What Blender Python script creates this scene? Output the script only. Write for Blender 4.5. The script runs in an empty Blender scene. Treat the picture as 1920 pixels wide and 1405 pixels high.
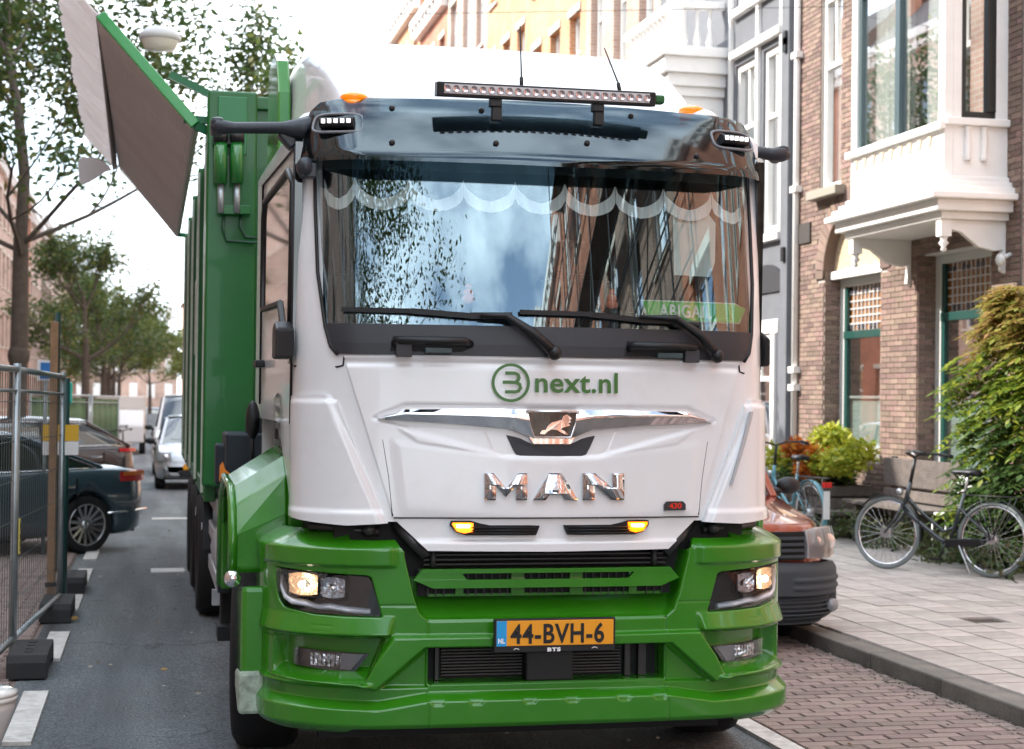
import bpy, math, random
import numpy as np
from mathutils import Vector, Matrix
random.seed(7); RNG = np.random.default_rng(7)
scene = bpy.context.scene
COL = scene.collection
R = math.radians
# ------------------------------------------------------------------ camera
FPX = 3070.0; YAW = R(12.4); PITCH = R(0.82); ROLL = 0.012; CAMZ = 1.75
fw = Vector((math.sin(YAW)*math.cos(PITCH), math.cos(YAW)*math.cos(PITCH), math.sin(PITCH)))
r0 = Vector((math.cos(YAW), -math.sin(YAW), 0)); u0 = r0.cross(fw)
rt = r0*math.cos(ROLL) + u0*math.sin(ROLL); up = -r0*math.sin(ROLL) + u0*math.cos(ROLL)
CP = Vector((0, 0, CAMZ))
cam_d = bpy.data.cameras.new('camera'); cam = bpy.data.objects.new('camera', cam_d); COL.objects.link(cam)
m = Matrix((rt, up, -fw)).transposed().to_4x4(); m.translation = CP
cam.matrix_world = m
cam_d.sensor_fit = 'HORIZONTAL'; cam_d.sensor_width = 36; cam_d.lens = 36*FPX/1920
cam_d.clip_start = 0.1; cam_d.clip_end = 3000
cam_d.dof.use_dof = True; cam_d.dof.focus_distance = 7.6; cam_d.dof.aperture_fstop = 4.0
scene.camera = cam
# ------------------------------------------------------------------ world, sun, exposure
SUNV = Vector((-1, 0.5, 0.85)).normalized()
elev = math.asin(SUNV.z); azim = math.atan2(SUNV.x, SUNV.y)
w = bpy.data.worlds.new('World'); scene.world = w; w.use_nodes = True
nt = w.node_tree; nt.nodes.clear()
def wn(t, **k):
    n = nt.nodes.new(t)
    for a, b in k.items(): setattr(n, a, b)
    return n
sky = wn('ShaderNodeTexSky', sky_type='NISHITA', sun_disc=False, sun_elevation=elev, sun_rotation=azim,
         air_density=1.0, dust_density=1.5, ozone_density=1.2)
tc = wn('ShaderNodeTexCoord')
mp = wn('ShaderNodeMapping'); mp.inputs['Scale'].default_value = (1, 1, 2.2); mp.inputs['Location'].default_value = (0.55, 0.22, 0.2)
nz = wn('ShaderNodeTexNoise'); nz.inputs['Scale'].default_value = 2.6; nz.inputs['Detail'].default_value = 9; nz.inputs['Roughness'].default_value = 0.58
rp = wn('ShaderNodeValToRGB'); rp.color_ramp.elements[0].position = 0.42; rp.color_ramp.elements[0].color = (.10,.10,.10,1); rp.color_ramp.elements[1].position = 0.57
mx = wn('ShaderNodeMix', data_type='RGBA'); mx.inputs[7].default_value = (8.5, 9.3, 10.0, 1)
bg = wn('ShaderNodeBackground'); bg.inputs['Strength'].default_value = 0.13
wo = wn('ShaderNodeOutputWorld')
L = nt.links.new
L(tc.outputs['Generated'], mp.inputs['Vector']); L(mp.outputs[0], nz.inputs['Vector']); L(nz.outputs['Fac'], rp.inputs[0])
L(rp.outputs[0], mx.inputs[0]); L(sky.outputs[0], mx.inputs[6]); L(mx.outputs[2], bg.inputs['Color']); L(bg.outputs[0], wo.inputs[0])
sd = bpy.data.lights.new('sun', 'SUN'); sd.energy = 2.9; sd.angle = R(0.5); sd.color = (1.0, 0.95, 0.87)
so = bpy.data.objects.new('sun', sd); COL.objects.link(so); so.rotation_euler = SUNV.to_track_quat('Z', 'Y').to_euler()
so.location = (0, 0, 40)
scene.view_settings.view_transform = 'Standard'; scene.view_settings.look = 'None'
scene.view_settings.gamma = 1; scene.view_settings.exposure = 1.74
scene.render.engine = 'CYCLES'
scene.cycles.max_bounces = 8; scene.cycles.transparent_max_bounces = 12; scene.cycles.glossy_bounces = 5; scene.cycles.diffuse_bounces = 4
scene.cycles.sample_clamp_indirect = 6
# ------------------------------------------------------------------ helpers
def ray(px, py): return fw + rt*((px-960)/FPX) - up*((py-702.5)/FPX)
def atY(px, py, Y): d = ray(px, py); return CP + d*(Y/d.y)
def atX(px, py, X): d = ray(px, py); return CP + d*(X/d.x)
def atZ(px, py, Z): d = ray(px, py); return CP + d*((Z-CAMZ)/d.z)
def proj(p):
    v = Vector(p)-CP; d = v.dot(fw); return 960+FPX*v.dot(rt)/d, 702.5-FPX*v.dot(up)/d
def tag(o, label=None, cat=None, group=None, kind=None):
    if label: o['label'] = label
    if cat: o['category'] = cat
    if group: o['group'] = group
    if kind: o['kind'] = kind
    return o
def empty(name, loc=(0,0,0), rz=0, label=None, cat=None, group=None):
    o = bpy.data.objects.new(name, None); COL.objects.link(o); o.location = loc; o.rotation_euler = (0, 0, rz)
    o.empty_display_size = 0.1
    return tag(o, label, cat, group)
def kids(o): return [c for c in bpy.data.objects if c.parent == o]
def gz(y): return -0.0085*min(max(0.0, y-11.0), 42)
def copy_tree(o, parent=None):
    c = o.copy(); COL.objects.link(c)
    if parent is not None: c.parent = parent
    for ch in o.children: copy_tree(ch, c)
    return c
_m = {}
def mat(name, col, rough=0.5, metal=0.0, coat=0.0, var=0.0, vscale=5.0, bump=0.0, bscale=60.0, isl=0.0, emit=None, estr=0.0, dirt=0.0, spec=0.5):
    if name in _m: return _m[name]
    m = bpy.data.materials.new(name); m.use_nodes = True; n = m.node_tree; b = n.nodes['Principled BSDF']
    c4 = (*col, 1); b.inputs['Base Color'].default_value = c4; b.inputs['Roughness'].default_value = rough
    b.inputs['Metallic'].default_value = metal; b.inputs['Coat Weight'].default_value = coat; b.inputs['Coat Roughness'].default_value = 0.04
    b.inputs['Specular IOR Level'].default_value = spec
    t = n.nodes.new('ShaderNodeTexCoord'); src = None
    if isl > 0:
        g = n.nodes.new('ShaderNodeNewGeometry'); oi = n.nodes.new('ShaderNodeObjectInfo')
        a = n.nodes.new('ShaderNodeMath'); a.operation = 'ADD'; f = n.nodes.new('ShaderNodeMath'); f.operation = 'FRACT'
        n.links.new(g.outputs['Random Per Island'], a.inputs[0]); n.links.new(oi.outputs['Random'], a.inputs[1]); n.links.new(a.outputs[0], f.inputs[0])
        h = n.nodes.new('ShaderNodeHueSaturation'); h.inputs['Color'].default_value = c4
        mr = n.nodes.new('ShaderNodeMapRange'); mr.inputs[3].default_value = 1-isl; mr.inputs[4].default_value = 1+isl
        n.links.new(f.outputs[0], mr.inputs[0]); n.links.new(mr.outputs[0], h.inputs['Value'])
        mh = n.nodes.new('ShaderNodeMapRange'); mh.inputs[3].default_value = 0.5-isl*0.05; mh.inputs[4].default_value = 0.5+isl*0.07
        mu = n.nodes.new('ShaderNodeMath'); mu.operation = 'MULTIPLY'; mu.inputs[1].default_value = 7.31
        f2 = n.nodes.new('ShaderNodeMath'); f2.operation = 'FRACT'
        n.links.new(f.outputs[0], mu.inputs[0]); n.links.new(mu.outputs[0], f2.inputs[0]); n.links.new(f2.outputs[0], mh.inputs[0]); n.links.new(mh.outputs[0], h.inputs['Hue'])
        src = h.outputs[0]
    if var > 0:
        z = n.nodes.new('ShaderNodeTexNoise'); z.inputs['Scale'].default_value = vscale; z.inputs['Detail'].default_value = 6; z.inputs['Roughness'].default_value = 0.6
        n.links.new(t.outputs['Object'], z.inputs['Vector'])
        mr = n.nodes.new('ShaderNodeMapRange'); mr.inputs[1].default_value = 0.3; mr.inputs[2].default_value = 0.7; mr.inputs[3].default_value = 1-var; mr.inputs[4].default_value = 1+var
        n.links.new(z.outputs['Fac'], mr.inputs[0])
        h = n.nodes.new('ShaderNodeHueSaturation'); h.inputs['Color'].default_value = c4
        if src: n.links.new(src, h.inputs['Color'])
        n.links.new(mr.outputs[0], h.inputs['Value']); src = h.outputs[0]
        rr = n.nodes.new('ShaderNodeMapRange'); rr.inputs[1].default_value = 0.3; rr.inputs[2].default_value = 0.7
        rr.inputs[3].default_value = max(0.02, rough-var*0.3); rr.inputs[4].default_value = min(1, rough+var*0.5)
        n.links.new(z.outputs['Fac'], rr.inputs[0]); n.links.new(rr.outputs[0], b.inputs['Roughness'])
    if dirt > 0:
        z = n.nodes.new('ShaderNodeTexNoise'); z.inputs['Scale'].default_value = 3.1; z.inputs['Detail'].default_value = 10; z.inputs['Roughness'].default_value = 0.75
        n.links.new(t.outputs['Object'], z.inputs['Vector'])
        cr = n.nodes.new('ShaderNodeValToRGB'); cr.color_ramp.elements[0].position = 0.52; cr.color_ramp.elements[1].position = 0.75
        cr.color_ramp.elements[1].color = (dirt, dirt, dirt, 1); n.links.new(z.outputs['Fac'], cr.inputs[0])
        mm = n.nodes.new('ShaderNodeMix'); mm.data_type = 'RGBA'; mm.inputs[6].default_value = c4; mm.inputs[7].default_value = (0.22, 0.19, 0.15, 1)
        if src: n.links.new(src, mm.inputs[6])
        n.links.new(cr.outputs[0], mm.inputs[0]); src = mm.outputs[2]
    if src: n.links.new(src, b.inputs['Base Color'])
    if bump > 0:
        z = n.nodes.new('ShaderNodeTexNoise'); z.inputs['Scale'].default_value = bscale; z.inputs['Detail'].default_value = 5
        n.links.new(t.outputs['Object'], z.inputs['Vector'])
        bp = n.nodes.new('ShaderNodeBump'); bp.inputs['Strength'].default_value = bump; bp.inputs['Distance'].default_value = 0.01
        n.links.new(z.outputs['Fac'], bp.inputs['Height']); n.links.new(bp.outputs[0], b.inputs['Normal'])
    if emit: b.inputs['Emission Color'].default_value = (*emit, 1); b.inputs['Emission Strength'].default_value = estr
    _m[name] = m; return m
def glassmat(name, tint=(0.6,0.68,0.66), refl=0.12, rough=0.0, boost=0.8, wav=0.0, gcol=(1,1,1)):
    if name in _m: return _m[name]
    m = bpy.data.materials.new(name); m.use_nodes = True; n = m.node_tree; n.nodes.clear()
    o = n.nodes.new('ShaderNodeOutputMaterial'); tr = n.nodes.new('ShaderNodeBsdfTransparent'); tr.inputs[0].default_value = (*tint, 1)
    gl = n.nodes.new('ShaderNodeBsdfGlossy'); gl.inputs['Roughness'].default_value = rough; gl.inputs['Color'].default_value = (*gcol, 1)
    fr = n.nodes.new('ShaderNodeFresnel'); fr.inputs['IOR'].default_value = 1.5
    a = n.nodes.new('ShaderNodeMath'); a.operation = 'MULTIPLY_ADD'; a.inputs[1].default_value = boost; a.inputs[2].default_value = refl; a.use_clamp = True
    n.links.new(fr.outputs[0], a.inputs[0]); mxs = n.nodes.new('ShaderNodeMixShader')
    n.links.new(a.outputs[0], mxs.inputs[0]); n.links.new(tr.outputs[0], mxs.inputs[1]); n.links.new(gl.outputs[0], mxs.inputs[2]); n.links.new(mxs.outputs[0], o.inputs[0])
    if wav > 0:
        t = n.nodes.new('ShaderNodeTexCoord'); z = n.nodes.new('ShaderNodeTexNoise'); z.inputs['Scale'].default_value = 1.6; z.inputs['Detail'].default_value = 1
        n.links.new(t.outputs['Object'], z.inputs['Vector']); bp = n.nodes.new('ShaderNodeBump'); bp.inputs['Strength'].default_value = wav; bp.inputs['Distance'].default_value = 0.05
        n.links.new(z.outputs['Fac'], bp.inputs['Height']); n.links.new(bp.outputs[0], gl.inputs['Normal'])
    _m[name] = m; return m

class MB:
    def __init__(s): s.v = []; s.f = []; s.s = []; s.n = 0
    def add(s, vs, fs, smooth=False):
        b = s.n; s.v.extend([tuple(v) for v in vs]); s.n += len(vs)
        for f in fs: s.f.append(tuple(i+b for i in f)); s.s.append(smooth)
        return s
    def box(s, x0, x1, y0, y1, z0, z1):
        return s.add([(x0,y0,z0),(x1,y0,z0),(x1,y1,z0),(x0,y1,z0),(x0,y0,z1),(x1,y0,z1),(x1,y1,z1),(x0,y1,z1)],
                     [(0,3,2,1),(4,5,6,7),(0,1,5,4),(1,2,6,5),(2,3,7,6),(3,0,4,7)])
    def obox(s, p0, p1, w, h, upv=(0,0,1)):      # a bar from p0 to p1, w across, h along upv
        p0 = Vector(p0); p1 = Vector(p1); d = (p1-p0).normalized(); u = Vector(upv)
        if abs(d.dot(u)) > 0.99: u = Vector((0,1,0))
        r = d.cross(u).normalized(); u = r.cross(d); vs = []
        for p in (p0, p1):
            for a, b in ((-1,-1),(1,-1),(1,1),(-1,1)): vs.append(p + r*(a*w/2) + u*(b*h/2))
        return s.add(vs, [(0,1,2,3),(7,6,5,4),(0,4,5,1),(1,5,6,2),(2,6,7,3),(3,7,4,0)])
    def prism(s, poly, axis, a0, a1, smooth=False):
        n = len(poly); P = []
        for a in (a0, a1):
            for p, q in poly:
                P.append({'x':(a,p,q),'y':(p,a,q),'z':(p,q,a)}[axis])
        return s.add(P, [tuple(range(n)), tuple(range(2*n-1, n-1, -1))] + [(i, i+n, (i+1)%n+n, (i+1)%n) for i in range(n)])
    def extr(s, pts, vec):
        n = len(pts); v = Vector(vec); P = [Vector(p) for p in pts]; P += [p+v for p in P]
        return s.add(P, [tuple(range(n)), tuple(range(2*n-1, n-1, -1))] + [(i, i+n, (i+1)%n+n, (i+1)%n) for i in range(n)])
    def tube(s, pts, r, n=8, cap=True, closed=False):
        pts = [Vector(p) for p in pts]; N = len(pts); rs = r if isinstance(r, (list, tuple)) else [r]*N; vs = []; prev = None
        for i, p in enumerate(pts):
            if closed: d = (pts[(i+1)%N]-pts[i-1])
            else: d = pts[min(i+1,N-1)]-pts[max(i-1,0)]
            d = d.normalized() if d.length > 1e-9 else Vector((0,0,1))
            if prev is None:
                a = Vector((0,0,1)) if abs(d.z) < 0.9 else Vector((1,0,0)); u = d.cross(a).normalized()
            else: u = (prev - d*prev.dot(d)).normalized()
            prev = u; w2 = d.cross(u)
            for k in range(n):
                t = 2*math.pi*k/n; vs.append(p + (u*math.cos(t)+w2*math.sin(t))*rs[i])
        fs = []
        for i in range(N if closed else N-1):
            j = (i+1) % N
            for k in range(n): fs.append((i*n+k, i*n+(k+1)%n, j*n+(k+1)%n, j*n+k))
        s.add(vs, fs, True)
        if cap and not closed:
            b = s.n-len(vs); s.f.append(tuple(b+k for k in range(n-1,-1,-1))); s.s.append(False)
            s.f.append(tuple(b+(N-1)*n+k for k in range(n))); s.s.append(False)
        return s
    def cyl(s, p0, p1, r, r1=None, n=20): return s.tube([p0, p1], [r, r if r1 is None else r1], n)
    def lathe(s, prof, axis='x', c=(0,0,0), n=32):   # prof: (radius, along axis)
        vs = []; c = Vector(c)
        for r, a in prof:
            for k in range(n):
                t = 2*math.pi*k/n; p, q = r*math.cos(t), r*math.sin(t)
                vs.append(c + Vector({'x':(a,p,q),'y':(p,a,q),'z':(p,q,a)}[axis]))
        fs = [(i*n+k, i*n+(k+1)%n, (i+1)*n+(k+1)%n, (i+1)*n+k) for i in range(len(prof)-1) for k in range(n)]
        return s.add(vs, fs, True)
    def grid(s, P, smooth=True, flip=False):
        a = len(P); b = len(P[0]); vs = [p for row in P for p in row]
        fs = [(i*b+j, i*b+j+1, (i+1)*b+j+1, (i+1)*b+j) for i in range(a-1) for j in range(b-1)]
        if flip: fs = [f[::-1] for f in fs]
        return s.add(vs, fs, smooth)
    def sphere(s, c, r, nu=12, nv=8, sc=(1,1,1)):
        P = []
        for i in range(nv+1):
            t = math.pi*i/nv
            P.append([(c[0]+r*sc[0]*math.sin(t)*math.cos(2*math.pi*j/nu), c[1]+r*sc[1]*math.sin(t)*math.sin(2*math.pi*j/nu), c[2]+r*sc[2]*math.cos(t)) for j in range(nu+1)])
        return s.grid(P, True)
    def mesh(s, name):
        me = bpy.data.meshes.new(name); me.from_pydata(s.v, [], s.f); me.polygons.foreach_set('use_smooth', s.s); me.update(); return me
    def build(s, name, m, parent=None, bevel=0, label=None, kind=None, seg=2, norm=True):
        me = s.mesh(name)
        if norm:
            import bmesh
            bm = bmesh.new(); bm.from_mesh(me); bmesh.ops.recalc_face_normals(bm, faces=bm.faces); bm.to_mesh(me); bm.free()
        return link(name, me, m, parent, bevel, label, kind, seg)
def link(name, me, m, parent=None, bevel=0, label=None, kind=None, seg=2):
    o = bpy.data.objects.new(name, me)
    if m: me.materials.clear(); me.materials.append(m)
    COL.objects.link(o)
    if parent: o.parent = parent
    if label: o['label'] = label
    if kind: o['kind'] = kind
    if bevel:
        b = o.modifiers.new('bevel', 'BEVEL'); b.width = bevel; b.segments = seg; b.limit_method = 'ANGLE'; b.angle_limit = R(35)
        b.harden_normals = False
    return o
def np_mesh(name, V, F, smooth=False):
    me = bpy.data.meshes.new(name); V = np.asarray(V, dtype=np.float32); F = np.asarray(F, dtype=np.int32)
    me.vertices.add(len(V)); me.vertices.foreach_set('co', V.ravel()); k = F.shape[1]
    me.loops.add(F.size); me.loops.foreach_set('vertex_index', F.ravel()); me.polygons.add(len(F))
    me.polygons.foreach_set('loop_start', np.arange(len(F), dtype=np.int32)*k); me.polygons.foreach_set('loop_total', np.full(len(F), k, dtype=np.int32))
    me.polygons.foreach_set('use_smooth', np.full(len(F), smooth)); me.update(calc_edges=True); return me
def text_verts(s, size=1.0, bold=0.0, extrude=0.0, spacing=1.0, width=None, shear=0.0, res=4):
    """font outline -> (verts Nx3 with baseline y=0 starting at x=0, faces)"""
    cu = bpy.data.curves.new('t', 'FONT'); cu.body = s; cu.size = size; cu.offset = bold; cu.extrude = extrude; cu.space_character = spacing; cu.shear = shear; cu.resolution_u = res
    o = bpy.data.objects.new('t', cu); COL.objects.link(o); bpy.context.view_layer.update()
    me = bpy.data.meshes.new_from_object(o.evaluated_get(bpy.context.evaluated_depsgraph_get()))
    V = [tuple(v.co) for v in me.vertices]; F = [tuple(p.vertices) for p in me.polygons]
    bpy.data.objects.remove(o); bpy.data.curves.remove(cu); bpy.data.meshes.remove(me)
    x0 = min(v[0] for v in V); x1 = max(v[0] for v in V); k = 1 if width is None else width/(x1-x0)
    return [((v[0]-x0)*k, v[1], v[2]) for v in V], F
def leaves(name, centers, size, m, parent=None, kind='stuff', flat=0.5, droop=0.0, aspect=0.45, seed=1, label=None):
    """one folded leaf (4 verts, 2 tris along the midrib) at each centre"""
    g = np.random.default_rng(seed); C = np.asarray(centers); N = len(C)
    d = g.normal(size=(N,3)); d[:,2] = d[:,2]*flat - droop; d /= np.linalg.norm(d, axis=1)[:,None]
    n = g.normal(size=(N,3)); n[:,2] += 1.0; sd = np.cross(d, n); sd /= np.linalg.norm(sd, axis=1)[:,None]+1e-9
    nn = np.cross(sd, d); s = size*g.uniform(0.65, 1.3, N)[:,None]
    A = C; B = C + d*s*0.45 + sd*s*aspect*0.5 + nn*s*0.08; D = C + d*s*0.45 - sd*s*aspect*0.5 + nn*s*0.08; T = C + d*s
    V = np.stack([A, B, T, D], 1).reshape(-1, 3); i = np.arange(N)*4
    F = np.concatenate([np.stack([i, i+1, i+2], 1), np.stack([i, i+2, i+3], 1)])
    return link(name, np_mesh(name, V, F), m, parent, kind=kind, label=label)
def leafmat(name, cols, trans=0.35, rough=0.5):
    if name in _m: return _m[name]
    m = bpy.data.materials.new(name); m.use_nodes = True; n = m.node_tree; n.nodes.clear()
    o = n.nodes.new('ShaderNodeOutputMaterial'); g = n.nodes.new('ShaderNodeNewGeometry'); oi = n.nodes.new('ShaderNodeObjectInfo')
    a = n.nodes.new('ShaderNodeMath'); a.operation = 'ADD'; f = n.nodes.new('ShaderNodeMath'); f.operation = 'FRACT'
    n.links.new(g.outputs['Random Per Island'], a.inputs[0]); n.links.new(oi.outputs['Random'], a.inputs[1]); n.links.new(a.outputs[0], f.inputs[0])
    r = n.nodes.new('ShaderNodeValToRGB'); e = r.color_ramp.elements
    while len(e) < len(cols): e.new(0.5)
    for i, c in enumerate(cols): e[i].position = i/(len(cols)-1); e[i].color = (*c, 1)
    n.links.new(f.outputs[0], r.inputs[0])
    d = n.nodes.new('ShaderNodeBsdfPrincipled'); d.inputs['Roughness'].default_value = rough; n.links.new(r.outputs[0], d.inputs['Base Color'])
    t = n.nodes.new('ShaderNodeBsdfTranslucent'); n.links.new(r.outputs[0], t.inputs[0]); x = n.nodes.new('ShaderNodeMixShader'); x.inputs[0].default_value = trans
    n.links.new(d.outputs[0], x.inputs[1]); n.links.new(t.outputs[0], x.inputs[2]); n.links.new(x.outputs[0], o.inputs[0])
    _m[name] = m; return m

def wbmat():
    """brick wall far away: courses as a texture in world units (object x ignored; y along the street, z up)"""
def brickmat(name, c1, c2, mortar, scale=1.0, axis='x'):
    if name in _m: return _m[name]
    m = bpy.data.materials.new(name); m.use_nodes = True; n = m.node_tree; b = n.nodes['Principled BSDF']; b.inputs['Roughness'].default_value = 0.85
    t = n.nodes.new('ShaderNodeTexCoord'); s = n.nodes.new('ShaderNodeSeparateXYZ'); c = n.nodes.new('ShaderNodeCombineXYZ')
    n.links.new(t.outputs['Object'], s.inputs[0]); ad = n.nodes.new('ShaderNodeMath'); ad.operation = 'ADD'
    n.links.new(s.outputs['X'], ad.inputs[0]); n.links.new(s.outputs['Y'], ad.inputs[1]); n.links.new(ad.outputs[0], c.inputs[0]); n.links.new(s.outputs['Z'], c.inputs[1])
    k = n.nodes.new('ShaderNodeTexBrick'); k.inputs['Scale'].default_value = scale; k.inputs['Brick Width'].default_value = 0.22; k.inputs['Row Height'].default_value = 0.07
    k.inputs['Mortar Size'].default_value = 0.008; k.inputs['Color1'].default_value = (*c1,1); k.inputs['Color2'].default_value = (*c2,1); k.inputs['Mortar'].default_value = (*mortar,1)
    n.links.new(c.outputs[0], k.inputs['Vector'])
    z = n.nodes.new('ShaderNodeTexNoise'); z.inputs['Scale'].default_value = 1.3; z.inputs['Detail'].default_value = 7; n.links.new(t.outputs['Object'], z.inputs['Vector'])
    mr = n.nodes.new('ShaderNodeMapRange'); mr.inputs[1].default_value = .3; mr.inputs[2].default_value = .7; mr.inputs[3].default_value = .78; mr.inputs[4].default_value = 1.2
    n.links.new(z.outputs['Fac'], mr.inputs[0]); h = n.nodes.new('ShaderNodeHueSaturation'); n.links.new(k.outputs['Color'], h.inputs['Color']); n.links.new(mr.outputs[0], h.inputs['Value'])
    n.links.new(h.outputs[0], b.inputs['Base Color']); _m[name] = m; return m
# ------------------------------------------------------------------ truck surfaces
TX, TY = 1.745, 7.10
class Surf:
    """bumper / cab skin: plan curve (flat nose, elliptic corner, straight side) and a leaning profile z -> y"""
    def __init__(s, x0, hw, Rd, back, zt, bow=0.0, flare=0.0):
        s.zt = zt; pts = [(x, bow*x*x) for x in np.linspace(0, x0, 40)]; b0 = bow*x0*x0; sl = math.atan(2*bow*x0)
        for p in np.linspace(0, math.pi/2, 60)[1:]:
            x_ = x0+(hw-x0)*math.sin(p); pts.append((x_, bow*x_*x_+Rd*(1-math.cos(p))))
        y1 = pts[-1][1]
        for y in np.linspace(y1, back, 40)[1:]: pts.append((hw+flare*(y-y1), y))
        P = np.array(pts); d = np.r_[0, np.cumsum(np.hypot(*np.diff(P, axis=0).T))]
        s.t = np.linspace(0, d[-1], 500); s.x = np.interp(s.t, d, P[:,0]); s.y = np.interp(s.t, d, P[:,1])
        dx = np.gradient(s.x, s.t); dy = np.gradient(s.y, s.t); k = np.ones(15)/15
        nx = dy; ny = -dx; s.nx = np.convolve(np.pad(nx, 7, 'edge'), k, 'valid'); s.ny = np.convolve(np.pad(ny, 7, 'edge'), k, 'valid')
        s.nx[0] = 0; l = np.hypot(s.nx, s.ny); s.nx /= l; s.ny /= l; s.smax = d[-1]
    def pt(s, S, Z, off=0.0):
        S = np.asarray(S, float); Z = np.asarray(Z, float); a = np.abs(S); sg = np.where(S < 0, -1.0, 1.0)
        nx = np.interp(a, s.t, s.nx); ny = np.interp(a, s.t, s.ny)
        x = np.interp(a, s.t, s.x) + nx*off; y = np.interp(a, s.t, s.y) + ny*off + s.zt(Z)*np.clip(-ny*1.6, 0, 1)
        return np.stack([sg*x, y, Z + 0*x], -1)
    def inv(s, px, py, off=0.0):
        z = 1.75 - (py-745)/420
        tl = (px < 1020)
        for _ in range(12):
            S = -s.t if tl else s.t
            P = s.pt(S, np.full(500, z), off); X = P[:,0]+TX; Y = P[:,1]+TY
            dx, dy, dz = X, Y, z-CAMZ
            D = dx*fw.x+dy*fw.y+dz*fw.z; U = (dx*rt.x+dy*rt.y+dz*rt.z)/D*FPX+960
            if tl: i = 500; u = U
            else: i = int(np.argmax(U))+1; u = U
            if tl: sv = -np.interp(-px, -U, s.t)
            else: sv = np.interp(px, U[:i], s.t[:i])
            p = s.pt(sv, z, off); rr = ray(px, py); X = float(p[0])+TX; Y = float(p[1])+TY
            k = (X*rr.x+Y*rr.y)/(rr.x**2+rr.y**2); z = CAMZ + k*rr.z
        return float(sv), float(z)
def zt_cab(Z): return np.where(Z < 2.0, 0.03*(Z-1.3), 0.021+0.19*(Z-2.0))
def zt_bump(Z): return 0*Z
CAB = Surf(0.86, 1.12, 0.28, 2.5, zt_cab, 0.10, 0.018)
BMP = Surf(0.72, 1.25, 0.46, 1.0, zt_bump, 0.03)
def dens(poly, n):
    P = np.array(poly, float); d = np.r_[0, np.cumsum(np.hypot(*np.diff(P, axis=0).T))]; t = np.linspace(0, d[-1], n)
    return np.stack([np.interp(t, d, P[:,0]), np.interp(t, d, P[:,1])], -1)
def sdf(S, Z, poly):
    P = np.stack([S, Z], -1); n = len(poly); d = np.full(S.shape, 1e9); inside = np.zeros(S.shape, bool)
    for i in range(n):
        a = np.array(poly[i]); b = np.array(poly[(i+1)%n]); e = b-a; w_ = P-a
        t = np.clip((w_@e)/(e@e), 0, 1); q = w_ - t[...,None]*e; d = np.minimum(d, np.hypot(q[...,0], q[...,1]))
        c = ((a[1] > P[...,1]) != (b[1] > P[...,1])) & (P[...,0] < (b[0]-a[0])*(P[...,1]-a[1])/(b[1]-a[1]+1e-12)+a[0])
        inside ^= c
    return np.where(inside, -d, d)
def ramp(d, w_): t = np.clip(0.5 - d/w_, 0, 1); return t*t*(3-2*t)
def ruled(surf, top, bot, nu, nv, off=0.0, thick=0.02, relief=None, mb=None, by_s=False):
    """closed shell on the skin between a top and a bottom polyline of (s, z)"""
    if by_s:
        a = np.array(top); b = np.array(bot); u = np.linspace(0, 1, nu)
        su = a[0,0]+(a[-1,0]-a[0,0])*u; T = np.stack([su, np.interp(su, a[:,0], a[:,1])], -1); B = np.stack([su, np.interp(su, b[:,0], b[:,1])], -1)
    else: T = dens(top, nu); B = dens(bot, nu)
    v = np.linspace(0, 1, nv)[:,None,None]; G = T[None]*(1-v)+B[None]*v; S = G[...,0]; Z = G[...,1]
    o = off + (relief(S, Z) if relief else 0); Fp = surf.pt(S, Z, o); Bp = surf.pt(S, Z, off-thick if relief is None else (o-thick))
    V = np.concatenate([Fp.reshape(-1,3), Bp.reshape(-1,3)]); N = nu*nv
    i, j = np.meshgrid(np.arange(nv-1), np.arange(nu-1), indexing='ij'); q = (i*nu+j).ravel()
    f = np.stack([q, q+nu, q+nu+1, q+1], -1); g = np.stack([q, q+1, q+nu+1, q+nu], -1)+N
    e = list(range(nu)) + [k*nu+nu-1 for k in range(1, nv)] + [(nv-1)*nu+k for k in range(nu-2, -1, -1)] + [k*nu for k in range(nv-2, 0, -1)]
    rim = [(e[k], e[(k+1)%len(e)], e[(k+1)%len(e)]+N, e[k]+N) for k in range(len(e))]
    mb = mb or MB(); b0 = mb.n
    mb.v.extend(map(tuple, V)); mb.n += len(V)
    for F_ in (f, g):
        mb.f.extend([tuple(int(c)+b0 for c in r_) for r_ in F_]); mb.s.extend([True]*len(F_))
    # rim has its own vertices so the edge stays crisp
    RV = [tuple(V[k]) for k in e]+[tuple(V[k+N]) for k in e]; m_ = len(e)
    mb.add(RV, [(k, (k+1)%m_, (k+1)%m_+m_, k+m_) for k in range(m_)], False)
    return mb
def spoly(surf, poly, off, thick, mb=None):
    """a small flat outline laid on the skin"""
    P = dens(list(poly)+[poly[0]], max(12, len(poly)*3))[:-1]; P = np.array(list(poly)) if len(poly) > 24 else P
    A = surf.pt(P[:,0], P[:,1], off); B = surf.pt(P[:,0], P[:,1], off-thick); n = len(P)
    return (mb or MB()).add(list(map(tuple, A))+list(map(tuple, B)), [tuple(range(n)), tuple(range(2*n-1, n-1, -1))]+[(i, (i+1)%n, (i+1)%n+n, i+n) for i in range(n)])
def mir(p): return [(-a, b) for a, b in p][::-1]
def I(surf, *pts): return [surf.inv(*p) for p in pts]
def mirx(mb):
    o = MB(); o.v = [(-x, y, z) for x, y, z in mb.v]; o.f = [f[::-1] for f in mb.f]; o.s = list(mb.s); o.n = mb.n; return o
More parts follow.
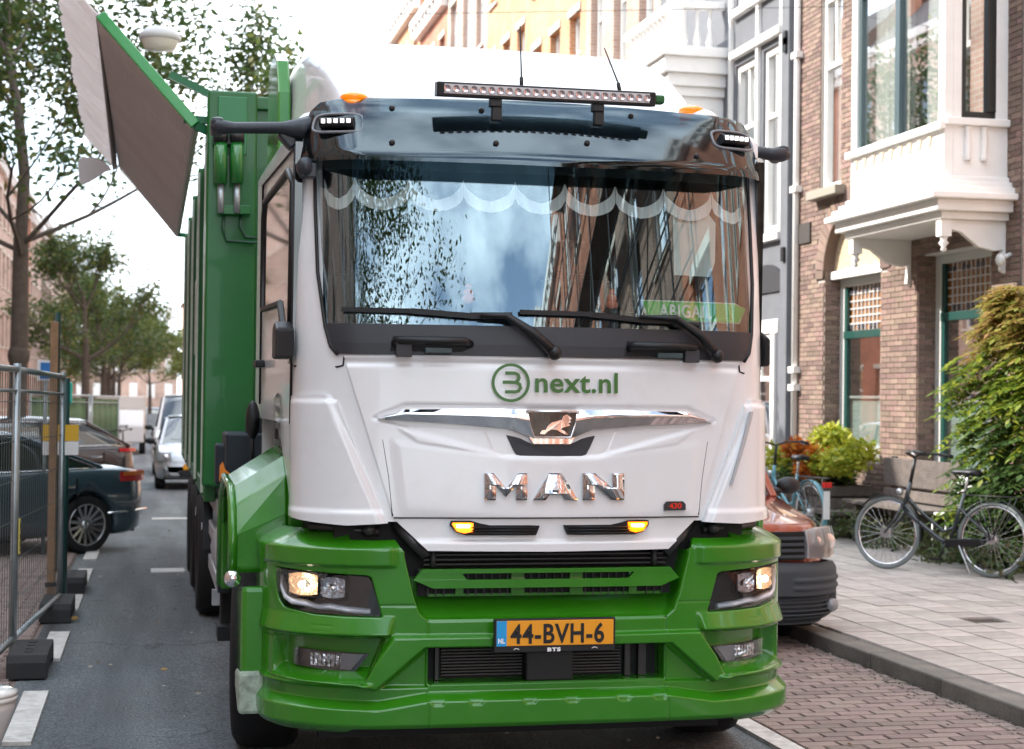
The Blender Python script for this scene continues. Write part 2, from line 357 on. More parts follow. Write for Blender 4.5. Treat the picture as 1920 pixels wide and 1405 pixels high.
# ------------------------------------------------------------------ materials of the vehicles
WHITE = mat('white_paint', (0.80,0.81,0.82), 0.24, coat=0.6, dirt=0.10, bump=0.02, bscale=3)
GREEN = mat('green_paint', (0.030,0.205,0.006), 0.22, coat=0.6, dirt=0.10, var=0.06, vscale=3, bump=0.02, bscale=4)
GREENC = mat('container_green', (0.002,0.11,0.014), 0.36, coat=0.15, var=0.10, vscale=2.0, bump=0.05, bscale=5)
BLACK = mat('black_plastic', (0.007,0.0075,0.009), 0.45, bump=0.1, bscale=400)
BAND = mat('band_plastic', (0.026,0.028,0.034), 0.42, bump=0.1, bscale=500)
DARK = mat('dark_underside', (0.003,0.003,0.0035), 0.7)
GLOSSB = mat('glossy_black', (0.005,0.006,0.007), 0.06, coat=1.0)
CHROME = mat('chrome', (0.86,0.86,0.88), 0.04, metal=1.0)
ALU = mat('brushed_alu', (0.55,0.56,0.58), 0.35, metal=0.8, var=0.12, vscale=6)
STEEL = mat('galvanised_steel', (0.38,0.43,0.45), 0.4, metal=0.7, var=0.2, vscale=8)
RUBBER = mat('rubber', (0.010,0.010,0.011), 0.75, var=0.15, vscale=10, bump=0.2, bscale=90)
WSG = glassmat('windscreen_glass', (0.97,0.99,0.985), 0.125, 0.0, 0.6, wav=0.006, gcol=(0.72,0.90,0.98))
VISG = glassmat('visor_acrylic', (0.22,0.27,0.29), 0.055, 0.05, 0.8, gcol=(0.8,0.93,1.0))
LENS = glassmat('clear_lens', (0.93,0.94,0.95), 0.03, 0.0, 0.8)
SIDEG = mat('side_glass', (0.02,0.026,0.026), 0.03, coat=1.0, spec=1.0)
CABIN = mat('cabin_dark', (0.02,0.022,0.024), 0.8)
REFL = mat('reflector', (0.9,0.9,0.92), 0.12, metal=1.0, bump=0.9, bscale=22)
GTXT = mat('green_print', (0.05,0.16,0.03), 0.35)
T = empty('garbage_truck', (TX, TY, 0), 0, 'green and white garbage truck driving towards the viewer in the street', 'truck')

# ---- cab shell with a real windscreen opening, roof, interior
def cab_shell():
    sm = CAB.smax-0.003
    S = np.unique(np.round(np.concatenate([np.linspace(-sm, sm, 150), [-1.03, 1.03]]), 4))
    Z = np.unique(np.round(np.concatenate([np.linspace(0, 1, 10), [0.15, 0.50]]), 4))
    zs = np.array([0, .1, .2, .3, .4, .5, .6, .7, .8, .9, 1.0])
    lowz = lambda a: 1.20 + 0.42*np.clip((a-1.30)/0.75, 0, 1)**0.75
    rows = []
    for v in zs: rows.append([(s, lowz(abs(s))*(1-v)+1.95*v) for s in S])
    for z in (2.06, 2.2, 2.35, 2.5, 2.65, 2.78, 2.86, 2.93, 2.99): rows.append([(s, z) for s in S])
    P = [[tuple(CAB.pt(s, z)) for s, z in r] for r in rows]
    zt = [r[0][1] for r in rows]
    for k, dz in ((0.012, 0.03), (0.035, 0.055), (0.08, 0.078), (0.16, 0.095), (0.4, 0.11)):
        P.append([(p[0]*(1-k), (p[1]-1.3)*(1-k)+1.3, 2.99+dz) for p in P[19]])
    mb = MB(); n = len(S); vs = [p for r in P for p in r]; fs = []
    for i in range(len(P)-1):
        for j in range(n-1):
            sc = (S[j]+S[j+1])/2
            if abs(sc) < 1.03 and 11 <= i <= 16 : continue
            fs.append((i*n+j, i*n+j+1, (i+1)*n+j+1, (i+1)*n+j))
    mb.add(vs, fs, True)
    mb.add([P[-1][0], P[-1][n-1], P[-1][int(n*.62)], P[-1][n//2], P[-1][int(n*.38)]], [(0,1,2,3,4)])
    # back wall of the cab
    mb.box(-1.118, 1.118, 2.44, 2.49, 1.35, 2.98)
    return mb
cab_shell().build('cab_body', WHITE, T)
mb = MB(); mb.box(-1.0, 1.0, 2.2, 2.42, 1.5, 2.95).box(-1.02, 1.02, 0.32, 2.4, 1.42, 1.5).box(-1.05,-1.0,0.5,2.4,1.5,2.95).box(1.0,1.05,0.5,2.4,1.5,2.95).box(-1.0,1.0,0.35,2.4,2.93,2.97)
mb.build('cabin_lining', CABIN, T)
mb = MB(); mb.prism([(0.22,1.6),(0.22,2.02),(0.40,2.09),(0.75,2.05),(0.85,1.6)], 'x', -1.0, 1.0); d = mb.build('dashboard', CABIN, T, 0.02)
for sx in (-0.58, 0.58):
    mb = MB(); mb.box(sx-0.24, sx+0.24, 1.25, 1.75, 1.62, 1.8); q = mb.build('seat', CABIN, T, 0.05)
    mb = MB(); mb.prism([(1.62,1.75),(1.72,1.75),(1.88,2.42),(1.76,2.42)], 'x', sx-0.23, sx+0.23); mb.build('backrest', mat('seat_fabric', (0.05,0.05,0.055), 0.9), q, 0.05)
    mb = MB(); mb.box(sx-0.14, sx+0.14, 1.78, 1.9, 2.45, 2.64); mb.build('headrest', mat('seat_fabric', (0.05,0.05,0.055), 0.9), q, 0.04)
mb = MB(); mb.tube([(0.58+0.22*math.cos(t), 0.95+0.1*math.sin(t), 2.02+0.18*math.sin(t)) for t in np.linspace(0, 2*math.pi, 25)[:-1]], 0.017, closed=True)
mb.cyl((0.58,0.95,2.02), (0.58,0.75,1.85), 0.03); mb.build('steering_wheel', BLACK, T)
# ---- windscreen, band under it, seal
ruled(CAB, [(-1.062,2.87),(1.062,2.87)], [(-1.004,2.05),(1.004,2.05)], 70, 24, 0.008, 0.006).build('windscreen', WSG, T)
mb = ruled(CAB, [(-1.009,2.07),(1.009,2.07)], [(-1.0,1.985),(1.0,1.985)], 60, 3, 0.014, 0.02)
ruled(CAB, [(-1.0,1.985),(1.0,1.985)], [(-0.945,1.935),(0.945,1.935)], 60, 3, 0.014, 0.02, mb=mb); mb.build('cowl_band', BAND, T)
for sg in (-1, 1):
    mb = MB(); mb.tube([tuple(CAB.pt(sg*s, z, 0.012)) for s, z in ((1.065,2.87),(1.062,2.6),(1.05,2.3),(1.012,2.06),(0.985,1.97),(0.95,1.932))], 0.009, 6); mb.build('windscreen_seal', BLACK, T)
# fringe of scallops behind the glass
x0 = -0.945
PK = [CAB.inv(px, 330)[0] for px in (600,663,768,870,968,1062,1157,1248,1338,1398)]
mb = MB()
for k in range(len(PK)-1):
    a, b = PK[k], PK[k+1]; top = []; bot = []
    for t in np.linspace(0, 1, 17):
        u = 2*t-1; dip = math.sqrt(max(0, 1-u*u*0.96)); zz = 2.735-0.105*dip
        top.append((a+(b-a)*t, zz+0.012+0.012*abs(u))); bot.append((a+(b-a)*t, zz-0.040-0.015*abs(u)**3))
    P = [[tuple(CAB.pt(s, z, -0.03-0.006*math.sin(i*1.7))) for i, (s, z) in enumerate(r)] for r in (top, bot)]
    mb.grid(P, False)
f = mb.build('fringed_valance', mat('valance_cloth', (0.92,0.95,0.93), 0.9), T)
mb = ruled(CAB, [(-1.02,2.86),(1.02,2.86)], [(-1.02,2.775),(1.02,2.775)], 40, 3, -0.012, 0.004); mb.build('sun_strip', mat('sun_strip', (0.02,0.035,0.035), 0.5), T)
# name board ABIGAIL
q = [CAB.inv(px, py, -0.03) for px, py in ((1202,562),(1398,571),(1396,609),(1200,600))]
mb = spoly(CAB, q, -0.03, 0.006); nb = mb.build('name_board', mat('board_white', (0.75,0.85,0.75), 0.4), T)
cx = sum(p[0] for p in q)/4; cz = sum(p[1] for p in q)/4
q2 = [(cx+(a-cx)*0.975, cz+(b-cz)*0.88) for a, b in q]
spoly(CAB, q2, -0.026, 0.003).build('green_face', mat('board_green', (0.10,0.62,0.08), 0.35), nb)
V, F = text_verts('ABIGAIL', 0.083, 0.0015, 0, 1.1, width=0.27)
sl = (q[1][1]-q[0][1])/(q[1][0]-q[0][0])
MB().add([tuple(CAB.pt(q[0][0]+0.085+v[0], q[3][1]+0.018+sl*(v[0]+0.085)+v[1], -0.024)) for v in V], F).build('lettering', mat('letter_white', (0.95,0.95,0.95), 0.4), nb)
q = [CAB.inv(px, py, -0.05) for px, py in ((1262,405),(1342,400),(1340,520),(1264,516))]
spoly(CAB, q, -0.05, 0.003).build('reflection_sheet', mat('reflection_pale', (0.72,0.82,0.78), 0.6), T)  # pale sheet added behind the glass to stand in for a bright reflection
for px, py in ((878,550),(1147,560)):
    c = CAB.pt(*CAB.inv(px, py, -0.07), -0.07); mb = MB(); mb.sphere((c[0], c[1], c[2]), 0.024, 10, 8, (1,.5,1)); mb.sphere((c[0], c[1], c[2]+0.03), 0.015, 10, 8); mb.sphere((c[0], c[1], c[2]-0.028), 0.03, 10, 8, (1,.5,.7))
    mb.build('hanging_ornament', mat('orange_plush', (0.9,0.25,0.12), 0.8), T)
# ---- sun visor
vt = [CAB.inv(*p, 0.05) for p in ((600,192),(660,182),(900,190),(1280,212),(1372,243))]
def vrel(S, Z): t = np.clip((3.10-Z)/0.27, 0, 1); return (0.02+0.13*t**0.8)*np.interp(np.abs(S), [0,0.85,1.13], [1,1,0.35])
vis = ruled(CAB, [(-1.08,3.04),(-1.03,3.085),(-0.9,3.10),(0,3.115),(0.9,3.10),(1.03,3.085),(1.08,3.04)], [(-1.10,2.80),(-0.8,2.795),(0,2.79),(0.8,2.795),(1.10,2.80)], 90, 22, 0, 0.006, vrel)
V0 = vis.build('sun_visor', VISG, T)
for px, py in ((735,270),(928,271),(1098,270),(1300,295),(735,200),(905,205),(1190,215)):
    s, z = CAB.inv(px, py, 0.10); o_ = float(vrel(np.array(s), np.array(z))); c = CAB.pt(s, z, o_+0.006); mb = MB(); mb.sphere(tuple(c), 0.014, 10, 6, (1,.6,1)); mb.build('fixing_knob', BLACK, V0)
for sg, px, py in ((-1, 634, 231), (1, 1370, 264)):
    s, z = CAB.inv(px, py, 0.08); o_ = float(vrel(np.array(s), np.array(z)))+0.004
    P = lambda ds, dz, oo=0.0: tuple(CAB.pt(s+ds, z+dz, o_+oo-dz*0.45))
    rr = [(0.095*math.copysign(abs(math.cos(t))**.5, math.cos(t)), 0.045*math.copysign(abs(math.sin(t))**.5, math.sin(t))) for t in np.linspace(0, 2*math.pi, 33)[:-1]]
    mb = MB(); mb.tube([P(a, b, 0.004) for a, b in rr], 0.007, 6, closed=True); fr = mb.build('marker_frame', mat('grey_trim', (0.2,0.21,0.23), 0.3), V0)
    mb = MB(); mb.add([P(a, b) for a, b in rr], [tuple(range(32))]); mb.build('marker_recess', BLACK, V0)
    mb = MB(); mb.tube([P(-0.06,0.0,0.02), P(0.06,0.0,0.02)], 0.024, 10); lm = mb.build('marker_lamp', BLACK, V0)
    for i in range(5):
        c = P(-0.042+0.021*i, 0.004, 0.043); mb = MB(); mb.box(c[0]-.008, c[0]+.008, c[1]-.004, c[1]+.002, c[2]-.009, c[2]+.009); mb.build('diode', mat('diode_white', (0.9,0.9,0.95), 0.2, emit=(1,1,1), estr=0.8), lm)
# ---- white lower front
CRa = [CAB.inv(*p) for p in ((720,783),(760,763),(1290,768),(1338,790),(1110,872),(960,868))]
def wrel(S, Z):
    a = np.abs(S); r_ = np.zeros_like(S)
    r_ += -0.014*ramp(sdf(a, Z, [(-.1,1.712),(0.655,1.712),(0.785,1.655),(0.62,1.60),(0.22,1.49),(-.1,1.49)]), 0.030)
    r_ += 0.004*ramp(sdf(a, Z, [(0.30,1.605),(0.70,1.625),(0.60,1.55),(0.25,1.50)]), 0.012)
    r_ += 0.004*ramp(sdf(a, Z, [(-.1,1.46),(0.70,1.55),(0.66,1.24),(-.1,1.19)]), 0.05)
    r_ += -0.012*ramp(np.abs(Z-1.90)-0.012, 0.03)*(a < 1.5)
    return r_
fp = ruled(CAB, [(-0.925,1.928),(0.925,1.928)], [(-0.70,1.222),(0.70,1.222)], 180, 110, 0.012, 0.02, wrel); fp.build('front_flap', WHITE, T)
# bottom lip of the flap towards the corner panels
for sg in (-1, 1):
    nm = [(0.90,1.75),(0.985,1.752),(1.36,1.745)]
    tp = [(0.965,1.752),(1.04,1.757),(1.40,1.745)]; bt = [(0.725,1.195),(0.90,1.185),(1.32,1.215)]
    def crel(S, Z):
        e = 0.02*ramp(Z-1.745, 0.02)*0; a = np.abs(S)
        edge = 0.645+ (Z-1.19)*0.47
        return 0.016*ramp(-(a-(0.745+(Z-1.19)*0.44)), 0.035) + 0.016*ramp(Z-1.275+0.02*(a-1), 0.018)*0 - 0.018*ramp(-(Z-1.728), 0.02) + 0.014*ramp(Z-1.245, 0.02)
    a = mir(tp) if sg < 0 else tp; b = mir(bt) if sg < 0 else bt
    crf = lambda S, Z, c0=crel: (c0(S, Z)+0.012)*ramp(np.abs(S)-1.24, 0.30)-0.008
    ruled(CAB, a, b, 60, 70, 0.012, 0.03, crf).build('corner_panel', WHITE, T)
    # lines of the pillar cover
    mb = MB(); mb.tube([tuple(CAB.pt(sg*s, z, 0.001)) for s, z in ((1.50,1.905),(1.25,1.882),(0.955,1.878),(0.93,1.885),(0.925,1.925))], 0.0045, 5); mb.build('panel_gap', BLACK, T)
    mb = MB(); mb.tube([tuple(CAB.pt(sg*s, z, 0.001)) for s, z in ((1.425,1.905),(1.40,2.3),(1.36,2.7),(1.33,2.95))], 0.004, 5); mb.build('panel_gap', BLACK, T)
# air slots on the corner panel inner edge
for sg in (1,):
    mb = ruled(CAB, *( (mir([(0.955,1.70),(0.975,1.70)]), mir([(0.850,1.36),(0.86,1.36)])) if sg < 0 else ([(0.955,1.70),(0.975,1.70)], [(0.850,1.36),(0.86,1.36)]) ), 3, 12, 0.046, 0.01); mb.build('slot_trim', mat('grey_white', (0.45,0.46,0.48), 0.3), T)
# lower grille, white with dark slots and amber lamps
lg = ruled(CAB, [(-0.70,1.212),(-0.3,1.212),(0.3,1.212),(0.70,1.212)], [(-0.55,1.075),(0,1.07),(0.55,1.075)], 60, 20, 0.004, 0.03,
           lambda S, Z: 0.02*ramp(Z-1.115, 0.01)); LG = lg.build('lower_grille', WHITE, T)
for sg in (-1, 1):
    P = [(0.045,1.190),(0.40,1.193),(0.475,1.212),(0.445,1.165),(0.40,1.138),(0.30,1.132),(0.07,1.135)]
    P = [(0.055,1.186),(0.30,1.186),(0.345,1.206),(0.470,1.206),(0.435,1.160),(0.395,1.143),(0.072,1.143)]
    P = P if sg > 0 else mir(P); spoly(CAB, P, 0.026, 0.02).build('grille_slot', DARK, LG)
    mb = MB()
    for k in range(3): mb.tube([tuple(CAB.pt(sg*s, 1.152+0.013*k, 0.03)) for s in (0.075,0.2,0.36)], 0.0035, 5)
    mb.build('grille_mesh', BLACK, LG)
    P = [(0.352,1.199),(0.452,1.199),(0.425,1.160),(0.39,1.152),(0.355,1.160)]; P = P if sg > 0 else mir(P)
    am = spoly(CAB, P, 0.031, 0.008).build('amber_lamp', mat('amber_lens', (0.9,0.22,0.01), 0.2, emit=(1,0.16,0.0), estr=1.2), T)
    P = [(0.365,1.191),(0.43,1.191),(0.425,1.176),(0.37,1.176)]; P = P if sg > 0 else mir(P)
    spoly(CAB, P, 0.035, 0.006).build('glowing_strip', mat('amber_glow', (1,0.6,0.1), 0.3, emit=(1,0.48,0.08), estr=9), am)
mb = MB()
for sg in (-1, 1):
    P = [(0.05,1.19),(0.05,1.14)]
    c = CAB.pt(sg*0.62, 1.12, -0.02)
# chrome wing, badge plate, letters
def chr_rel(S, Z): return 0.012*np.sin(np.clip((1.70-Z)/0.09, 0, 1)*math.pi)
for sg in (-1, 1):
    t_ = [(0.09,1.700),(0.20,1.703),(0.655,1.697),(0.770,1.655)]; b_ = [(0.09,1.60),(0.135,1.615),(0.21,1.630),(0.45,1.640),(0.770,1.650)]
    t_ = [(0.115,1.699),(0.25,1.701),(0.655,1.694),(0.772,1.656)]; b_ = [(0.085,1.572),(0.185,1.612),(0.42,1.632),(0.772,1.650)]
    if sg < 0: t_ = mir(t_); b_ = mir(b_)
    def crl(S, Z):
        a = np.abs(S); h = np.interp(a, [0.115,0.25,0.655,0.772], [1.699,1.701,1.694,1.656]); l = np.interp(a, [0.085,0.185,0.42,0.772], [1.572,1.612,1.632,1.650])
        v = np.clip((h-Z)/(h-l+1e-6), 0, 1); return 0.018*np.where(v < 0.35, v/0.35, 1-(v-0.35)*0.9)
    ruled(CAB, t_, b_, 60, 14, 0.016, 0.02, crl).build('chrome_wing', CHROME, T)
ruled(CAB, [(-0.105,1.578),(0.105,1.578)], [(-0.085,1.548),(0.085,1.548)], 16, 6, 0.022, 0.015).build('chrome_wing', CHROME, T)
bd = ruled(CAB, [(-0.12,1.690),(0.12,1.690)], [(-0.082,1.578),(0.082,1.578)], 16, 6, 0.02, 0.012).build('badge_plate', mat('badge_black', (0.012,0.02,0.022), 0.12, coat=1.0), T)
mb = MB(); mb.tube([tuple(CAB.pt(s, z, 0.028)) for s, z in ((-0.122,1.692),(0.122,1.692),(0.084,1.576),(-0.084,1.576))], 0.006, 6, closed=True); mb.build('badge_rim', CHROME, bd)
LION = [(-58,-34),(-50,-22),(-36,-20),(-30,-8),(-14,6),(6,12),(22,16),(28,30),(40,36),(50,30),(58,22),(52,14),(56,8),(46,6),(52,-4),(40,-8),(24,-12),(18,-18),(34,-24),(46,-36),(36,-36),(18,-28),(4,-20),(-16,-18),(-30,-26),(-40,-36)]
V = [CAB.pt(0.012+x*0.00125, 1.635+y*0.00125, 0.03) for x, y in LION]; n = len(V)
mb = MB(); mb.extr([tuple(v) for v in V], (0,-0.006,0)); mb.build('lion_emblem', CHROME, bd)
spoly(CAB, [(-0.205,1.585),(-0.15,1.575),(-0.085,1.544),(0.085,1.544),(0.15,1.575),(0.205,1.585),(0.165,1.502),(0.145,1.49),(-0.145,1.49),(-0.165,1.502)], 0.004, 0.01).build('badge_base', BAND, T)
def letter(polys, s0, z0, w_, h_, name='letter'):
    for outer in polys:
        pass
Ms = [[(0,0),(0,1),(.2,1),(.5,.42),(.8,1),(1,1),(1,0),(.74,0),(.74,.56),(.5,.12),(.26,.56),(.26,0)]]
As = [[(0,0),(.36,1),(.64,1),(1,0),(.72,0),(.64,.2),(.36,.2),(.28,0)]]
Ns = [[(0,0),(0,1),(.3,1),(.72,.42),(.72,1),(1,1),(1,0),(.7,0),(.28,.58),(.28,0)]]
def put_letter(poly, pxa, pxb, hole=None):
    import bmesh
    a = CAB.inv(pxa, 937); b = CAB.inv(pxb, 887); w_ = b[0]-a[0]; h_ = b[1]-a[1]; bm = bmesh.new()
    f = bm.faces.new([bm.verts.new((x, 0, y)) for x, y in poly]); r_ = bmesh.ops.extrude_face_region(bm, geom=[f])
    for v in r_['geom']:
        if isinstance(v, bmesh.types.BMVert): v.co.y = 1
    for k in range(1, 12): bmesh.ops.bisect_plane(bm, geom=bm.verts[:]+bm.edges[:]+bm.faces[:], plane_co=(0,0,k/12), plane_no=(0,0,1))
    for v in bm.verts:
        x, z = v.co.x, v.co.z; p = CAB.pt(a[0]+x*w_, a[1]+z*h_, 0.030 if v.co.y < .5 else 0.010)
        if v.co.y < .5: p = p+np.array([0, -0.006*(1-(2*z-0.85)**2) - 0.0012*math.sin(x*7), 0])
        v.co = Vector(p)
    bmesh.ops.recalc_face_normals(bm, faces=bm.faces)
    for f in bm.faces: f.smooth = abs(f.normal.y) > .5
    me = bpy.data.meshes.new('chrome_letter'); bm.to_mesh(me); bm.free(); me.materials.append(mat('chrome_letter', (0.60,0.60,0.62), 0.05, metal=1.0))
    o = link('chrome_letter', me, None, T)
    if hole:
        mb = MB(); mb.extr([tuple(CAB.pt(a[0]+x*w_, a[1]+y*h_, 0.0455)) for x, y in hole], (0,0.01,0)); mb.build('letter_counter', WHITE, T)
put_letter(Ms[0], 907, 986); put_letter(As[0], 997, 1080, [(.42,.38),(.5,.62),(.58,.38)]); put_letter(Ns[0], 1089, 1166)
# round logo and web address
c = CAB.inv(956, 718); ro, ri = 0.086, 0.073
def ring_on(surf, c, ro, ri, off, th=0.003, n=48, squash=1.0):
    vs = []; 
    for r_ in (ro, ri):
        for k in range(n): t = 2*math.pi*k/n; vs.append(tuple(surf.pt(c[0]+r_*squash*math.cos(t), c[1]+r_*math.sin(t), off)))
    return MB().add(vs, [(k, (k+1)%n, (k+1)%n+n, k+n) for k in range(n)])
ring_on(CAB, c, ro, ri, 0.0345 if False else 0.0255).build('logo_ring', GTXT, T)
def b_logo(cs, cz, k, off, surf=CAB, fn=None):
    def seg(pts, w_):
        m_ = MB(); L_ = []; R_ = []
        for i, p in enumerate(pts):
            a = pts[max(0,i-1)]; b = pts[min(len(pts)-1,i+1)]; dx, dz = b[0]-a[0], b[1]-a[1]; l = math.hypot(dx, dz); nx, nz = -dz/l*w_/2, dx/l*w_/2
            L_.append((p[0]+nx, p[1]+nz)); R_.append((p[0]-nx, p[1]-nz))
        return L_, R_
    mb = MB()
    for pts in ([(-26,38),(12,38),(26,32),(30,20),(24,8),(12,2),(-36,2)], [(18,2),(32,-6),(36,-20),(28,-32),(14,-36),(-26,-36)]):
        L_, R_ = seg(pts, 13); f = fn or (lambda x, z: tuple(surf.pt(cs+x*k, cz+z*k, off)))
        for i in range(len(L_)-1): mb.add([f(*L_[i]), f(*L_[i+1]), f(*R_[i+1]), f(*R_[i])], [(0,1,2,3)])
    return mb
b_logo(c[0]+0.004, c[1], 0.00112, 0.0256).build('logo_letter', GTXT, T)
a = CAB.inv(1001, 735); b = CAB.inv(1155, 735)
V, F = text_verts('next.nl', 0.135, 0.0026, 0, 1.04, width=b[0]-a[0])
MB().add([tuple(CAB.pt(a[0]+v[0], a[1]+v[1]*0.95, 0.0255)) for v in V], F).build('web_address', GTXT, T)
c = CAB.inv(1261, 948); mb = spoly(CAB, [(c[0]-.052,c[1]-.02),(c[0]+.052,c[1]-.02),(c[0]+.052,c[1]+.02),(c[0]-.052,c[1]+.02)], 0.03, 0.012); mp_ = mb.build('model_badge', BAND, T)
V, F = text_verts('430', 0.034, 0.001, 0, 1.0, width=0.062); MB().add([tuple(CAB.pt(c[0]-.031+v[0], c[1]-.011+v[1], 0.0315)) for v in V], F).build('red_figures', mat('red_print', (0.7,0.03,0.01), 0.3), mp_)
# ---- grab handles and wipers on the band
for sg, cxp, cyp in ((-1, 812, 645), (1, 1242, 655)):
    c = CAB.inv(cxp, cyp); Q = lambda ds, dz, oo: tuple(CAB.pt(c[0]+ds, c[1]+dz, oo))
    mb = spoly(CAB, [(c[0]-.19,c[1]-.035),(c[0]+.18,c[1]-.035),(c[0]+.18,c[1]+.032),(c[0]-.19,c[1]+.032)], 0.017, 0.006); h = mb.build('handle_recess', DARK, T, 0.002)
    mb = MB(); mb.tube([Q(-0.17,0.0,0.02), Q(-0.15,0.012,0.05), Q(0.0,0.012,0.055), Q(0.14,0.012,0.05), Q(0.165,0.0,0.02)], 0.018, 10); mb.build('grab_handle', BLACK, h)
    k = -1 if sg < 0 else 1
    mb = MB(); p = Q(k*0.10-(0.03 if k < 0 else -0.03), -0.045, 0.03); mb.box(p[0]-.035, p[0]+.035, p[1]-.02, p[1]+.02, p[2]-.015, p[2]+.045); mb.build('step_block', mat('mid_grey', (0.04,0.04,0.045), 0.6), h, 0.004)
    mb = MB(); p = Q(0.02, -0.03, 0.03); mb.box(p[0]-.06, p[0]+.06, p[1]-.02, p[1]+.02, p[2]-.012, p[2]+.012); mb.build('latch', mat('teal_grey', (0.04,0.07,0.075), 0.4), h, 0.004)
for pts_b, pts_a in ((((640,580),(770,583),(880,592),(960,592)), ((1028,662),(1000,625),(950,592),(900,592))),
                     (((975,585),(1100,589),(1200,600),(1270,602)), ((1345,668),(1315,630),(1268,597),(1200,594)))):
    mb = MB(); B_ = [CAB.pt(*CAB.inv(*p, 0.03), 0.03) for p in pts_b]
    for i in range(3): mb.obox(B_[i], B_[i+1], 0.012, 0.020+0.004*i)
    wb = mb.build('wiper_blade', BLACK, T)
    A_ = [CAB.pt(*CAB.inv(*p, 0.06), 0.06) for p in pts_a]; mb = MB(); mb.tube([tuple(p) for p in A_], [0.026,0.022,0.016,0.008], 8); mb.sphere(tuple(A_[0]), 0.033, 10, 8)
    mb.build('wiper_arm', BLACK, T)
# ---- side of the cab: door window, handle, mirror cameras, blinker, logo
def shr(mb):
    mb.v = [(x+math.copysign(0.018*max(0, y-0.37), x), y, z) for x, y, z in mb.v]; return mb
def side(px, py, x=-1.124): p = atX(px, py, TX+x); return (p.y-TY, p.z)
for sg in (-1, 1):
    xx = 1.122*sg; o1 = xx+0.006*sg
    WP = [(0.44,2.02),(0.40,2.72),(0.62,2.80),(1.9,2.80),(1.98,2.72),(1.98,2.22),(0.95,2.2),(0.72,2.02)]
    mb = MB(); mb.prism(WP, 'x', min(xx-.03*sg,o1), max(xx-.03*sg,o1)); dw = shr(mb).build('door_window', SIDEG, T)
    mb = MB(); mb.tube([(o1, a, b) for a, b in WP], 0.018, 6, closed=True); shr(mb).build('window_seal', BLACK, dw)
    mb = MB(); mb.prism([(0.36,1.90),(0.34,2.90),(0.40,2.93),(0.42,1.90)], 'x', min(xx-.03*sg,o1-.003*sg), max(xx-.03*sg,o1-.003*sg)); shr(mb).build('pillar_strip', GLOSSB, T)
    mb = MB(); mb.tube([(o1-.003*sg, a, b) for a, b in ((0.42,1.62),(0.40,2.0),(0.37,2.88),(2.1,2.92),(2.12,1.7))], 0.006, 5); dg = shr(mb).build('door_gap', BLACK, T)
    mb = MB(); mb.prism([(1.85,1.90),(2.04,1.90),(2.04,1.94),(1.85,1.94)], 'x', min(xx,xx+.05*sg), max(xx,xx+.05*sg)); shr(mb).build('door_handle', BLACK, T, 0.008)
    mb = MB(); P = [(xx-0.005*sg if False else xx, 0.30,1.915),(xx,0.50,1.915),(xx,0.50,2.065),(xx,0.40,2.085),(xx,0.30,2.05)]
    vs = [(x, y, z) for x, y, z in P] + [(x+(-0.085 if sg < 0 else 0.02), y-0.02, z) for x, y, z in P]
    mb.add(vs, [(0,1,2,3,4),(9,8,7,6,5)]+[(i,(i+1)%5,(i+1)%5+5,i+5) for i in range(5)]); shr(mb).build('side_indicator', BLACK, T, 0.012)
sl_ = CAB.inv(520, 800, 0.004); NP = mat('navy_print', (0.02,0.05,0.05), 0.3)
ring_on(CAB, sl_, 0.165, 0.148, 0.006, squash=1.6).build('side_logo', NP, T)
b_logo(0, 0, 1, 0, fn=lambda x, z: tuple(CAB.pt(sl_[0]+x*0.0034, sl_[1]+z*0.0023, 0.006))).build('side_logo_letter', NP, T)
for zz in (1.22, 1.935): pass
for sg in (-1, 1):
    mb = MB(); mb.tube([tuple(CAB.pt(sg*s_, z_, 0.010)) for s_, z_ in ((0.752,1.56),(0.725,1.40),(0.706,1.225))], 0.003, 5); mb.build('panel_gap', BLACK, T)
mb = MB(); mb.tube([tuple(CAB.pt(s_, 1.2185, 0.024)) for s_ in np.linspace(-.70,.70,30)], 0.003, 5); mb.build('panel_gap', BLACK, T)
def tl(p): return (p.x-TX, p.y-TY, p.z)
for pts, sg in ((((592,236),(560,243),(530,240),(440,240),(408,238),(396,242)), -1), (((1398,283),(1425,286),(1445,290),(1468,290),(1480,293)), 1)):
    Y = 7.5 if sg < 0 else 7.62
    P = [tl(atY(px, py, Y)) for px, py in pts]; mb = MB()
    mb.tube(P, [0.055,0.05,0.028,0.026,0.036,0.014] if sg < 0 else [0.03,0.03,0.032,0.038,0.018], 10); cm = mb.build('camera_arm', mat('arm_grey', (0.022,0.028,0.038), 0.4), T)
    e = P[-2]; mb = MB(); mb.box(e[0]-.03, e[0]+.03, e[1]-.02, e[1]+.13, e[2]-.03, e[2]+.045); mb.build('camera_housing', mat('arm_grey', (0.022,0.028,0.038), 0.4), cm, 0.02)
    if sg < 0:
        mb = MB(); q = [tl(atY(px, py, 7.5)) for px, py in ((592,228),(545,238),(520,252),(545,280),(575,258))]; mb.extr(q, (0,.09,0)); mb.build('arm_foot', mat('arm_grey', (0.022,0.028,0.038), 0.4), cm, 0.01)
p = tl(atY(572, 315, 7.36)); mb = MB(); mb.sphere(p, 0.05, 14, 10, (0.8,1,1)); mb.box(p[0]-.02,p[0]+.05,p[1]-.03,p[1]+.05,p[2]-.045,p[2]+.02); mb.build('kerb_camera', mat('arm_grey', (0.022,0.028,0.038), 0.4), T, 0.006)
p = tl(atY(484, 788, 9.2)); mb = MB(); mb.sphere((p[0]-.03,p[1],p[2]), 0.09, 12, 10, (.45,.5,1.2)); mb.cyl((p[0]-.03,p[1],p[2]), (p[0]-.03,p[1],p[2]-.32), 0.012); mb.build('work_lamp', BLACK, T)
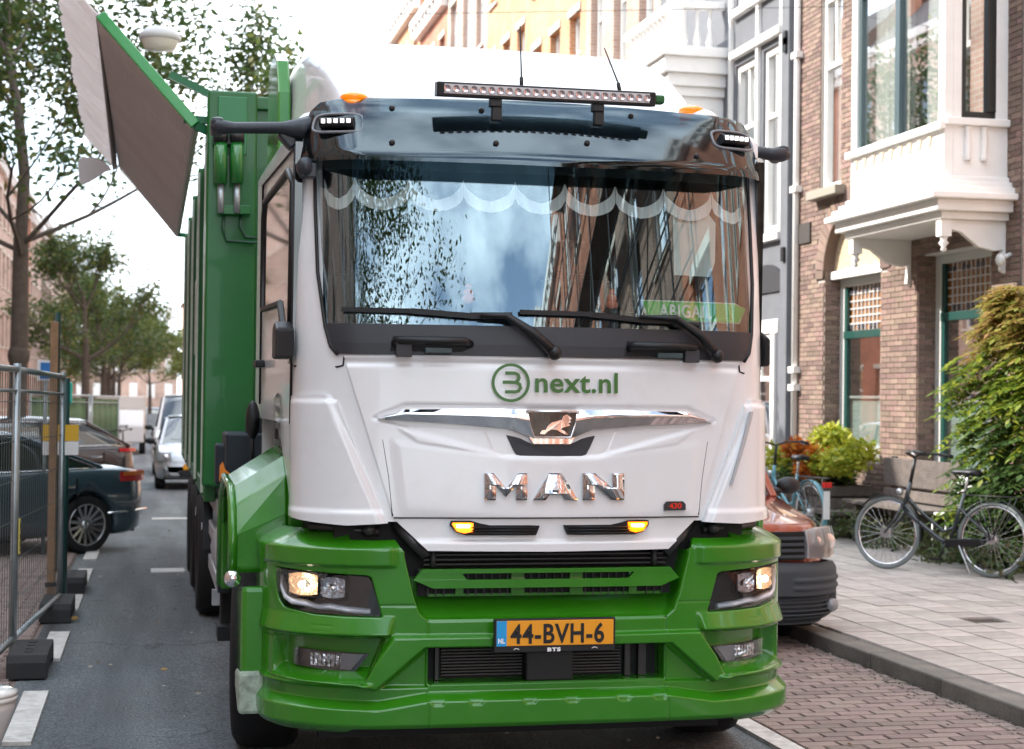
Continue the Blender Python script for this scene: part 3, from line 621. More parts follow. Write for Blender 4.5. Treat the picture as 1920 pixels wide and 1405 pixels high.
# ---- roof: deflector, side wings, light bar, beacons, aerials
def defl():
    mb = MB(); P = []
    for v in np.linspace(0, 1, 22):
        y = 0.42+1.65*v; h = 3.03+0.65*math.sin(v*math.pi/2)**0.85; w_ = 0.88+0.15*v; row = []; rr = 0.10+0.12*v; zb = 2.98
        row += [(-w_-0.02, y, zb), (-w_-0.02, y, (zb+h-rr)/2), (-w_, y, h-rr)]
        for t in np.linspace(0, math.pi/2, 7)[1:]: row.append((-w_+rr*(1-math.cos(t)), y, h-rr+rr*math.sin(t)))
        for x in np.linspace(-w_+rr, w_-rr, 13)[1:-1]: row.append((x, y, h+0.02*(1-(x/w_)**2)))
        for t in np.linspace(math.pi/2, 0, 7)[:-1]: row.append((w_-rr*(1-math.cos(t)), y, h-rr+rr*math.sin(t)))
        row += [(w_, y, h-rr), (w_+0.02, y, (zb+h-rr)/2), (w_+0.02, y, zb)]; P.append(row)
    mb.grid(P); mb.add(P[-1], [tuple(range(len(P[-1])))]); mb.add(P[0], [tuple(range(len(P[0])))]); return mb
defl().build('roof_deflector', WHITE, T)
for sg in (-1, 1):
    mb = MB(); mb.prism([(1.75,1.9),(1.75,3.0),(1.85,3.4),(2.0,3.6),(2.20,3.68),(2.55,3.66),(2.62,3.5),(2.62,1.9)], 'x', min(sg*1.03,sg*1.10), max(sg*1.03,sg*1.10)); mb.build('side_fairing', GREEN, T, 0.01)
a = Vector(tl(atY(822, 167, 7.2))); b = Vector(tl(atY(1221, 187, 7.2))); d = (b-a).normalized(); U = Vector((0,-0.15,1)).normalized()
mb = MB(); mb.obox(a-d*0.012, b+d*0.012, 0.075, 0.066, U); lb = mb.build('light_bar', BLACK, T, 0.006)
mb = MB(); mb.obox(a+d*0.02+Vector((0,-.039,-.003)), b-d*0.02+Vector((0,-.039,-.003)), 0.006, 0.042, U); mb.build('lamp_lens', mat('bar_lens', (0.74,0.72,0.73), 0.15), lb)
NL = 24; cell = MB(); cell.lathe([(0.0,0.004),(0.007,0.003),(0.013,-0.003),(0.0155,-0.004)], 'y', n=14); cme = cell.mesh('diode_cup')
for i in range(NL):
    p = a.lerp(b, (i+0.8)/(NL+0.6)); o = link('diode_cup', cme, mat('cup', (0.6,0.52,0.54), 0.15, metal=0.8), lb); o.location = p+Vector((0,-.046,-.003))
for t in (0.27, 0.75): mb = MB(); p = a.lerp(b, t); mb.box(p.x-.022, p.x+.022, p.y-.01, p.y+.03, p.z-.13, p.z-.03).box(p.x-.035, p.x+.02, p.y-.02, p.y+.02, p.z-.07, p.z-.03); mb.build('bar_bracket', BLACK, T, 0.004)
mb = MB(); p = b+d*0.035; mb.obox(b+d*0.01, b+d*0.06, 0.05, 0.04); mb.build('cable_gland', mat('gland_green', (0.02,0.12,0.03), 0.6), lb, 0.01)
for px, py, Y in ((664,184,7.42),(1296,209,7.5)):
    p = tl(atY(px, py, Y)); mb = MB(); mb.sphere(p, 0.064, 16, 10, (1,1,.45)); mb.cyl((p[0],p[1],p[2]-.05),(p[0],p[1],p[2]-.01),0.056); mb.build('beacon', mat('amber_beacon', (0.95,0.22,0.01), 0.15, coat=1, emit=(1,.2,.0), estr=0.25), T)
for q in (((975,48),(978,160)), ((1133,90),(1163,166))):
    A_, B_ = [Vector(tl(atY(*e, 7.45))) for e in q]; mb = MB(); mb.tube([B_-Vector((0,0,.03)), B_+(A_-B_)*0.13, B_+(A_-B_)*0.14, A_], [0.010,0.010,0.005,0.003], 6); mb.build('aerial', BLACK, T)
for sg in (-1, 1):
    mb = MB(); p = (sg*0.82, 0.42, 3.10); mb.sphere(p, 0.09, 12, 8, (1.0,1.3,.6)); mb.build('air_horn', WHITE, T)
# ------------------------------------------------------------------ bumper as one sculpted skin
HL = [(0.752,0.787),(0.800,0.955),(0.817,0.963),(1.184,0.979),(1.294,0.981),(1.275,0.88),(1.262,0.844),(1.225,0.812),(1.058,0.793)]
FG = [(0.735,0.690),(1.295,0.682),(1.305,0.505),(0.822,0.493)]
def brel(S, Z):
    return brel0(S, Z)*(0.30+0.70*ramp(np.abs(S)-1.36, 0.30)) - 0.13*0.70*(1-ramp(np.abs(S)-1.36, 0.30))*np.clip((Z-1.078)/0.075, 0, 1)**1.3
def brel0(S, Z):
    a = np.abs(S); o = np.zeros_like(S)
    o -= 0.13*np.clip((Z-1.078)/0.075, 0, 1)**1.3                                # brow rolls back at the top
    o += 0.018*ramp(-(Z-1.005), 0.018)*ramp(-(a-0.70), 0.05)                       # brow proud of the lamp field
    o += 0.032*np.clip((0.79-Z)/0.075, 0, 1)*ramp(Z-0.80, 0.02)*ramp(-(Z-0.703), 0.014)*ramp(-(a-0.70-(0.77-Z)*0.2), 0.03)*ramp(a-1.6, 0.2)
    o -= 0.035*ramp(sdf(a, Z, HL), 0.011)
    pk = ramp(sdf(a, Z, FG), 0.012); o += pk*(-0.085+0.13*np.clip((0.555-Z)/0.055, 0, 1))
    w_ = ramp(sdf(a, Z, [(-.1,0.700),(0.700,0.703),(0.845,0.492),(0.775,0.470),(0.560,0.652),(-.1,0.652)]), 0.013)
    o += 0.045*w_*np.clip(1.2-(Z-0.66)*6, 0.3, 1)*(1-pk)
    o += 0.030*ramp(Z-0.500, 0.012)*ramp(-(Z-0.482), 0.014)*ramp(-(a-0.80), 0.04)
    lt = np.interp(a, [0,0.54,0.76,1.3,1.6,2.2], [0.455,0.455,0.420,0.430,0.44,0.44])
    o += 0.055*np.clip((lt-Z)/0.035, 0, 1)                                        # lower lip
    o -= 0.06*np.clip((0.325-Z)/0.05, 0, 1)**1.5
    o -= 0.16*ramp(sdf(a, Z, [(-.1,0.640),(0.538,0.640),(0.538,0.492),(-.1,0.492)]), 0.014)
    o -= 0.020*ramp(sdf(a, Z, [(0.550,0.640),(0.745,0.478),(0.550,0.478)]), 0.014)
    c = ramp(sdf(a, Z, [(-.1,1.2),(0.655,1.2),(0.648,1.05),(0.603,0.865),(0.578,0.800),(0.545,0.772),(-.1,0.772)]), 0.013)
    o += c*(-0.035-0.10*np.clip((Z-0.775)/0.09, 0, 1))
    # panel gaps
    g = lambda d, w2=0.006: ramp(np.abs(d)-0.002, w2)
    o -= 0.010*g(Z-0.766)*(a < 0.55) + 0.008*g(a-0.545)*((Z < 0.766) & (Z > 0.70)) + 0.008*g(a-0.545)*(Z < 0.455) + 0.006*g(Z-0.835)*((a > 0.605) & (a < 0.76))
    o -= 0.008*g(Z-0.672, .006)*((a > 1.30))
    # tow-eye cover and mounting notches in the lip
    r_ = ramp(np.abs(sdf(a, Z, [(0.965,0.745),(1.06,0.745),(1.06,0.722),(0.965,0.722)]))-0.001, 0.006); o -= 0.004*r_
    for k in (0.06, 0.30, 0.47): o -= 0.005*ramp(sdf(a, Z, [(k,0.425),(k+.07,0.425),(k+.055,0.405),(k+.015,0.405)]), 0.012)
    return o
sm = 1.72
S_t = [(-sm,1.13),(-1.5,1.150),(-1.2,1.155),(-0.93,1.152),(-0.905,1.118),(-0.69,1.118),(-0.668,1.085),(-0.590,0.998),(0.590,0.998),(0.668,1.085),(0.69,1.118),(0.905,1.118),(0.93,1.152),(1.2,1.155),(1.5,1.150),(sm,1.13)]
S_b = [(-sm,0.56),(-1.5,0.40),(-1.34,0.305),(-1.20,0.285),(-0.90,0.285),(-0.86,0.305),(-0.53,0.305),(0.53,0.305),(0.86,0.305),(0.90,0.285),(1.20,0.285),(1.34,0.305),(1.5,0.40),(sm,0.56)]
bp_ = ruled(BMP, S_t, S_b, 760, 210, 0, 0.02, brel, by_s=True); BP = bp_.build('bumper', GREEN, T)
# dark core behind cab gap and bumper
mb = MB(); mb.box(-1.05,1.05,0.25,0.9,0.35,1.30).box(-0.95,0.95,0.13,0.3,0.95,1.20); mb.build('chassis_nose', DARK, T)
mb = MB()
for k in range(4): mb.box(-0.56, 0.56, 0.06, 0.10, 1.005+0.021*k, 1.012+0.021*k)
for x in (-0.52, 0.50): mb.cyl((x,0.05,1.0),(x,0.05,1.07),0.012)
mb.build('cooler_slats', mat('dark_slat', (0.03,0.03,0.032), 0.5), T)
mb = MB()
for sg in (-1, 1):
    mb.tube([(sg*0.68,0.10,1.19),(sg*0.62,0.06,1.12),(sg*0.55,0.05,1.05)], 0.028, 8); mb.tube([(sg*0.75,0.12,1.15),(sg*0.9,0.16,1.16),(sg*1.05,0.24,1.17)], 0.02, 8); mb.sphere((sg*0.8,0.1,1.16), 0.03)
mb.build('hinge_arm', mat('dark_iron', (0.03,0.03,0.033), 0.35), T)
# upper grille bars with slots
gb = [ [( -0.568,0.992),(0.568,0.992)], [(-0.585,0.972),(0.585,0.972)] ]
U1 = ruled(BMP, gb[0], gb[1], 60, 5, -0.012, 0.05)
ruled(BMP, [(-0.610,0.945),(0.610,0.945)], [(-0.525,0.908),(0.525,0.908)], 60, 6, -0.004, 0.05, mb=U1)
ruled(BMP, [(-0.540,0.878),(0.540,0.878)], [(-0.54,0.866),(0.54,0.866)], 40, 3, -0.06, 0.04, mb=U1)
UG = U1.build('grille_bar', GREEN, T)
for sg in (-1, 1):
    t_, b_ = [(0.40,0.974),(0.585,0.974)], [(0.37,0.943),(0.612,0.943)]
    if sg < 0: t_, b_ = mir(t_), mir(b_)
    ruled(BMP, t_, b_, 10, 4, -0.014, 0.045).build('grille_end', GREEN, T)
for x in (-0.40,-0.135,0.135,0.40):
    mb = MB(); w_ = 0.018 if abs(x) > .2 else 0.03; mb.box(x-w_, x+w_, 0.05, 0.075, 0.87, 0.975); mb.build('grille_web', GREEN, T)
mb = MB(); mb.box(-0.585,0.585,0.075,0.09,0.868,0.992); mb.build('grille_backing', DARK, T)
mb = MB()
for x in np.arange(-0.54, 0.541, 0.036):
    if min(abs(x-c_) for c_ in (-0.40,-0.135,0.135,0.40)) > 0.035: mb.box(x-.003, x+.003, 0.06, 0.078, 0.868, 0.975)
mb.build('grille_lattice', mat('dark_slat', (0.03,0.03,0.032), 0.5), T, kind='stuff')
# lower intake with cooler fins
mb = MB(); mb.box(-0.535,0.535,0.12,0.14,0.485,0.645); cl = mb.build('intake_backing', DARK, T)
for x0_, x1_ in ((-0.47,-0.10),(0.12,0.36)):
    for k in range(9):
        mb = MB(); mb.box(x0_, x1_, 0.095, 0.12, 0.510+0.0138*k, 0.516+0.0138*k); mb.build('cooler_fin', mat('fin_grey', (0.055,0.05,0.048), 0.5), cl)
for x0_, x1_ in ((-0.10,0.12),): mb = MB(); mb.box(x0_, x1_, 0.02, 0.10, 0.487, 0.645); mb.build('radar_box', BLACK, T, 0.01)
for x0_, x1_ in ((0.375,0.40),(0.44,0.475),(-0.50,-0.485)): mb = MB(); mb.box(x0_, x1_, 0.08, 0.11, 0.495, 0.64); mb.build('intake_post', mat('mid_dark', (0.035,0.035,0.035), 0.4), T)
mb = ruled(BMP, [(-0.52,0.492),(0.52,0.492)], [(-0.535,0.484),(0.535,0.484)], 30, 3, 0.0, 0.12); mb.build('intake_ledge', GREEN, T)
# head lamps, fog lamps
def hl_top(s): return np.interp(s, [0.752,0.800,0.817,1.184,1.294], [0.800,0.952,0.960,0.976,0.978])
def hl_bot(s): return np.interp(s, [0.752,1.058,1.225,1.262,1.294], [0.787,0.795,0.814,0.846,0.92])
for sg in (-1, 1):
    g = (lambda p: p) if sg > 0 else mir
    tp = [(s, float(hl_top(s))) for s in np.linspace(0.757,1.29,30)]; bt = [(s, float(hl_bot(s))) for s in np.linspace(0.757,1.29,30)]
    hb = ruled(BMP, g(tp), g(bt), 50, 10, -0.026, 0.012).build('headlight', GLOSSB, T)
    # drl strip
    mb = MB(); mb.tube([tuple(BMP.pt(sg*s, z, -0.014)) for s, z in ((1.262,0.95),(1.250,0.90),(1.225,0.858),(1.18,0.838),(1.10,0.833),(1.04,0.822),(0.98,0.826),(0.90,0.815),(0.80,0.808))], [0.008,0.015,0.018,0.018,0.016,0.013,0.015,0.015,0.013], 8)
    mb.build('daylight_strip', mat('drl', (0.75,0.78,0.85), 0.25), hb)
    def cup(s0, s1, z0, z1, nm, m_, dn):
        P = []; gx = 13; gz = 9
        for i in range(gz):
            row = []
            for j in range(gx):
                u = j/(gx-1); v = i/(gz-1); ru = (2*u-1); rv = (2*v-1)
                s = s0+(s1-s0)*u; z = z0+(z1-z0)*v + (0.01*ru*ru*(-rv)); dp = 0.010-0.02*(1-ru*ru)*(1-rv*rv) + random.uniform(-.003,.003)
                row.append(tuple(BMP.pt(sg*s, z, -0.018+dp)))
            P.append(row)
        return MB().grid(P, False).build(nm, m_, hb)
    c1 = cup(1.045, 1.205, 0.868, 0.968, 'lamp_reflector', mat('warm_reflector', (0.95,0.80,0.64), 0.15, metal=0.9, emit=(1,0.58,0.32), estr=0.13, bump=0.8, bscale=45), 0)
    c2 = cup(0.915, 1.03, 0.862, 0.955, 'lamp_reflector', REFL, 0)
    for (a0,a1,z0,z1) in ((1.04,1.21,0.862,0.973),(0.91,1.035,0.857,0.960)):
        q = [(a0,z0+.008),(a0+.008,z0),(a1-.012,z0),(a1,z0+.01),(a1,z1-.01),(a1-.012,z1),(a0+.008,z1),(a0,z1-.008)]
        mb = MB(); mb.tube([tuple(BMP.pt(sg*s, z, -0.006)) for s, z in q], 0.004, 5, closed=True); mb.build('lamp_bezel', BLACK, hb)
    p = BMP.pt(sg*1.13, 0.915, -0.01); mb = MB(); mb.sphere(tuple(p), 0.017, 10, 8); mb.build('bulb', mat('bulb_lit', (1,0.9,0.7), 0.3, emit=(1,0.85,0.62), estr=2.2), hb)
    p = BMP.pt(sg*0.97, 0.905, -0.01); mb = MB(); mb.sphere(tuple(p), 0.014, 10, 8); mb.build('bulb', CHROME, hb)
    ruled(BMP, g(tp), g(bt), 50, 8, -0.001, 0.003).build('lamp_cover', LENS, hb)
    t2, b2 = [(0.806,0.618),(1.21,0.627)], [(0.874,0.536),(1.212,0.553)]
    fb = ruled(BMP, g(t2), g(b2), 20, 6, -0.062, 0.03).build('fog_lamp', GLOSSB, T)
    t3, b3 = [(0.93,0.612),(1.11,0.618)], [(0.955,0.552),(1.115,0.558)]
    P = []
    for i in range(6):
        P.append([tuple(BMP.pt(sg*(0.94+0.17*j/14), 0.556+0.056*i/5, -0.056-0.008*(j%2)+random.uniform(-.003,.003))) for j in range(15)])
    MB().grid(P, False).build('lamp_reflector', REFL, fb)
    t4, b4 = [(0.83,0.614),(0.94,0.616)], [(0.895,0.545),(0.95,0.548)]
    ruled(BMP, g(t4), g(b4), 6, 4, -0.055, 0.006).build('side_lens', mat('grey_lens', (0.3,0.31,0.33), 0.1), fb)
    ruled(BMP, g(t2), g(b2), 20, 4, -0.048, 0.003).build('lamp_cover', LENS, fb)
# number plate
a = BMP.inv(925, 1160, 0.06); b = BMP.inv(1150, 1221, 0.06); x0_, x1_ = a[0]-.002, b[0]+.002; z1_ = a[1]; z0_ = b[1]-0.002
zt_, zb_ = z1_, z1_-0.148
mb = MB(); mb.box(x0_, x1_, -0.085, -0.06, zb_, zt_); pl = mb.build('number_plate', BLACK, T, 0.004)
mb = MB(); mb.box(x0_+.010, x1_-.010, -0.089, -0.084, zt_-0.118, zt_-0.008); mb.build('yellow_face', mat('plate_yellow', (0.90,0.36,0.015), 0.35), pl, 0.002)
mb = MB(); mb.box(x0_+.010, x0_+.055, -0.0905, -0.089, zt_-0.118, zt_-0.008); mb.build('blue_field', mat('plate_blue', (0.02,0.35,0.75), 0.35), pl)
V, F = text_verts('44-BVH-6', 0.118, 0.0028, 0, 1.08, width=0.425)
MB().add([(x0_+.072+v[0], -0.0912, zt_-0.106+v[1]*1.0) for v in V], F).build('plate_characters', BLACK, pl)
V, F = text_verts('NL', 0.030, 0.001, 0, 1.0, width=0.03); MB().add([(x0_+.017+v[0], -0.0912, zt_-0.105+v[1]) for v in V], F).build('country_code', mat('letter_white', (0.95,0.95,0.95), 0.4), pl)
V, F = text_verts('BTS', 0.022, 0.0012, 0, 1.2, width=0.06); MB().add([(x0_+.24+v[0], -0.0856, zb_+.004+v[1]) for v in V], F).build('frame_lettering', mat('letter_white', (0.95,0.95,0.95), 0.4), pl)
mb = MB()
for u in (0.10, 0.455): mb.tube([(x0_+u+0.012*math.cos(t), -0.0862, zb_+.012+0.006*math.sin(t)) for t in np.linspace(0,math.pi,9)], 0.0015, 4)
mb.build('frame_mark', mat('letter_white', (0.95,0.95,0.95), 0.4), pl)
mb = MB(); mb.box(-1.0,0.85,0.15,0.5,0.24,0.30); mb.build('under_tray', DARK, T)
# ------------------------------------------------------------------ wheels, fender, chassis, container
def wheel(name, Rr, wdt, rim, x, y, z, side_, steer=0, parent=None, spokes=10):
    h = wdt/2; mb = MB(); s = side_
    mb.lathe([(rim,-h*.9),(rim+.03,-h),(Rr*.9,-h),(Rr*.97,-h*.86),(Rr,-h*.6),(Rr,h*.6),(Rr*.97,h*.86),(Rr*.9,h),(rim+.03,h),(rim,h*.9)], 'x', n=48)
    o = mb.build(name, RUBBER, parent); o.location = (x, y, z); o.rotation_euler = (0, 0, steer)
    mb = MB(); mb.lathe([(rim,s*h*.9),(rim*.93,s*h*.8),(rim*.9,s*h*.2),(rim*.55,s*h*.05),(rim*.5,s*h*.7),(rim*.2,s*h*.8),(0.0,s*h*.8)], 'x', n=40)
    r_ = mb.build('rim', ALU, o)
    mb = MB()
    for k in range(spokes): t = 2*math.pi*k/spokes; mb.cyl((s*h*.62, rim*.42*math.cos(t), rim*.42*math.sin(t)), (s*h*.9, rim*.42*math.cos(t), rim*.42*math.sin(t)), 0.018, n=8)
    mb.build('wheel_nuts', CHROME, o)
    return o
wheel('front_wheel', 0.52, 0.32, 0.30, -1.16, 1.20, 0.52, -1, R(-6), T)
wheel('front_wheel', 0.52, 0.32, 0.30, 1.12, 1.20, 0.52, 1, R(-6), T)
for y in (6.3, 8.1, 9.5):
    for sg in (-1, 1): wheel('rear_wheel', 0.50, 0.55, 0.29, sg*1.10, y, 0.50+gz(y+TY), sg, 0, T)
for sg in (-1, 1):
    o_ = sg*(1.37 if sg < 0 else 1.20); i_ = sg*0.86; lo, hi = min(o_, i_), max(o_, i_)
    prof = [(0.60,0.92),(0.59,1.18),(0.66,1.36),(0.82,1.44),(1.45,1.46),(1.72,1.36),(1.82,1.12),(1.84,0.70)]
    out = [(a+ (0.03 if a > 1.2 else -0.03), b+0.025) for a, b in prof]
    mb = MB(); mid_ = sg*1.12
    for xa, xb in ((i_, mid_), (mid_, o_)): mb.prism(out+prof[::-1], 'x', min(xa,xb), max(xa,xb))
    dr_ = lambda v: (v[0], v[1], v[2]-0.16*max(0, (abs(v[0])-1.12)/.25)*max(0, min(1, (v[2]-1.0)/.3)))
    mb.v = [dr_(v) for v in mb.v]; fe = mb.build('front_fender', GREEN, T, 0.012)
    mb = MB(); mb.tube([dr_((o_, a, b)) for a, b in out], 0.022, 8); mb.build('fender_lip', GREEN, fe)
    mb = MB(); mb.lathe([(0,-.03),(.035,-.03),(.04,0),(.035,.03),(0,.03)], 'y', (o_+sg*.0,0.53,0.905), 16); mb.build('marker_cap', CHROME, fe)
    # lower step behind the bumper
    mb = MB(); mb.prism([(0.42,0.88),(0.80,0.84),(0.84,0.60),(0.72,0.40),(0.42,0.32)], 'x', min(sg*1.10,sg*(1.335 if sg < 0 else 1.2)), max(sg*1.10,sg*(1.335 if sg < 0 else 1.2))); st = mb.build('step_housing', GREEN, T, 0.025)
    mb = MB(); mb.prism([(0.40,0.50),(0.70,0.47),(0.68,0.38),(0.40,0.30)], 'x', min(sg*1.12,sg*(1.345 if sg < 0 else 1.19)), max(sg*1.12,sg*(1.345 if sg < 0 else 1.19))); mb.build('scuffed_corner', mat('scuffed', (0.35,0.42,0.34), 0.6, var=0.5, vscale=18), st, 0.02)
mb = MB(); mb.box(-0.45,-0.35,0.5,12.6,0.72,1.02).box(0.35,0.45,0.5,12.6,0.72,1.02)
for y in (2,4,6,8,10,12): mb.box(-0.4,0.4,y,y+.12,0.75,0.95)
mb.box(-1.0,1.0,1.0,1.4,0.42,0.6).box(-1.2,1.2,1.9,2.4,0.95,1.25)
mb.build('chassis_frame', DARK, T)
# black box with orange reflector, tank, guards
mb = MB(); mb.box(-1.31,-0.9,2.75,3.35,1.12,1.52).box(-1.36,-1.05,3.0,3.2,1.2,1.45); mb.cyl((-1.12,2.9,1.5),(-1.12,2.9,1.64),0.07); mb.build('filter_box', mat('dark_navy', (0.010,0.018,0.028), 0.5), T, 0.015)
mb = MB(); q = [tl(atY(px, py, 9.82)) for px, py in ((411,903),(412,874),(418,866),(422,880),(432,889),(421,903))]; mb.extr(q, (0,.01,0)); mb.build('orange_reflector', mat('orange_refl', (0.95,0.25,0.01), 0.3), T)
mb = MB(); mb.box(-1.32,-0.95,2.7,2.74,1.02,1.12).box(-1.22,-0.9,2.3,3.9,1.0,1.08); mb.build('black_shelf', DARK, T)
mb = MB(); mb.tube([(-1.10,3.15,0.74),(-1.10,4.0,0.74)], 0.25, 20); mb.build('air_tank', mat('pale_tank', (0.42,0.42,0.44), 0.35, metal=0.3, var=0.1), T, 0.03)
mb = MB(); mb.box(-1.34,-1.08,2.5,2.62,0.42,1.1); mb.build('mud_flap', RUBBER, T, 0.01)
mb = MB(); mb.box(-1.36,-1.2,2.35,2.6,0.35,0.43).box(-1.36,-1.30,2.38,2.58,0.62,0.82); mb.build('step_bracket', BLACK, T)
for z in (0.97, 0.73, 0.47):
    mb = MB(); mb.box(-1.30,-1.27,4.1,5.75,z-.055,z+.055); mb.build('guard_rail', mat('guard_white', (0.5,0.5,0.52), 0.4, metal=0.3), T, 0.008)
mb = MB()
for y in (4.2, 5.0, 5.7): mb.box(-1.27,-1.22,y,y+.06,0.42,1.08)
mb.build('guard_post', ALU, T)
mb = MB(); mb.box(-1.33,-1.22,4.03,4.12,0.34,0.44); mb.build('guard_foot', ALU, T)
for y in (6.3, 8.1, 9.5):
    mb = MB(); mb.tube([(-1.1+0*k, y+0.6*math.cos(t), 0.5+0.56*math.sin(t)) for k, t in enumerate(np.linspace(0.15, math.pi-.15, 12))], 0.01, 4)
    pr = [(y+0.60*math.cos(t), 0.5+0.58*math.sin(t)) for t in np.linspace(0.1, math.pi-.1, 14)]; pi_ = [(y+0.57*math.cos(t), 0.5+0.55*math.sin(t)) for t in np.linspace(0.1, math.pi-.1, 14)]
    mb = MB(); mb.prism(pr+pi_[::-1], 'x', -1.34, -0.8); mb.build('rear_mudguard', BLACK, T)
    mb = MB(); mb.box(-1.352,-1.345,y-.42,y-.30,0.55,0.75); mb.build('white_reflector', mat('refl_white', (0.8,0.8,0.82), 0.2), T)
# container
CY0, CY1, CX = 4.50, 12.9, 1.30
mb = MB(); mb.box(-CX, CX, CY0, CY1, 1.12, 3.60); ct = mb.build('container_body', GREENC, T)
mb = MB(); mb.box(-CX-.02, CX+.02, CY0-.05, CY0, 1.10, 3.80); fw_ = mb.build('container_front_wall', GREENC, T, 0.01)
for z_ in (3.74, 1.14): mb = MB(); mb.box(-CX-.03, CX+.03, CY0-.09, CY0-.05, z_, z_+.09); mb.build('wall_beam', GREENC, fw_, 0.01)
for k, y in enumerate(np.arange(CY0+0.10, CY1, 1.9)):
    mb = MB(); mb.box(-CX-.10, -CX, y, y+.20, 1.04, 3.60); rb = mb.build('container_rib', GREENC, ct, 0.012)
    mb = MB(); mb.box(-CX-.103, -CX-.084, y-.008, y-.001, 1.06, 3.56); mb.build('rib_edge', mat('pale_edge', (0.70,0.74,0.62), 0.5, var=0.2), rb)  # pale line down the outer front edge of the rib
    mb = MB(); mb.box(CX, CX+.075, y, y+.16, 1.04, 3.60); mb.build('container_rib', GREENC, ct, 0.012)
mb = MB(); mb.box(-CX-.08,-CX,CY0,CY1,1.0,1.12).box(-CX-.06,-CX,CY0,CY1,3.52,3.62); mb.build('container_rail', GREENC, ct, 0.01)
mb = MB(); mb.box(-CX-.081,-CX-.076,7.3,7.75,2.1,2.75); mb.build('notice_plate', mat('notice', (0.55,0.58,0.6), 0.4), ct)
mb = MB(); mb.box(-CX-.10,-CX+.24,CY0-.20,CY0-.05,1.12,3.84); po = mb.build('front_post', GREENC, T, 0.015)
mb = MB(); mb.box(-CX-.03,-CX+.17,CY0-.212,CY0-.2,3.40,3.80); mb.build('post_plate', mat('green_lighter', (0.02,0.19,0.06), 0.35), po, 0.01)
yb = CY0-.30
for px in (414, 444):
    P = [Vector(tl(atY(px, py, TY+yb))) for py in (262, 345, 400)]; mb = MB(); mb.cyl(P[0], P[1], 0.045, n=18); cy = mb.build('hydraulic_cylinder', mat('cyl_green', (0.02,0.17,0.03), 0.25, coat=.5), T)
    mb = MB(); mb.cyl(P[1], P[2], 0.022); mb.build('piston_rod', STEEL, cy)
    mb = MB(); mb.cyl(P[0]+Vector((0,0,.05)), P[0]-Vector((0,0,.02)), 0.052); mb.build('cylinder_cap', BLACK, cy)
P = [tl(atY(px, py, TY+yb)) for px, py in ((412,385),(470,385),(470,402),(412,402))]; mb = MB(); mb.extr(P, (0,.08,0)); mb.build('cylinder_bracket', GREENC, T, 0.005)
mb = MB()
for q in (((420,400),(418,430),(425,452),(470,455),(500,455)), ((452,400),(450,425),(460,445),(500,448))):
    mb.tube([tl(atY(px, py, TY+yb+.05)) for px, py in q], 0.012, 6)
mb.build('hydraulic_hose', mat('hose', (0.01,0.06,0.03), 0.4), T)
mb = MB(); P = [tl(atY(px, py, TY+yb-.02)) for px, py in ((400,258),(458,258),(458,270),(400,270))]; mb.extr(P, (0,.1,0)); mb.build('cylinder_bracket', BLACK, T)
# raised roof leaf of the container: near edge is the front, runs back along the body
A = Vector(tl(atY(366, 236, 11.6))); B = Vector(tl(atY(188, 30, 11.6))); Ln = Vector((0, 8.0, 0))
n_ = (B-A).cross(Ln).normalized()
mb = MB(); mb.extr([A, B, B+Ln*0.93, A+Ln], n_*0.03); rl = mb.build('roof_leaf', mat('leaf_grey', (0.72,0.66,0.65), 0.5, var=0.12, vscale=1.5, bump=0.1, bscale=20), T)
mb = MB(); 
for k in range(1, 46):
    u = k/46; p = A.lerp(B, u); mb.obox(p+n_*0.032+Ln*0.002, p+n_*0.032+Ln*0.97, 0.007, 0.008, n_)
mb.build('leaf_corrugation', mat('leaf_grey', (0.72,0.66,0.65), 0.55), rl, kind='stuff')
mb = MB(); mb.obox(A.lerp(B,-.0)+Vector((0,-.03,0)), B+Vector((0,-.03,.0)), 0.06, 0.075, n_); mb.build('leaf_edge_beam', mat('beam_green', (0.008,0.30,0.045), 0.3, coat=.5), rl, 0.008)
mb = MB(); mb.obox(B, B+Ln*0.93+Vector((-.06,0,-.05)), 0.03, 0.05, n_); mb.build('leaf_outer_rail', BLACK, rl)
mb = MB(); mb.obox(A, A+Ln, 0.035, 0.05, n_); mb.build('leaf_inner_rail', STEEL, rl)
h0 = Vector((-CX+.02, CY0-.02, 3.66)); mb = MB(); mb.obox(h0, A+Vector((-.08,0,.04)), 0.05, 0.05); mb.build('leaf_arm', mat('arm_green', (0.008,0.14,0.05), 0.4), T); mb = MB(); mb.obox(Vector(tl(atY(402,182,11.6))), Vector(tl(atY(318,140,11.6))), 0.045, 0.05)
mb.build('leaf_arm', mat('arm_green', (0.008,0.14,0.05), 0.4), T); mb = MB(); mb.obox(h0+Vector((0,7.9,-.06)), A+Ln, 0.05, 0.05); mb.build('leaf_arm', mat('arm_green', (0.008,0.14,0.05), 0.4), T); mb = MB(); mb.obox(A+Vector((.0,-.02,0)), Vector(tl(atY(392,247,11.6))), 0.04, 0.06); mb.build('leaf_arm', mat('arm_green', (0.008,0.14,0.05), 0.4), T)
FILM = leafmat('film_translucent', [(0.80,0.77,0.77),(0.86,0.84,0.84)], .55, .25)
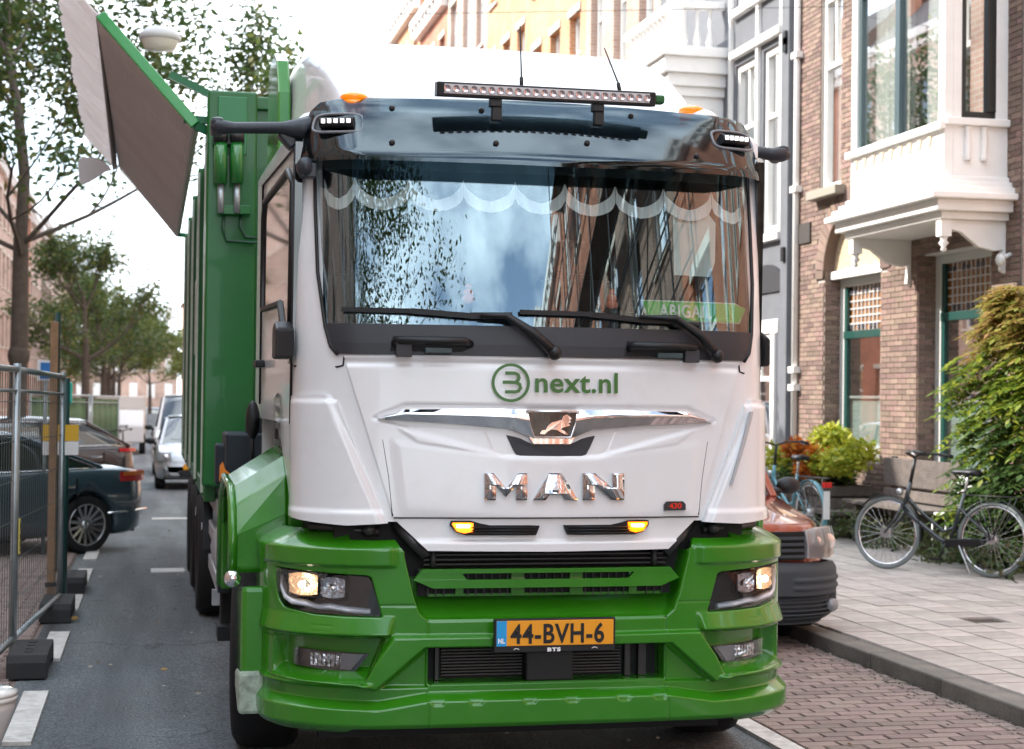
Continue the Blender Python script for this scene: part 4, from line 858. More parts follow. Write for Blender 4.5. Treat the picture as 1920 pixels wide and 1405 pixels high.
# second, hanging leaf covered with ragged plastic film
D = Vector(tl(atY(96, -75, 11.9))); A2 = B+Vector((0,.02,0)); 
P = []
fr_ = random.Random(8)
for v in np.linspace(0, 1, 110):
    row = []; jo = fr_.uniform(-.02,.02); ju = fr_.uniform(-.05,.03)
    for u in np.linspace(0, 1, 14):
        p = A2.lerp(D, u*(0.97+0.04*math.sin(v*23+1.3)+ju*u)) + Ln*0.93*v + Vector((-.06*v, 0, -.05*v)) + n_*(0.010*math.sin(v*60+u*5)+jo*min(1,u*4))
        row.append(tuple(p))
    P.append(row)
mb = MB(); mb.grid(P, False); fl = mb.build('film_covered_leaf', FILM, T)
so_ = fl.modifiers.new('thick', 'SOLIDIFY'); so_.thickness = 0.012
fm = FILM
for k, (pts) in enumerate(([(200,300),(140,290),(150,320),(145,352),(175,340),(205,315),(212,325)],)):
    base = [Vector(tl(atY(px, py, 16.5))) for px, py in pts]; mb = MB()
    c = sum(base, Vector())/len(base); rg = [c.lerp(b, 1.0) for b in base]
    vs = [c]+rg; fs = [(0, i+1, (i+1)%len(rg)+1) for i in range(len(rg))]; mb.add(vs, fs)
    o = mb.build('torn_film', fm, T); o.modifiers.new('s','SUBSURF').levels = 2; o.modifiers['s'].render_levels = 2; o.modifiers.new('thick','SOLIDIFY').thickness = 0.01
mb = MB(); rs = random.Random(4)
for k in range(0):
    v = rs.random(); p = D.lerp(A2, rs.random()*0.05)+Ln*0.9*v; q = p+Vector((-rs.uniform(.02,.14), rs.uniform(.05,.4), rs.uniform(-.1,.06))); mb.obox(p, q, 0.012, 0.003)

# ------------------------------------------------------------------ ground, road, paving
def asphalt():
    m = mat('asphalt', (0.125,0.140,0.148), 0.82, var=0.22, vscale=0.9, bump=0.7, bscale=120)
    n = m.node_tree; b = n.nodes['Principled BSDF']; src = b.inputs['Base Color'].links[0].from_socket; t = n.nodes.new('ShaderNodeTexCoord')
    sp = n.nodes.new('ShaderNodeTexNoise'); sp.inputs['Scale'].default_value = 75; sp.inputs['Detail'].default_value = 2; n.links.new(t.outputs['Object'], sp.inputs['Vector'])
    r = n.nodes.new('ShaderNodeValToRGB'); r.color_ramp.elements[0].position = .32; r.color_ramp.elements[1].position = .72; r.color_ramp.elements[0].color = (.45,.45,.45,1); r.color_ramp.elements[1].color = (1.7,1.7,1.7,1)
    n.links.new(sp.outputs['Fac'], r.inputs[0]); x = n.nodes.new('ShaderNodeMix'); x.data_type = 'RGBA'; x.blend_type = 'MULTIPLY'; x.inputs[0].default_value = 1; n.links.new(src, x.inputs[6]); n.links.new(r.outputs[0], x.inputs[7])
    # tyre-worn streaks along the lane and oil spots
    mp = n.nodes.new('ShaderNodeMapping'); mp.inputs['Scale'].default_value = (1.7, .12, 1); n.links.new(t.outputs['Object'], mp.inputs['Vector'])
    st = n.nodes.new('ShaderNodeTexNoise'); st.inputs['Scale'].default_value = 1.6; st.inputs['Detail'].default_value = 6; n.links.new(mp.outputs[0], st.inputs['Vector'])
    r2 = n.nodes.new('ShaderNodeValToRGB'); r2.color_ramp.elements[0].position = .35; r2.color_ramp.elements[1].position = .68; r2.color_ramp.elements[0].color = (.62,.62,.63,1); r2.color_ramp.elements[1].color = (1.28,1.26,1.22,1)
    n.links.new(st.outputs['Fac'], r2.inputs[0]); y = n.nodes.new('ShaderNodeMix'); y.data_type = 'RGBA'; y.blend_type = 'MULTIPLY'; y.inputs[0].default_value = 1; n.links.new(x.outputs[2], y.inputs[6]); n.links.new(r2.outputs[0], y.inputs[7])
    vo = n.nodes.new('ShaderNodeTexVoronoi'); vo.inputs['Scale'].default_value = .9; n.links.new(t.outputs['Object'], vo.inputs['Vector'])
    r3 = n.nodes.new('ShaderNodeValToRGB'); r3.color_ramp.elements[0].position = .04; r3.color_ramp.elements[1].position = .10; r3.color_ramp.elements[0].color = (.6,.6,.6,1); n.links.new(vo.outputs['Distance'], r3.inputs[0])
    z = n.nodes.new('ShaderNodeMix'); z.data_type = 'RGBA'; z.blend_type = 'MULTIPLY'; z.inputs[0].default_value = .7; n.links.new(y.outputs[2], z.inputs[6]); n.links.new(r3.outputs[0], z.inputs[7]); ns = n.nodes.new('ShaderNodeTexNoise'); ns.inputs['Scale'].default_value = 2.2; ns.inputs['Detail'].default_value = 5; n.links.new(t.outputs['Object'], ns.inputs['Vector'])
    ma = n.nodes.new('ShaderNodeMix'); ma.data_type = 'RGBA'; ma.inputs[0].default_value = .55; n.links.new(t.outputs['Object'], ma.inputs[6]); n.links.new(ns.outputs['Color'], ma.inputs[7])
    cv = n.nodes.new('ShaderNodeTexVoronoi'); cv.feature = 'DISTANCE_TO_EDGE'; cv.inputs['Scale'].default_value = .75; n.links.new(ma.outputs[2], cv.inputs['Vector'])
    r4 = n.nodes.new('ShaderNodeValToRGB'); r4.color_ramp.elements[0].position = .002; r4.color_ramp.elements[1].position = .008; r4.color_ramp.elements[0].color = (.35,.35,.35,1); n.links.new(cv.outputs['Distance'], r4.inputs[0])
    zz = n.nodes.new('ShaderNodeMix'); zz.data_type = 'RGBA'; zz.blend_type = 'MULTIPLY'; zz.inputs[0].default_value = .65; n.links.new(z.outputs[2], zz.inputs[6]); n.links.new(r4.outputs[0], zz.inputs[7]); n.links.new(zz.outputs[2], b.inputs['Base Color'])
    return m
MB().add([(-400,-400,-0.5),(400,-400,-0.5),(400,900,-0.5),(-400,900,-0.5)], [(0,1,2,3)]).build('ground', mat('earth', (0.12,0.11,0.10), 0.95, var=0.2), kind='structure', norm=False)
NY = 60
P = [[(x, y, gz(y)+0.012*math.sin(x*1.3+0.2)) for x in np.linspace(-0.78, 3.10, 14)] for y in ([-60,0,5,8,10,10.9,11.2]+list(np.linspace(12,60,60))+[80,120,260])]
MB().grid(P).build('road', asphalt(), kind='structure')
MB().grid([[(x, y, gz(y)-0.012) for x in (-8,-0.7)] for y in ([-60,0,11]+list(np.linspace(12,60,40))+[260])]).build('parking_strip', brickmat('strip_brick', (0.24,0.175,0.15), (0.19,0.14,0.12), (0.10,0.085,0.075)), kind='structure')
ps = MB().add([(3.0,-60,-0.012),(4.62,-60,-0.012),(4.62,260,-0.012),(3.0,260,-0.012)], [(0,1,2,3)]).build('parking_bay', mat('joint_sand', (0.10,0.085,0.075), 0.95, var=0.25, vscale=3), kind='structure', norm=False)
def brick_mesh(l, w_, h, b=0.006):
    mb = MB(); x, y = l/2, w_/2
    mb.add([(-x,-y,0),(x,-y,0),(x,y,0),(-x,y,0),(-x+b,-y+b,h),(x-b,-y+b,h),(x-b,y-b,h),(-x+b,y-b,h)], [(4,5,6,7),(0,1,5,4),(1,2,6,5),(2,3,7,6),(3,0,4,7)]); return mb
PAV = mat('clinker', (0.26,0.195,0.172), 0.8, isl=0.22, var=0.15, vscale=6, bump=0.4, bscale=70)
def lay(parent, x0, x1, y0, y1, near, z=-0.012, h=0.02, l=0.21, w_=0.10, single=290, name='brick', m=PAV, rot=True, skip=None, zf=lambda y: 0.0):
    """herringbone-like bond: rows along x with a half-brick shift; nearest ones are single parts, rest one mesh"""
    L_ = []; nrow = int((y1-y0)/w_)
    for j in range(nrow):
        y = y0+(j+.5)*w_; off = (j % 2)*l/2
        n = int((x1-x0)/l)+1
        for i in range(n):
            xa = max(x0, x0+i*l-off); xb = min(x1, x0+(i+1)*l-off)
            if xb-xa < 0.03: continue
            if skip and skip((xa+xb)/2, y): continue
            L_.append(((xa+xb)/2, y, xb-xa-0.007))
    L_.sort(key=lambda t: math.hypot(t[0]-near[0], t[1]-near[1]))
    vis = [t for t in L_ if inview(t[0], t[1])]; sing = vis[:single]; ss = set(id(t) for t in sing); rest = [t for t in L_ if id(t) not in ss]
    full = brick_mesh(l-.007, w_-.007, h).mesh(name)
    for t in sing:
        me = full if abs(t[2]-(l-.007)) < 1e-3 else brick_mesh(t[2], w_-.007, h).mesh(name)
        o = link(name, me, m, parent); o.location = (t[0], t[1], zf(t[1])+z+random.uniform(-.0015,.0015)); o.rotation_euler = (random.uniform(-.008,.008), random.uniform(-.008,.008), random.uniform(-.006,.006))
    if rest:
        T_ = np.array(rest); n = len(T_); bx = np.array([(-1,-1,0),(1,-1,0),(1,1,0),(-1,1,0),(-.94,-.88,1),(.94,-.88,1),(.94,.88,1),(-.94,.88,1)], float)
        V = bx[None].repeat(n, 0); V[:,:,0] *= T_[:,2:3]/2; V[:,:,1] *= (w_-.007)/2; V[:,:,2] *= h; V[:,:,0] += T_[:,0:1]; V[:,:,1] += T_[:,1:2]; V[:,:,2] += np.array([zf(q) for q in T_[:,1]])[:,None]+z+RNG.uniform(-.0015,.0015,(n,1))
        fi = np.array([(4,5,6,7),(0,1,5,4),(1,2,6,5),(2,3,7,6),(3,0,4,7)]); F = (fi[None]+np.arange(n)[:,None,None]*8).reshape(-1,4)
        link(name, np_mesh(name, V.reshape(-1,3), F), m, parent, kind='stuff')
def inview(x, y, z=0.0):
    if y < 4: return False
    px, py = proj((x, y, z)); return -40 < px < 1960 and -40 < py < 1445
lay(ps, 3.24, 4.62, 4.0, 26.0, (3.9, 8.0), l=0.21, w_=0.105)
lstrip = [o for o in bpy.data.objects if o.name == 'parking_strip'][0]
lay(lstrip, -2.6, -0.80, 6.0, 24.0, (-0.9, 8.0), l=0.21, w_=0.105, single=160, zf=gz)
# kerb stones and pavement tiles on the right
pv = MB().add([(4.80,-60,0.095),(9.5,-60,0.095),(9.5,260,0.095),(4.80,260,0.095)], [(0,1,2,3)]).build('pavement', mat('joint_dark', (0.07,0.065,0.06), 0.95), kind='structure', norm=False)
KM = mat('kerb_concrete', (0.17,0.155,0.135), 0.85, isl=0.10, var=0.3, vscale=5, bump=0.5, bscale=50, dirt=0.5)
mb = MB(); mb.box(4.62,4.80,-60,5,-0.03,0.105).box(4.62,4.80,25,260,-0.03,0.105); kb = mb.build('kerb', KM, kind='structure')
km = MB().box(-.09,.09,-.495,.495,-.14,0).mesh('kerb_stone')
for k in range(20):
    o = link('kerb_stone', km, KM, kb, 0.012); o.location = (4.71+random.uniform(-.004,.004), 5.5+k, 0.108+random.uniform(-.004,.004))
TM = mat('concrete_tile', (0.42,0.37,0.335), 0.85, isl=0.16, var=0.24, vscale=4, bump=0.35, bscale=60, dirt=0.35)
hole = (6.15, 11.35)
def lay_tiles():
    t = 0.30; full = MB(); x = t/2-.003; b = .006
    full.add([(-x,-x,0),(x,-x,0),(x,x,0),(-x,x,0),(-x+b,-x+b,.022),(x-b,-x+b,.022),(x-b,x-b,.022),(-x+b,x-b,.022)], [(4,5,6,7),(0,1,5,4),(1,2,6,5),(2,3,7,6),(3,0,4,7)])
    me = full.mesh('paving_tile'); c = []
    for j in range(int((20-5)/t)):
        for i in range(14):
            x = 4.95+i*t; y = 5+j*t+(i%2)*t/2
            if x > 8.9: continue
            c.append((x, y))
    c.sort(key=lambda q: math.hypot(q[0]-5, q[1]-8)); n = 0; rest = []
    hx, hy = min(c, key=lambda q: math.hypot(q[0]-hole[0], q[1]-hole[1]))
    for x, y in c:
        if (x, y) == (hx, hy): continue
        if inview(x, y, .12) and n < 295:
            o = link('paving_tile', me, TM, pv); o.location = (x, y, 0.098+random.uniform(-.002,.002)); o.rotation_euler = (random.uniform(-.01,.01), random.uniform(-.01,.01), random.uniform(-.008,.008)); n += 1
        else: rest.append((x, y))
    for y in np.arange(20, 60, t):
        for i in range(13): rest.append((4.95+i*t, y+(i%2)*t/2))
    mb = MB()
    for x, y in rest: mb.add([(v[0]+x, v[1]+y, v[2]+.098) for v in full.v], full.f)
    mb.build('paving_tile', TM, pv, kind='stuff', norm=False)
    return hx, hy
hx, hy = lay_tiles()
MB().box(hx-.14,hx+.14,hy-.14,hy+.14,0.096,0.108).build('soil_patch', mat('soil', (0.06,0.045,0.035), 1.0, var=0.4, vscale=30, bump=1, bscale=60), pv)
# markings
WM = mat('road_paint', (0.62,0.60,0.56), 0.75, var=0.22, vscale=14, bump=0.3, bscale=90, dirt=0.55)

def dash(name, x0, x1, y0, y1, z=0.014):
    mb = MB(); a, b = gz(y0), gz(y1); mb.add([(x0,y0,a+z),(x1,y0,a+z),(x1,y1,b+z),(x0,y1,b+z),(x0,y0,a+z-.02),(x1,y0,a+z-.02),(x1,y1,b+z-.02),(x0,y1,b+z-.02)], [(0,1,2,3),(0,1,5,4),(1,2,6,5),(2,3,7,6),(3,0,4,7)]); return mb
g_ = 'painted blocks along the left edge of the road'
for px, py0, py1 in ((50,1392,1297),(103,1236,1182),(141,1137,1108),(157,1080,1057),(172,1038,1018)):
    a = atZ(px, py0, 0.01); b = atZ(px+9, py1, 0.01); o = dash('road_marking', -0.70, -0.56, a.y, b.y).build('road_marking', WM, lstrip)
for k in range(14): dash('road_marking', -0.70, -0.56, 20+k*1.6, 20.9+k*1.6).build('road_marking', WM, lstrip)
mb = MB(); mb.box(3.10, 3.22, 4, 60, -0.02, 0.012); mb.build('edge_line', WM, kind='structure')
a = atZ(283, 1062, 0.01); b = atZ(335, 1057, .01)
mb = MB()
yy = atZ(305, 1061, .01).y
for k in range(9): x = atZ(283+k*7, 1061, .01).x; z_=gz(yy); mb.box(x, x+.035, yy-.18, yy+.18, z_+0.005, z_+0.018); mb.box(x+.035, x+.06, yy-.02, yy+.02, z_+0.005, z_+0.0165)
mb.build('drain_grating', mat('grate_pale', (0.6,0.6,0.58), 0.7), lstrip)
yy = atZ(310, 958, .01).y; mb = MB(); mb.box(0.03, 0.9, yy-.12, yy+.12, gz(yy)-.01, gz(yy)+0.018); mb.build('road_marking', WM, lstrip)
g = np.random.default_rng(13); n_=260; yy_=g.uniform(7,40,n_); C = np.stack([g.uniform(-.75,3.1,n_), yy_, np.array([gz(v) for v in yy_])+.02],1)
leaves('road_litter', C, .035, leafmat('litter2', [(0.35,0.30,0.22),(0.5,0.47,0.42),(0.2,0.13,0.06)], 0.0, 0.9), flat=0.03, kind='stuff', label='scattered crumbs of leaf and paper on the road', seed=6)
# leaves and grit in the gutter
g = np.random.default_rng(3); C = np.stack([4.62-np.abs(g.normal(0,.12,900)), g.uniform(6,12,900), np.full(900,.012)], 1)
leaves('gutter_litter', C, 0.022, leafmat('litter', [(0.10,0.08,0.06),(0.25,0.2,0.14),(0.45,0.42,0.38),(0.14,0.13,0.10)], 0.0, 0.9), flat=0.05, kind='stuff', label='fine grit and bits of leaf along the kerb', seed=5)
for i, (px, py, z) in enumerate(((1600,1398,0.014),(1475,1110,0.014),(148,1158,0.014),(300,1255,0.014))):
    p = atZ(px, py, z); q = leaves('fallen_leaf', [tuple(p)], 0.07, leafmat('fallen', [(0.35,0.16,0.04),(0.5,0.35,0.12)], 0.1), flat=0.02, kind=None, seed=20+i)
    tag(q, ['curled brown leaf on the brick parking bay','small dry leaf near the kerb behind the bumper','orange leaf beside the fence foot on the asphalt','tiny pale leaf in the middle of the asphalt lane'][i], 'leaf')
# ------------------------------------------------------------------ buildings
XR = 8.9; XL = -8.0
WF = mat('window_white', (0.80,0.77,0.74), 0.45, var=0.05)
STONE = mat('pale_stone', (0.62,0.56,0.48), 0.7, var=0.12, vscale=3)
PANE = glassmat('pane_glass', (0.85,0.90,0.90), 0.04, 0.0, 0.6, wav=0.01)
PANEF = mat('pane_far', (0.05,0.06,0.065), 0.05, spec=1.0, coat=0.6)
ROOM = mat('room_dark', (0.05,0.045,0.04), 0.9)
CURT = mat('curtain', (0.72,0.70,0.66), 0.9)
def wall_mb(X, sgn, y0, y1, z0, z1, ops, depth=0.28):
    """street wall facing -sgn*x with rectangular openings and their reveals; ops: (ya, yb, za, zb)"""
    ys = sorted(set([y0, y1]+[v for o in ops for v in o[:2]])); zs = sorted(set([z0, z1]+[v for o in ops for v in o[2:]]))
    mb = MB(); 
    for a, b in zip(ys, ys[1:]):
        run = None
        for c, d in zip(zs, zs[1:]):
            m_ = ((a+b)/2, (c+d)/2); op = any(o[0] < m_[0] < o[1] and o[2] < m_[1] < o[3] for o in ops)
            if not op: run = (run[0], d) if run else (c, d)
            if (op or d == zs[-1]) and run:
                mb.add([(X,a,run[0]),(X,b,run[0]),(X,b,run[1]),(X,a,run[1])], [(0,1,2,3)]); run = None
    D = X+sgn*depth
    for a, b, c, d in ops:
        mb.add([(X,a,c),(X,a,d),(D,a,d),(D,a,c)], [(0,1,2,3)]); mb.add([(X,b,c),(X,b,d),(D,b,d),(D,b,c)], [(0,1,2,3)])
        mb.add([(X,a,d),(X,b,d),(D,b,d),(D,a,d)], [(0,1,2,3)]); mb.add([(X,a,c),(X,b,c),(D,b,c),(D,a,c)], [(0,1,2,3)])
    # ends, top and back
    B = X+sgn*6
    mb.add([(X,y0,z0),(X,y0,z1),(B,y0,z1),(B,y0,z0)], [(0,1,2,3)]); mb.add([(X,y1,z0),(X,y1,z1),(B,y1,z1),(B,y1,z0)], [(0,1,2,3)])
    mb.add([(X,y0,z1),(X,y1,z1),(B,y1,z1),(B,y0,z1)], [(0,1,2,3)]); mb.add([(B,y0,z0),(B,y1,z0),(B,y1,z1),(B,y0,z1)], [(0,1,2,3)])
    return mb
_wc = {}
def window(parent, X, sgn, a, b, c, d, arch=False, fm=WF, bars=2, curtain=True, deep=0.14, lo=False):
    """sash window: frame > pane, curtain"""
    key = (round(b-a,3), round(d-c,3), bars, sgn, fm.name, lo)
    if key not in _wc:
        w_, h = b-a, d-c; t = 0.09; mb = MB(); x0, x1 = (0, .09) if sgn > 0 else (-.09, 0)
        mb.box(x0,x1,0,t,0,h).box(x0,x1,w_-t,w_,0,h).box(x0,x1,t,w_-t,0,t).box(x0,x1,t,w_-t,h-t*1.2,h)
        if bars >= 1: mb.box(x0+.01*sgn if sgn>0 else x0,x1 if sgn>0 else x1-.01,t,w_-t,h*.62,h*.62+.07)
        if bars >= 2: mb.box(x0+.02,x1-.02,w_/2-.025,w_/2+.025,h*.62+.07,h-t*1.2)
        fr = mb.mesh('window'); pm = MB().add([(.05*sgn,t,t),(.05*sgn,w_-t,t),(.05*sgn,w_-t,h-t),(.05*sgn,t,h-t)], [(0,1,2,3)]).mesh('pane')
        cm = MB(); n = 14; 
        for s0, s1 in ((t, w_*.33), (w_*.68, w_-t)):
            cm.grid([[(.16*sgn+.02*math.sin(k*2.1), s0+(s1-s0)*k/n, z) for k in range(n+1)] for z in (t, h-t)], True)
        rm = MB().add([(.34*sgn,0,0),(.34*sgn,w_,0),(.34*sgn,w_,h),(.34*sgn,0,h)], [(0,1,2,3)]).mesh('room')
        _wc[key] = (fr, pm, cm.mesh('curtain'), rm)
    fr, pm, cm, rm = _wc[key]; o = link('window', fr, fm, parent); o.location = (X+deep*sgn, a, c)
    if lo: link('pane', pm, PANEF, o)
    else:
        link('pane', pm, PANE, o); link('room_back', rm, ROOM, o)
        if curtain: link('curtain', cm, CURT, o)
    return o
BR = {'red': brickmat('brick_red', (0.46,0.15,0.07), (0.38,0.11,0.05), (0.40,0.30,0.24)),
      'pink': brickmat('brick_pink', (0.50,0.33,0.26), (0.42,0.26,0.20), (0.5,0.44,0.38)),
      'orange': brickmat('brick_orange', (0.60,0.26,0.10), (0.50,0.20,0.08), (0.55,0.45,0.35)),
      'brown': brickmat('brick_brown', (0.27,0.17,0.12), (0.20,0.12,0.09), (0.35,0.3,0.26)),
      'grey': mat('grey_render', (0.135,0.14,0.155), 0.75, var=0.1, vscale=4, bump=0.4, bscale=25)}
def house(name, X, sgn, y0, y1, H, brick, label, cat='house', group=None, nwin=3, floors=4, lo=False, bay=None, gable=False, z0=0.09):
    t = empty(name, (0,0,0), 0, label, cat, group); w_ = (y1-y0)/nwin; fh = (H-1.0)/floors; ops = []
    for f in range(floors):
        for k in range(nwin):
            a = y0+w_*k+w_*.25; b = a+w_*.52; c = z0+f*fh+(0.9 if f else 0.7); d = z0+(f+1)*fh-0.45
            if bay and f in bay and k == bay[f]: pass
            ops.append((a, b, c, d))
    wall_mb(X, sgn, y0, y1, z0, H, ops).build('wall', BR[brick], t)
    ln = MB(); 
    for i, (a, b, c, d) in enumerate(ops):
        f = i//nwin; k = i % nwin
        if lo or (y0 < 12): pass
        window(t, X, sgn, a, b, c, d, lo=lo, bars=1 if lo else 2)
        ln.box(min(X-sgn*.04,X+sgn*.02), max(X-sgn*.04,X+sgn*.02), a-.06, b+.06, d, d+.16)
        ln.box(min(X-sgn*.07,X+sgn*.05), max(X-sgn*.07,X+sgn*.05), a-.06, b+.06, c-.08, c)
    ln.build('lintels_and_sills', STONE, t, kind='stuff')
    mb = MB(); e = lambda p, q: (min(X-sgn*p, X+sgn*q), max(X-sgn*p, X+sgn*q))
    a, b = e(.38,.1); mb.box(a,b,y0+.01,y1-.01,H-.22,H+.06); a, b = e(.24,.1); mb.box(a,b,y0+.012,y1-.012,H-.55,H-.222)
    for y in np.arange(y0+.3, y1-.2, .7): a, b = e(.34,-.242+.0); mb.box(min(X-sgn*.34,X-sgn*.242), max(X-sgn*.34,X-sgn*.242), y, y+.12, H-.5, H-.225)
    mb.build('cornice', WF, t)
    mb = MB(); B = X+sgn*5; mb.add([(X+sgn*.1,y0,H+.05),(X+sgn*.1,y1,H+.05),(X+sgn*2.4,y1,H+2.2),(X+sgn*2.4,y0,H+2.2),(B,y0,H+2.2),(B,y1,H+2.2)], [(0,1,2,3),(3,2,5,4)])
    if gable: 
        m_ = (y0+y1)/2; mb2 = MB(); mb2.prism([(y0+.6,H+.06),(y1-.6,H+.06),(m_+.8,H+1.9),(m_+.8,H+2.5),(m_-.8,H+2.5),(m_-.8,H+1.9)], 'x', min(X+sgn*.02,X+sgn*.32), max(X+sgn*.02,X+sgn*.32)); mb2.build('gable', BR[brick], t)
    rf = mb.build('roof', mat('roof_tile', (0.11,0.09,0.085), 0.8, var=0.2), t)
    mb = MB(); yc = y1-.6; mb.box(min(X+sgn*1.6,X+sgn*2.3), max(X+sgn*1.6,X+sgn*2.3), yc-.4, yc+.35, H+.8, H+3.1); mb.build('chimney', BR['red'], rf)
    return t
# --- building A: detailed brown brick house with the white oriel
A_ = empty('brick_house', (0,0,0), 0, 'sunlit brown brick house with a white oriel window over green framed ground floor windows', 'house')
BRK = mat('facade_brick', (0.215,0.142,0.115), 0.85, isl=0.30, var=0.12, vscale=7, bump=0.4, bscale=80)
MORT = mat('mortar', (0.42,0.38,0.35), 0.9, var=0.12, vscale=20, bump=0.4, bscale=100)
Ya, Yb = 15.65, 21.72; HA = 15.0
OP = [(19.02,20.80,1.0,4.32),(16.25,18.02,0.85,3.52),(20.28,20.98,4.62,7.3),(16.3,18.3,4.6,7.6),(20.28,20.98,8.5,11),(16.5,18.2,8.5,11),(18.6,19.8,8.5,11),(18.6,19.8,4.75,7.2)]
def arch_in(y, z):   # shallow arched recess head over window one
    return 19.02 < y < 20.80 and 3.35 <= z < 3.40+math.sqrt(max(0, 0.89**2-(y-19.91)**2))
wall_mb(XR+.012, 1, Ya, Yb, 0.09, HA, OP+[], 0.30).build('wall', MORT, A_)
def bricks_A():
    course = 0.0665; full = {}
    L_ = []
    nz_ = int((7.7-0.12)/course)
    for j in range(nz_):
        z = 0.12+j*course; off = (j % 2)*0.11; n = int((Yb-Ya)/0.22)+2
        for i in range(n):
            a = max(Ya, Ya+i*0.22-off); b = min(Yb, Ya+(i+1)*0.22-off-.0); zc = z+course/2
            segs = [(a, b)]
            for (p, q, c, d) in OP[:8]:
                if c-.005 < zc < d+.005:
                    ns = []
                    for (s, e_) in segs:
                        if e_ <= p or s >= q: ns.append((s, e_)); continue
                        if s < p: ns.append((s, p))
                        if e_ > q: ns.append((q, e_))
                    segs = ns
            for s, e_ in segs:
                if e_-s < .03: continue
                yc = (s+e_)/2; dz = zc-3.42; rr_ = math.hypot(yc-19.91, dz)
                if dz > -.03 and rr_ < 1.17: continue      # arch zone laid separately
                L_.append((yc, z, e_-s-.009))
    def scr(t): p = proj((XR, t[0], t[1])); return 1490 < p[0] < 1925 and -20 < p[1] < 900
    v = [t for t in L_ if scr(t)]; near = [t for t in v if 1.0 < t[1] < 3.3 and ((18.0 < t[0] < 19.05))]; near += [t for t in v if t not in near and 20.8 < t[0] and 1.2 < t[1] < 6]
    sing = near[:280]; ss = set(map(id, sing)); rest = [t for t in L_ if id(t) not in ss]
    cache = {}
    for yc, z, l in sing:
        k = round(l, 3)
        if k not in cache: cache[k] = MB().box(0, .03, -l/2, l/2, 0, course-.009).mesh('brick')
        o = link('brick', cache[k], BRK, A_); o.location = (XR-.004+random.uniform(-.002,.002), yc, z)
    T_ = np.array(rest); n = len(T_); bx = np.array([(0,-.5,0),(0,.5,0),(0,.5,1),(0,-.5,1),(1,-.5,0),(1,.5,0),(1,.5,1),(1,-.5,1)], float)
    V = bx[None].repeat(n, 0); V[:,:,0] = V[:,:,0]*.02+XR-.004+RNG.uniform(-.002,.002,(n,1)); V[:,:,1] = V[:,:,1]*T_[:,2:3]+T_[:,0:1]; V[:,:,2] = V[:,:,2]*(course-.009)+T_[:,1:2]
    fi = np.array([(0,3,2,1),(0,1,5,4),(3,7,6,2),(0,4,7,3),(1,2,6,5)]); F = (fi[None]+np.arange(n)[:,None,None]*8).reshape(-1,4)
    link('brick', np_mesh('brick', V.reshape(-1,3), F), BRK, A_, kind='stuff')
    # voussoirs of the arch, pale tympanum
    for k in range(26):
        t = math.pi*(k+.5)/26; c, s = math.cos(t), math.sin(t); mb = MB(); w_ = math.pi*1.03/26/2-.006
        q = [(r_, u) for r_, u in ((.91,-w_*.9),(1.16,-w_*1.1),(1.16,w_*1.1),(.91,w_*.9))]
        mb.prism([(19.91+r_*c-u*s, 3.42+r_*s+u*c) for r_, u in q], 'x', XR-.02, XR+.01); mb.build('arch_brick', BRK, A_)
    mb = MB(); mb.box(XR+.14, XR+.20, 19.0, 20.82, 3.40, 4.34); mb.build('tympanum', mat('mosaic', (0.52,0.40,0.26), 0.8, var=0.35, vscale=30), A_)
    for sg in (-1, 1):
        q = [(19.91+sg*.9, 3.42)]+[(19.91+sg*.9*math.cos(t), 3.42+.9*math.sin(t)) for t in np.linspace(0, math.pi/2, 14)]+[(19.91, 4.34), (19.91+sg*.9, 4.34)]
        mb = MB(); mb.prism(q[1:], 'x', XR+.011, XR+.10); mb.build('spandrel', MORT, A_)
        mb = MB(); mb.grid([[(x, 19.91+sg*.895*math.cos(t), 3.42+.895*math.sin(t)) for x in (XR-.01, XR+.30)] for t in np.linspace(0, math.pi/2, 14)]); mb.build('arch_soffit', mat('dark_brick', (0.16,0.11,0.085), .9), A_)  # arch underside and edge in a darker brick colour
    mb = MB(); mb.tube([(XR-.01, 19.91+.9*math.cos(t), 3.42+.9*math.sin(t)) for t in np.linspace(0, math.pi, 20)], .012, 6); mb.build('arch_edge', mat('dark_brick', (0.12,0.085,0.07), .9), A_)
    # jambs of the deep openings laid in brick
    J = MB()
    for (p, q, c, d) in OP[:2]:
        for j in range(int((d-c)/course)):
            z = c+j*course
            for side_ in (p, q):
                yy0, yy1 = (side_-.0, side_+.012) if side_ == p else (side_-.012, side_)
                for x0, x1 in (((XR+.01,XR+.10),(XR+.11,XR+.29)) if j % 2 else ((XR+.01,XR+.19),(XR+.20,XR+.29))): J.box(x0, x1, yy0, yy1, z, z+course-.009)
    J.build('jamb_brick', BRK, A_, kind='stuff')
bricks_A()
DG = mat('dark_green_paint', (0.008,0.060,0.050), 0.35, coat=.3); GRF = mat('frame_greywhite', (0.60,0.60,0.57), 0.5)
FROST = mat('frosted_glass', (0.42,0.52,0.47), 0.35)
AMBG = mat('amber_leaded', (0.30,0.14,0.05), 0.15, var=0.5, vscale=5)
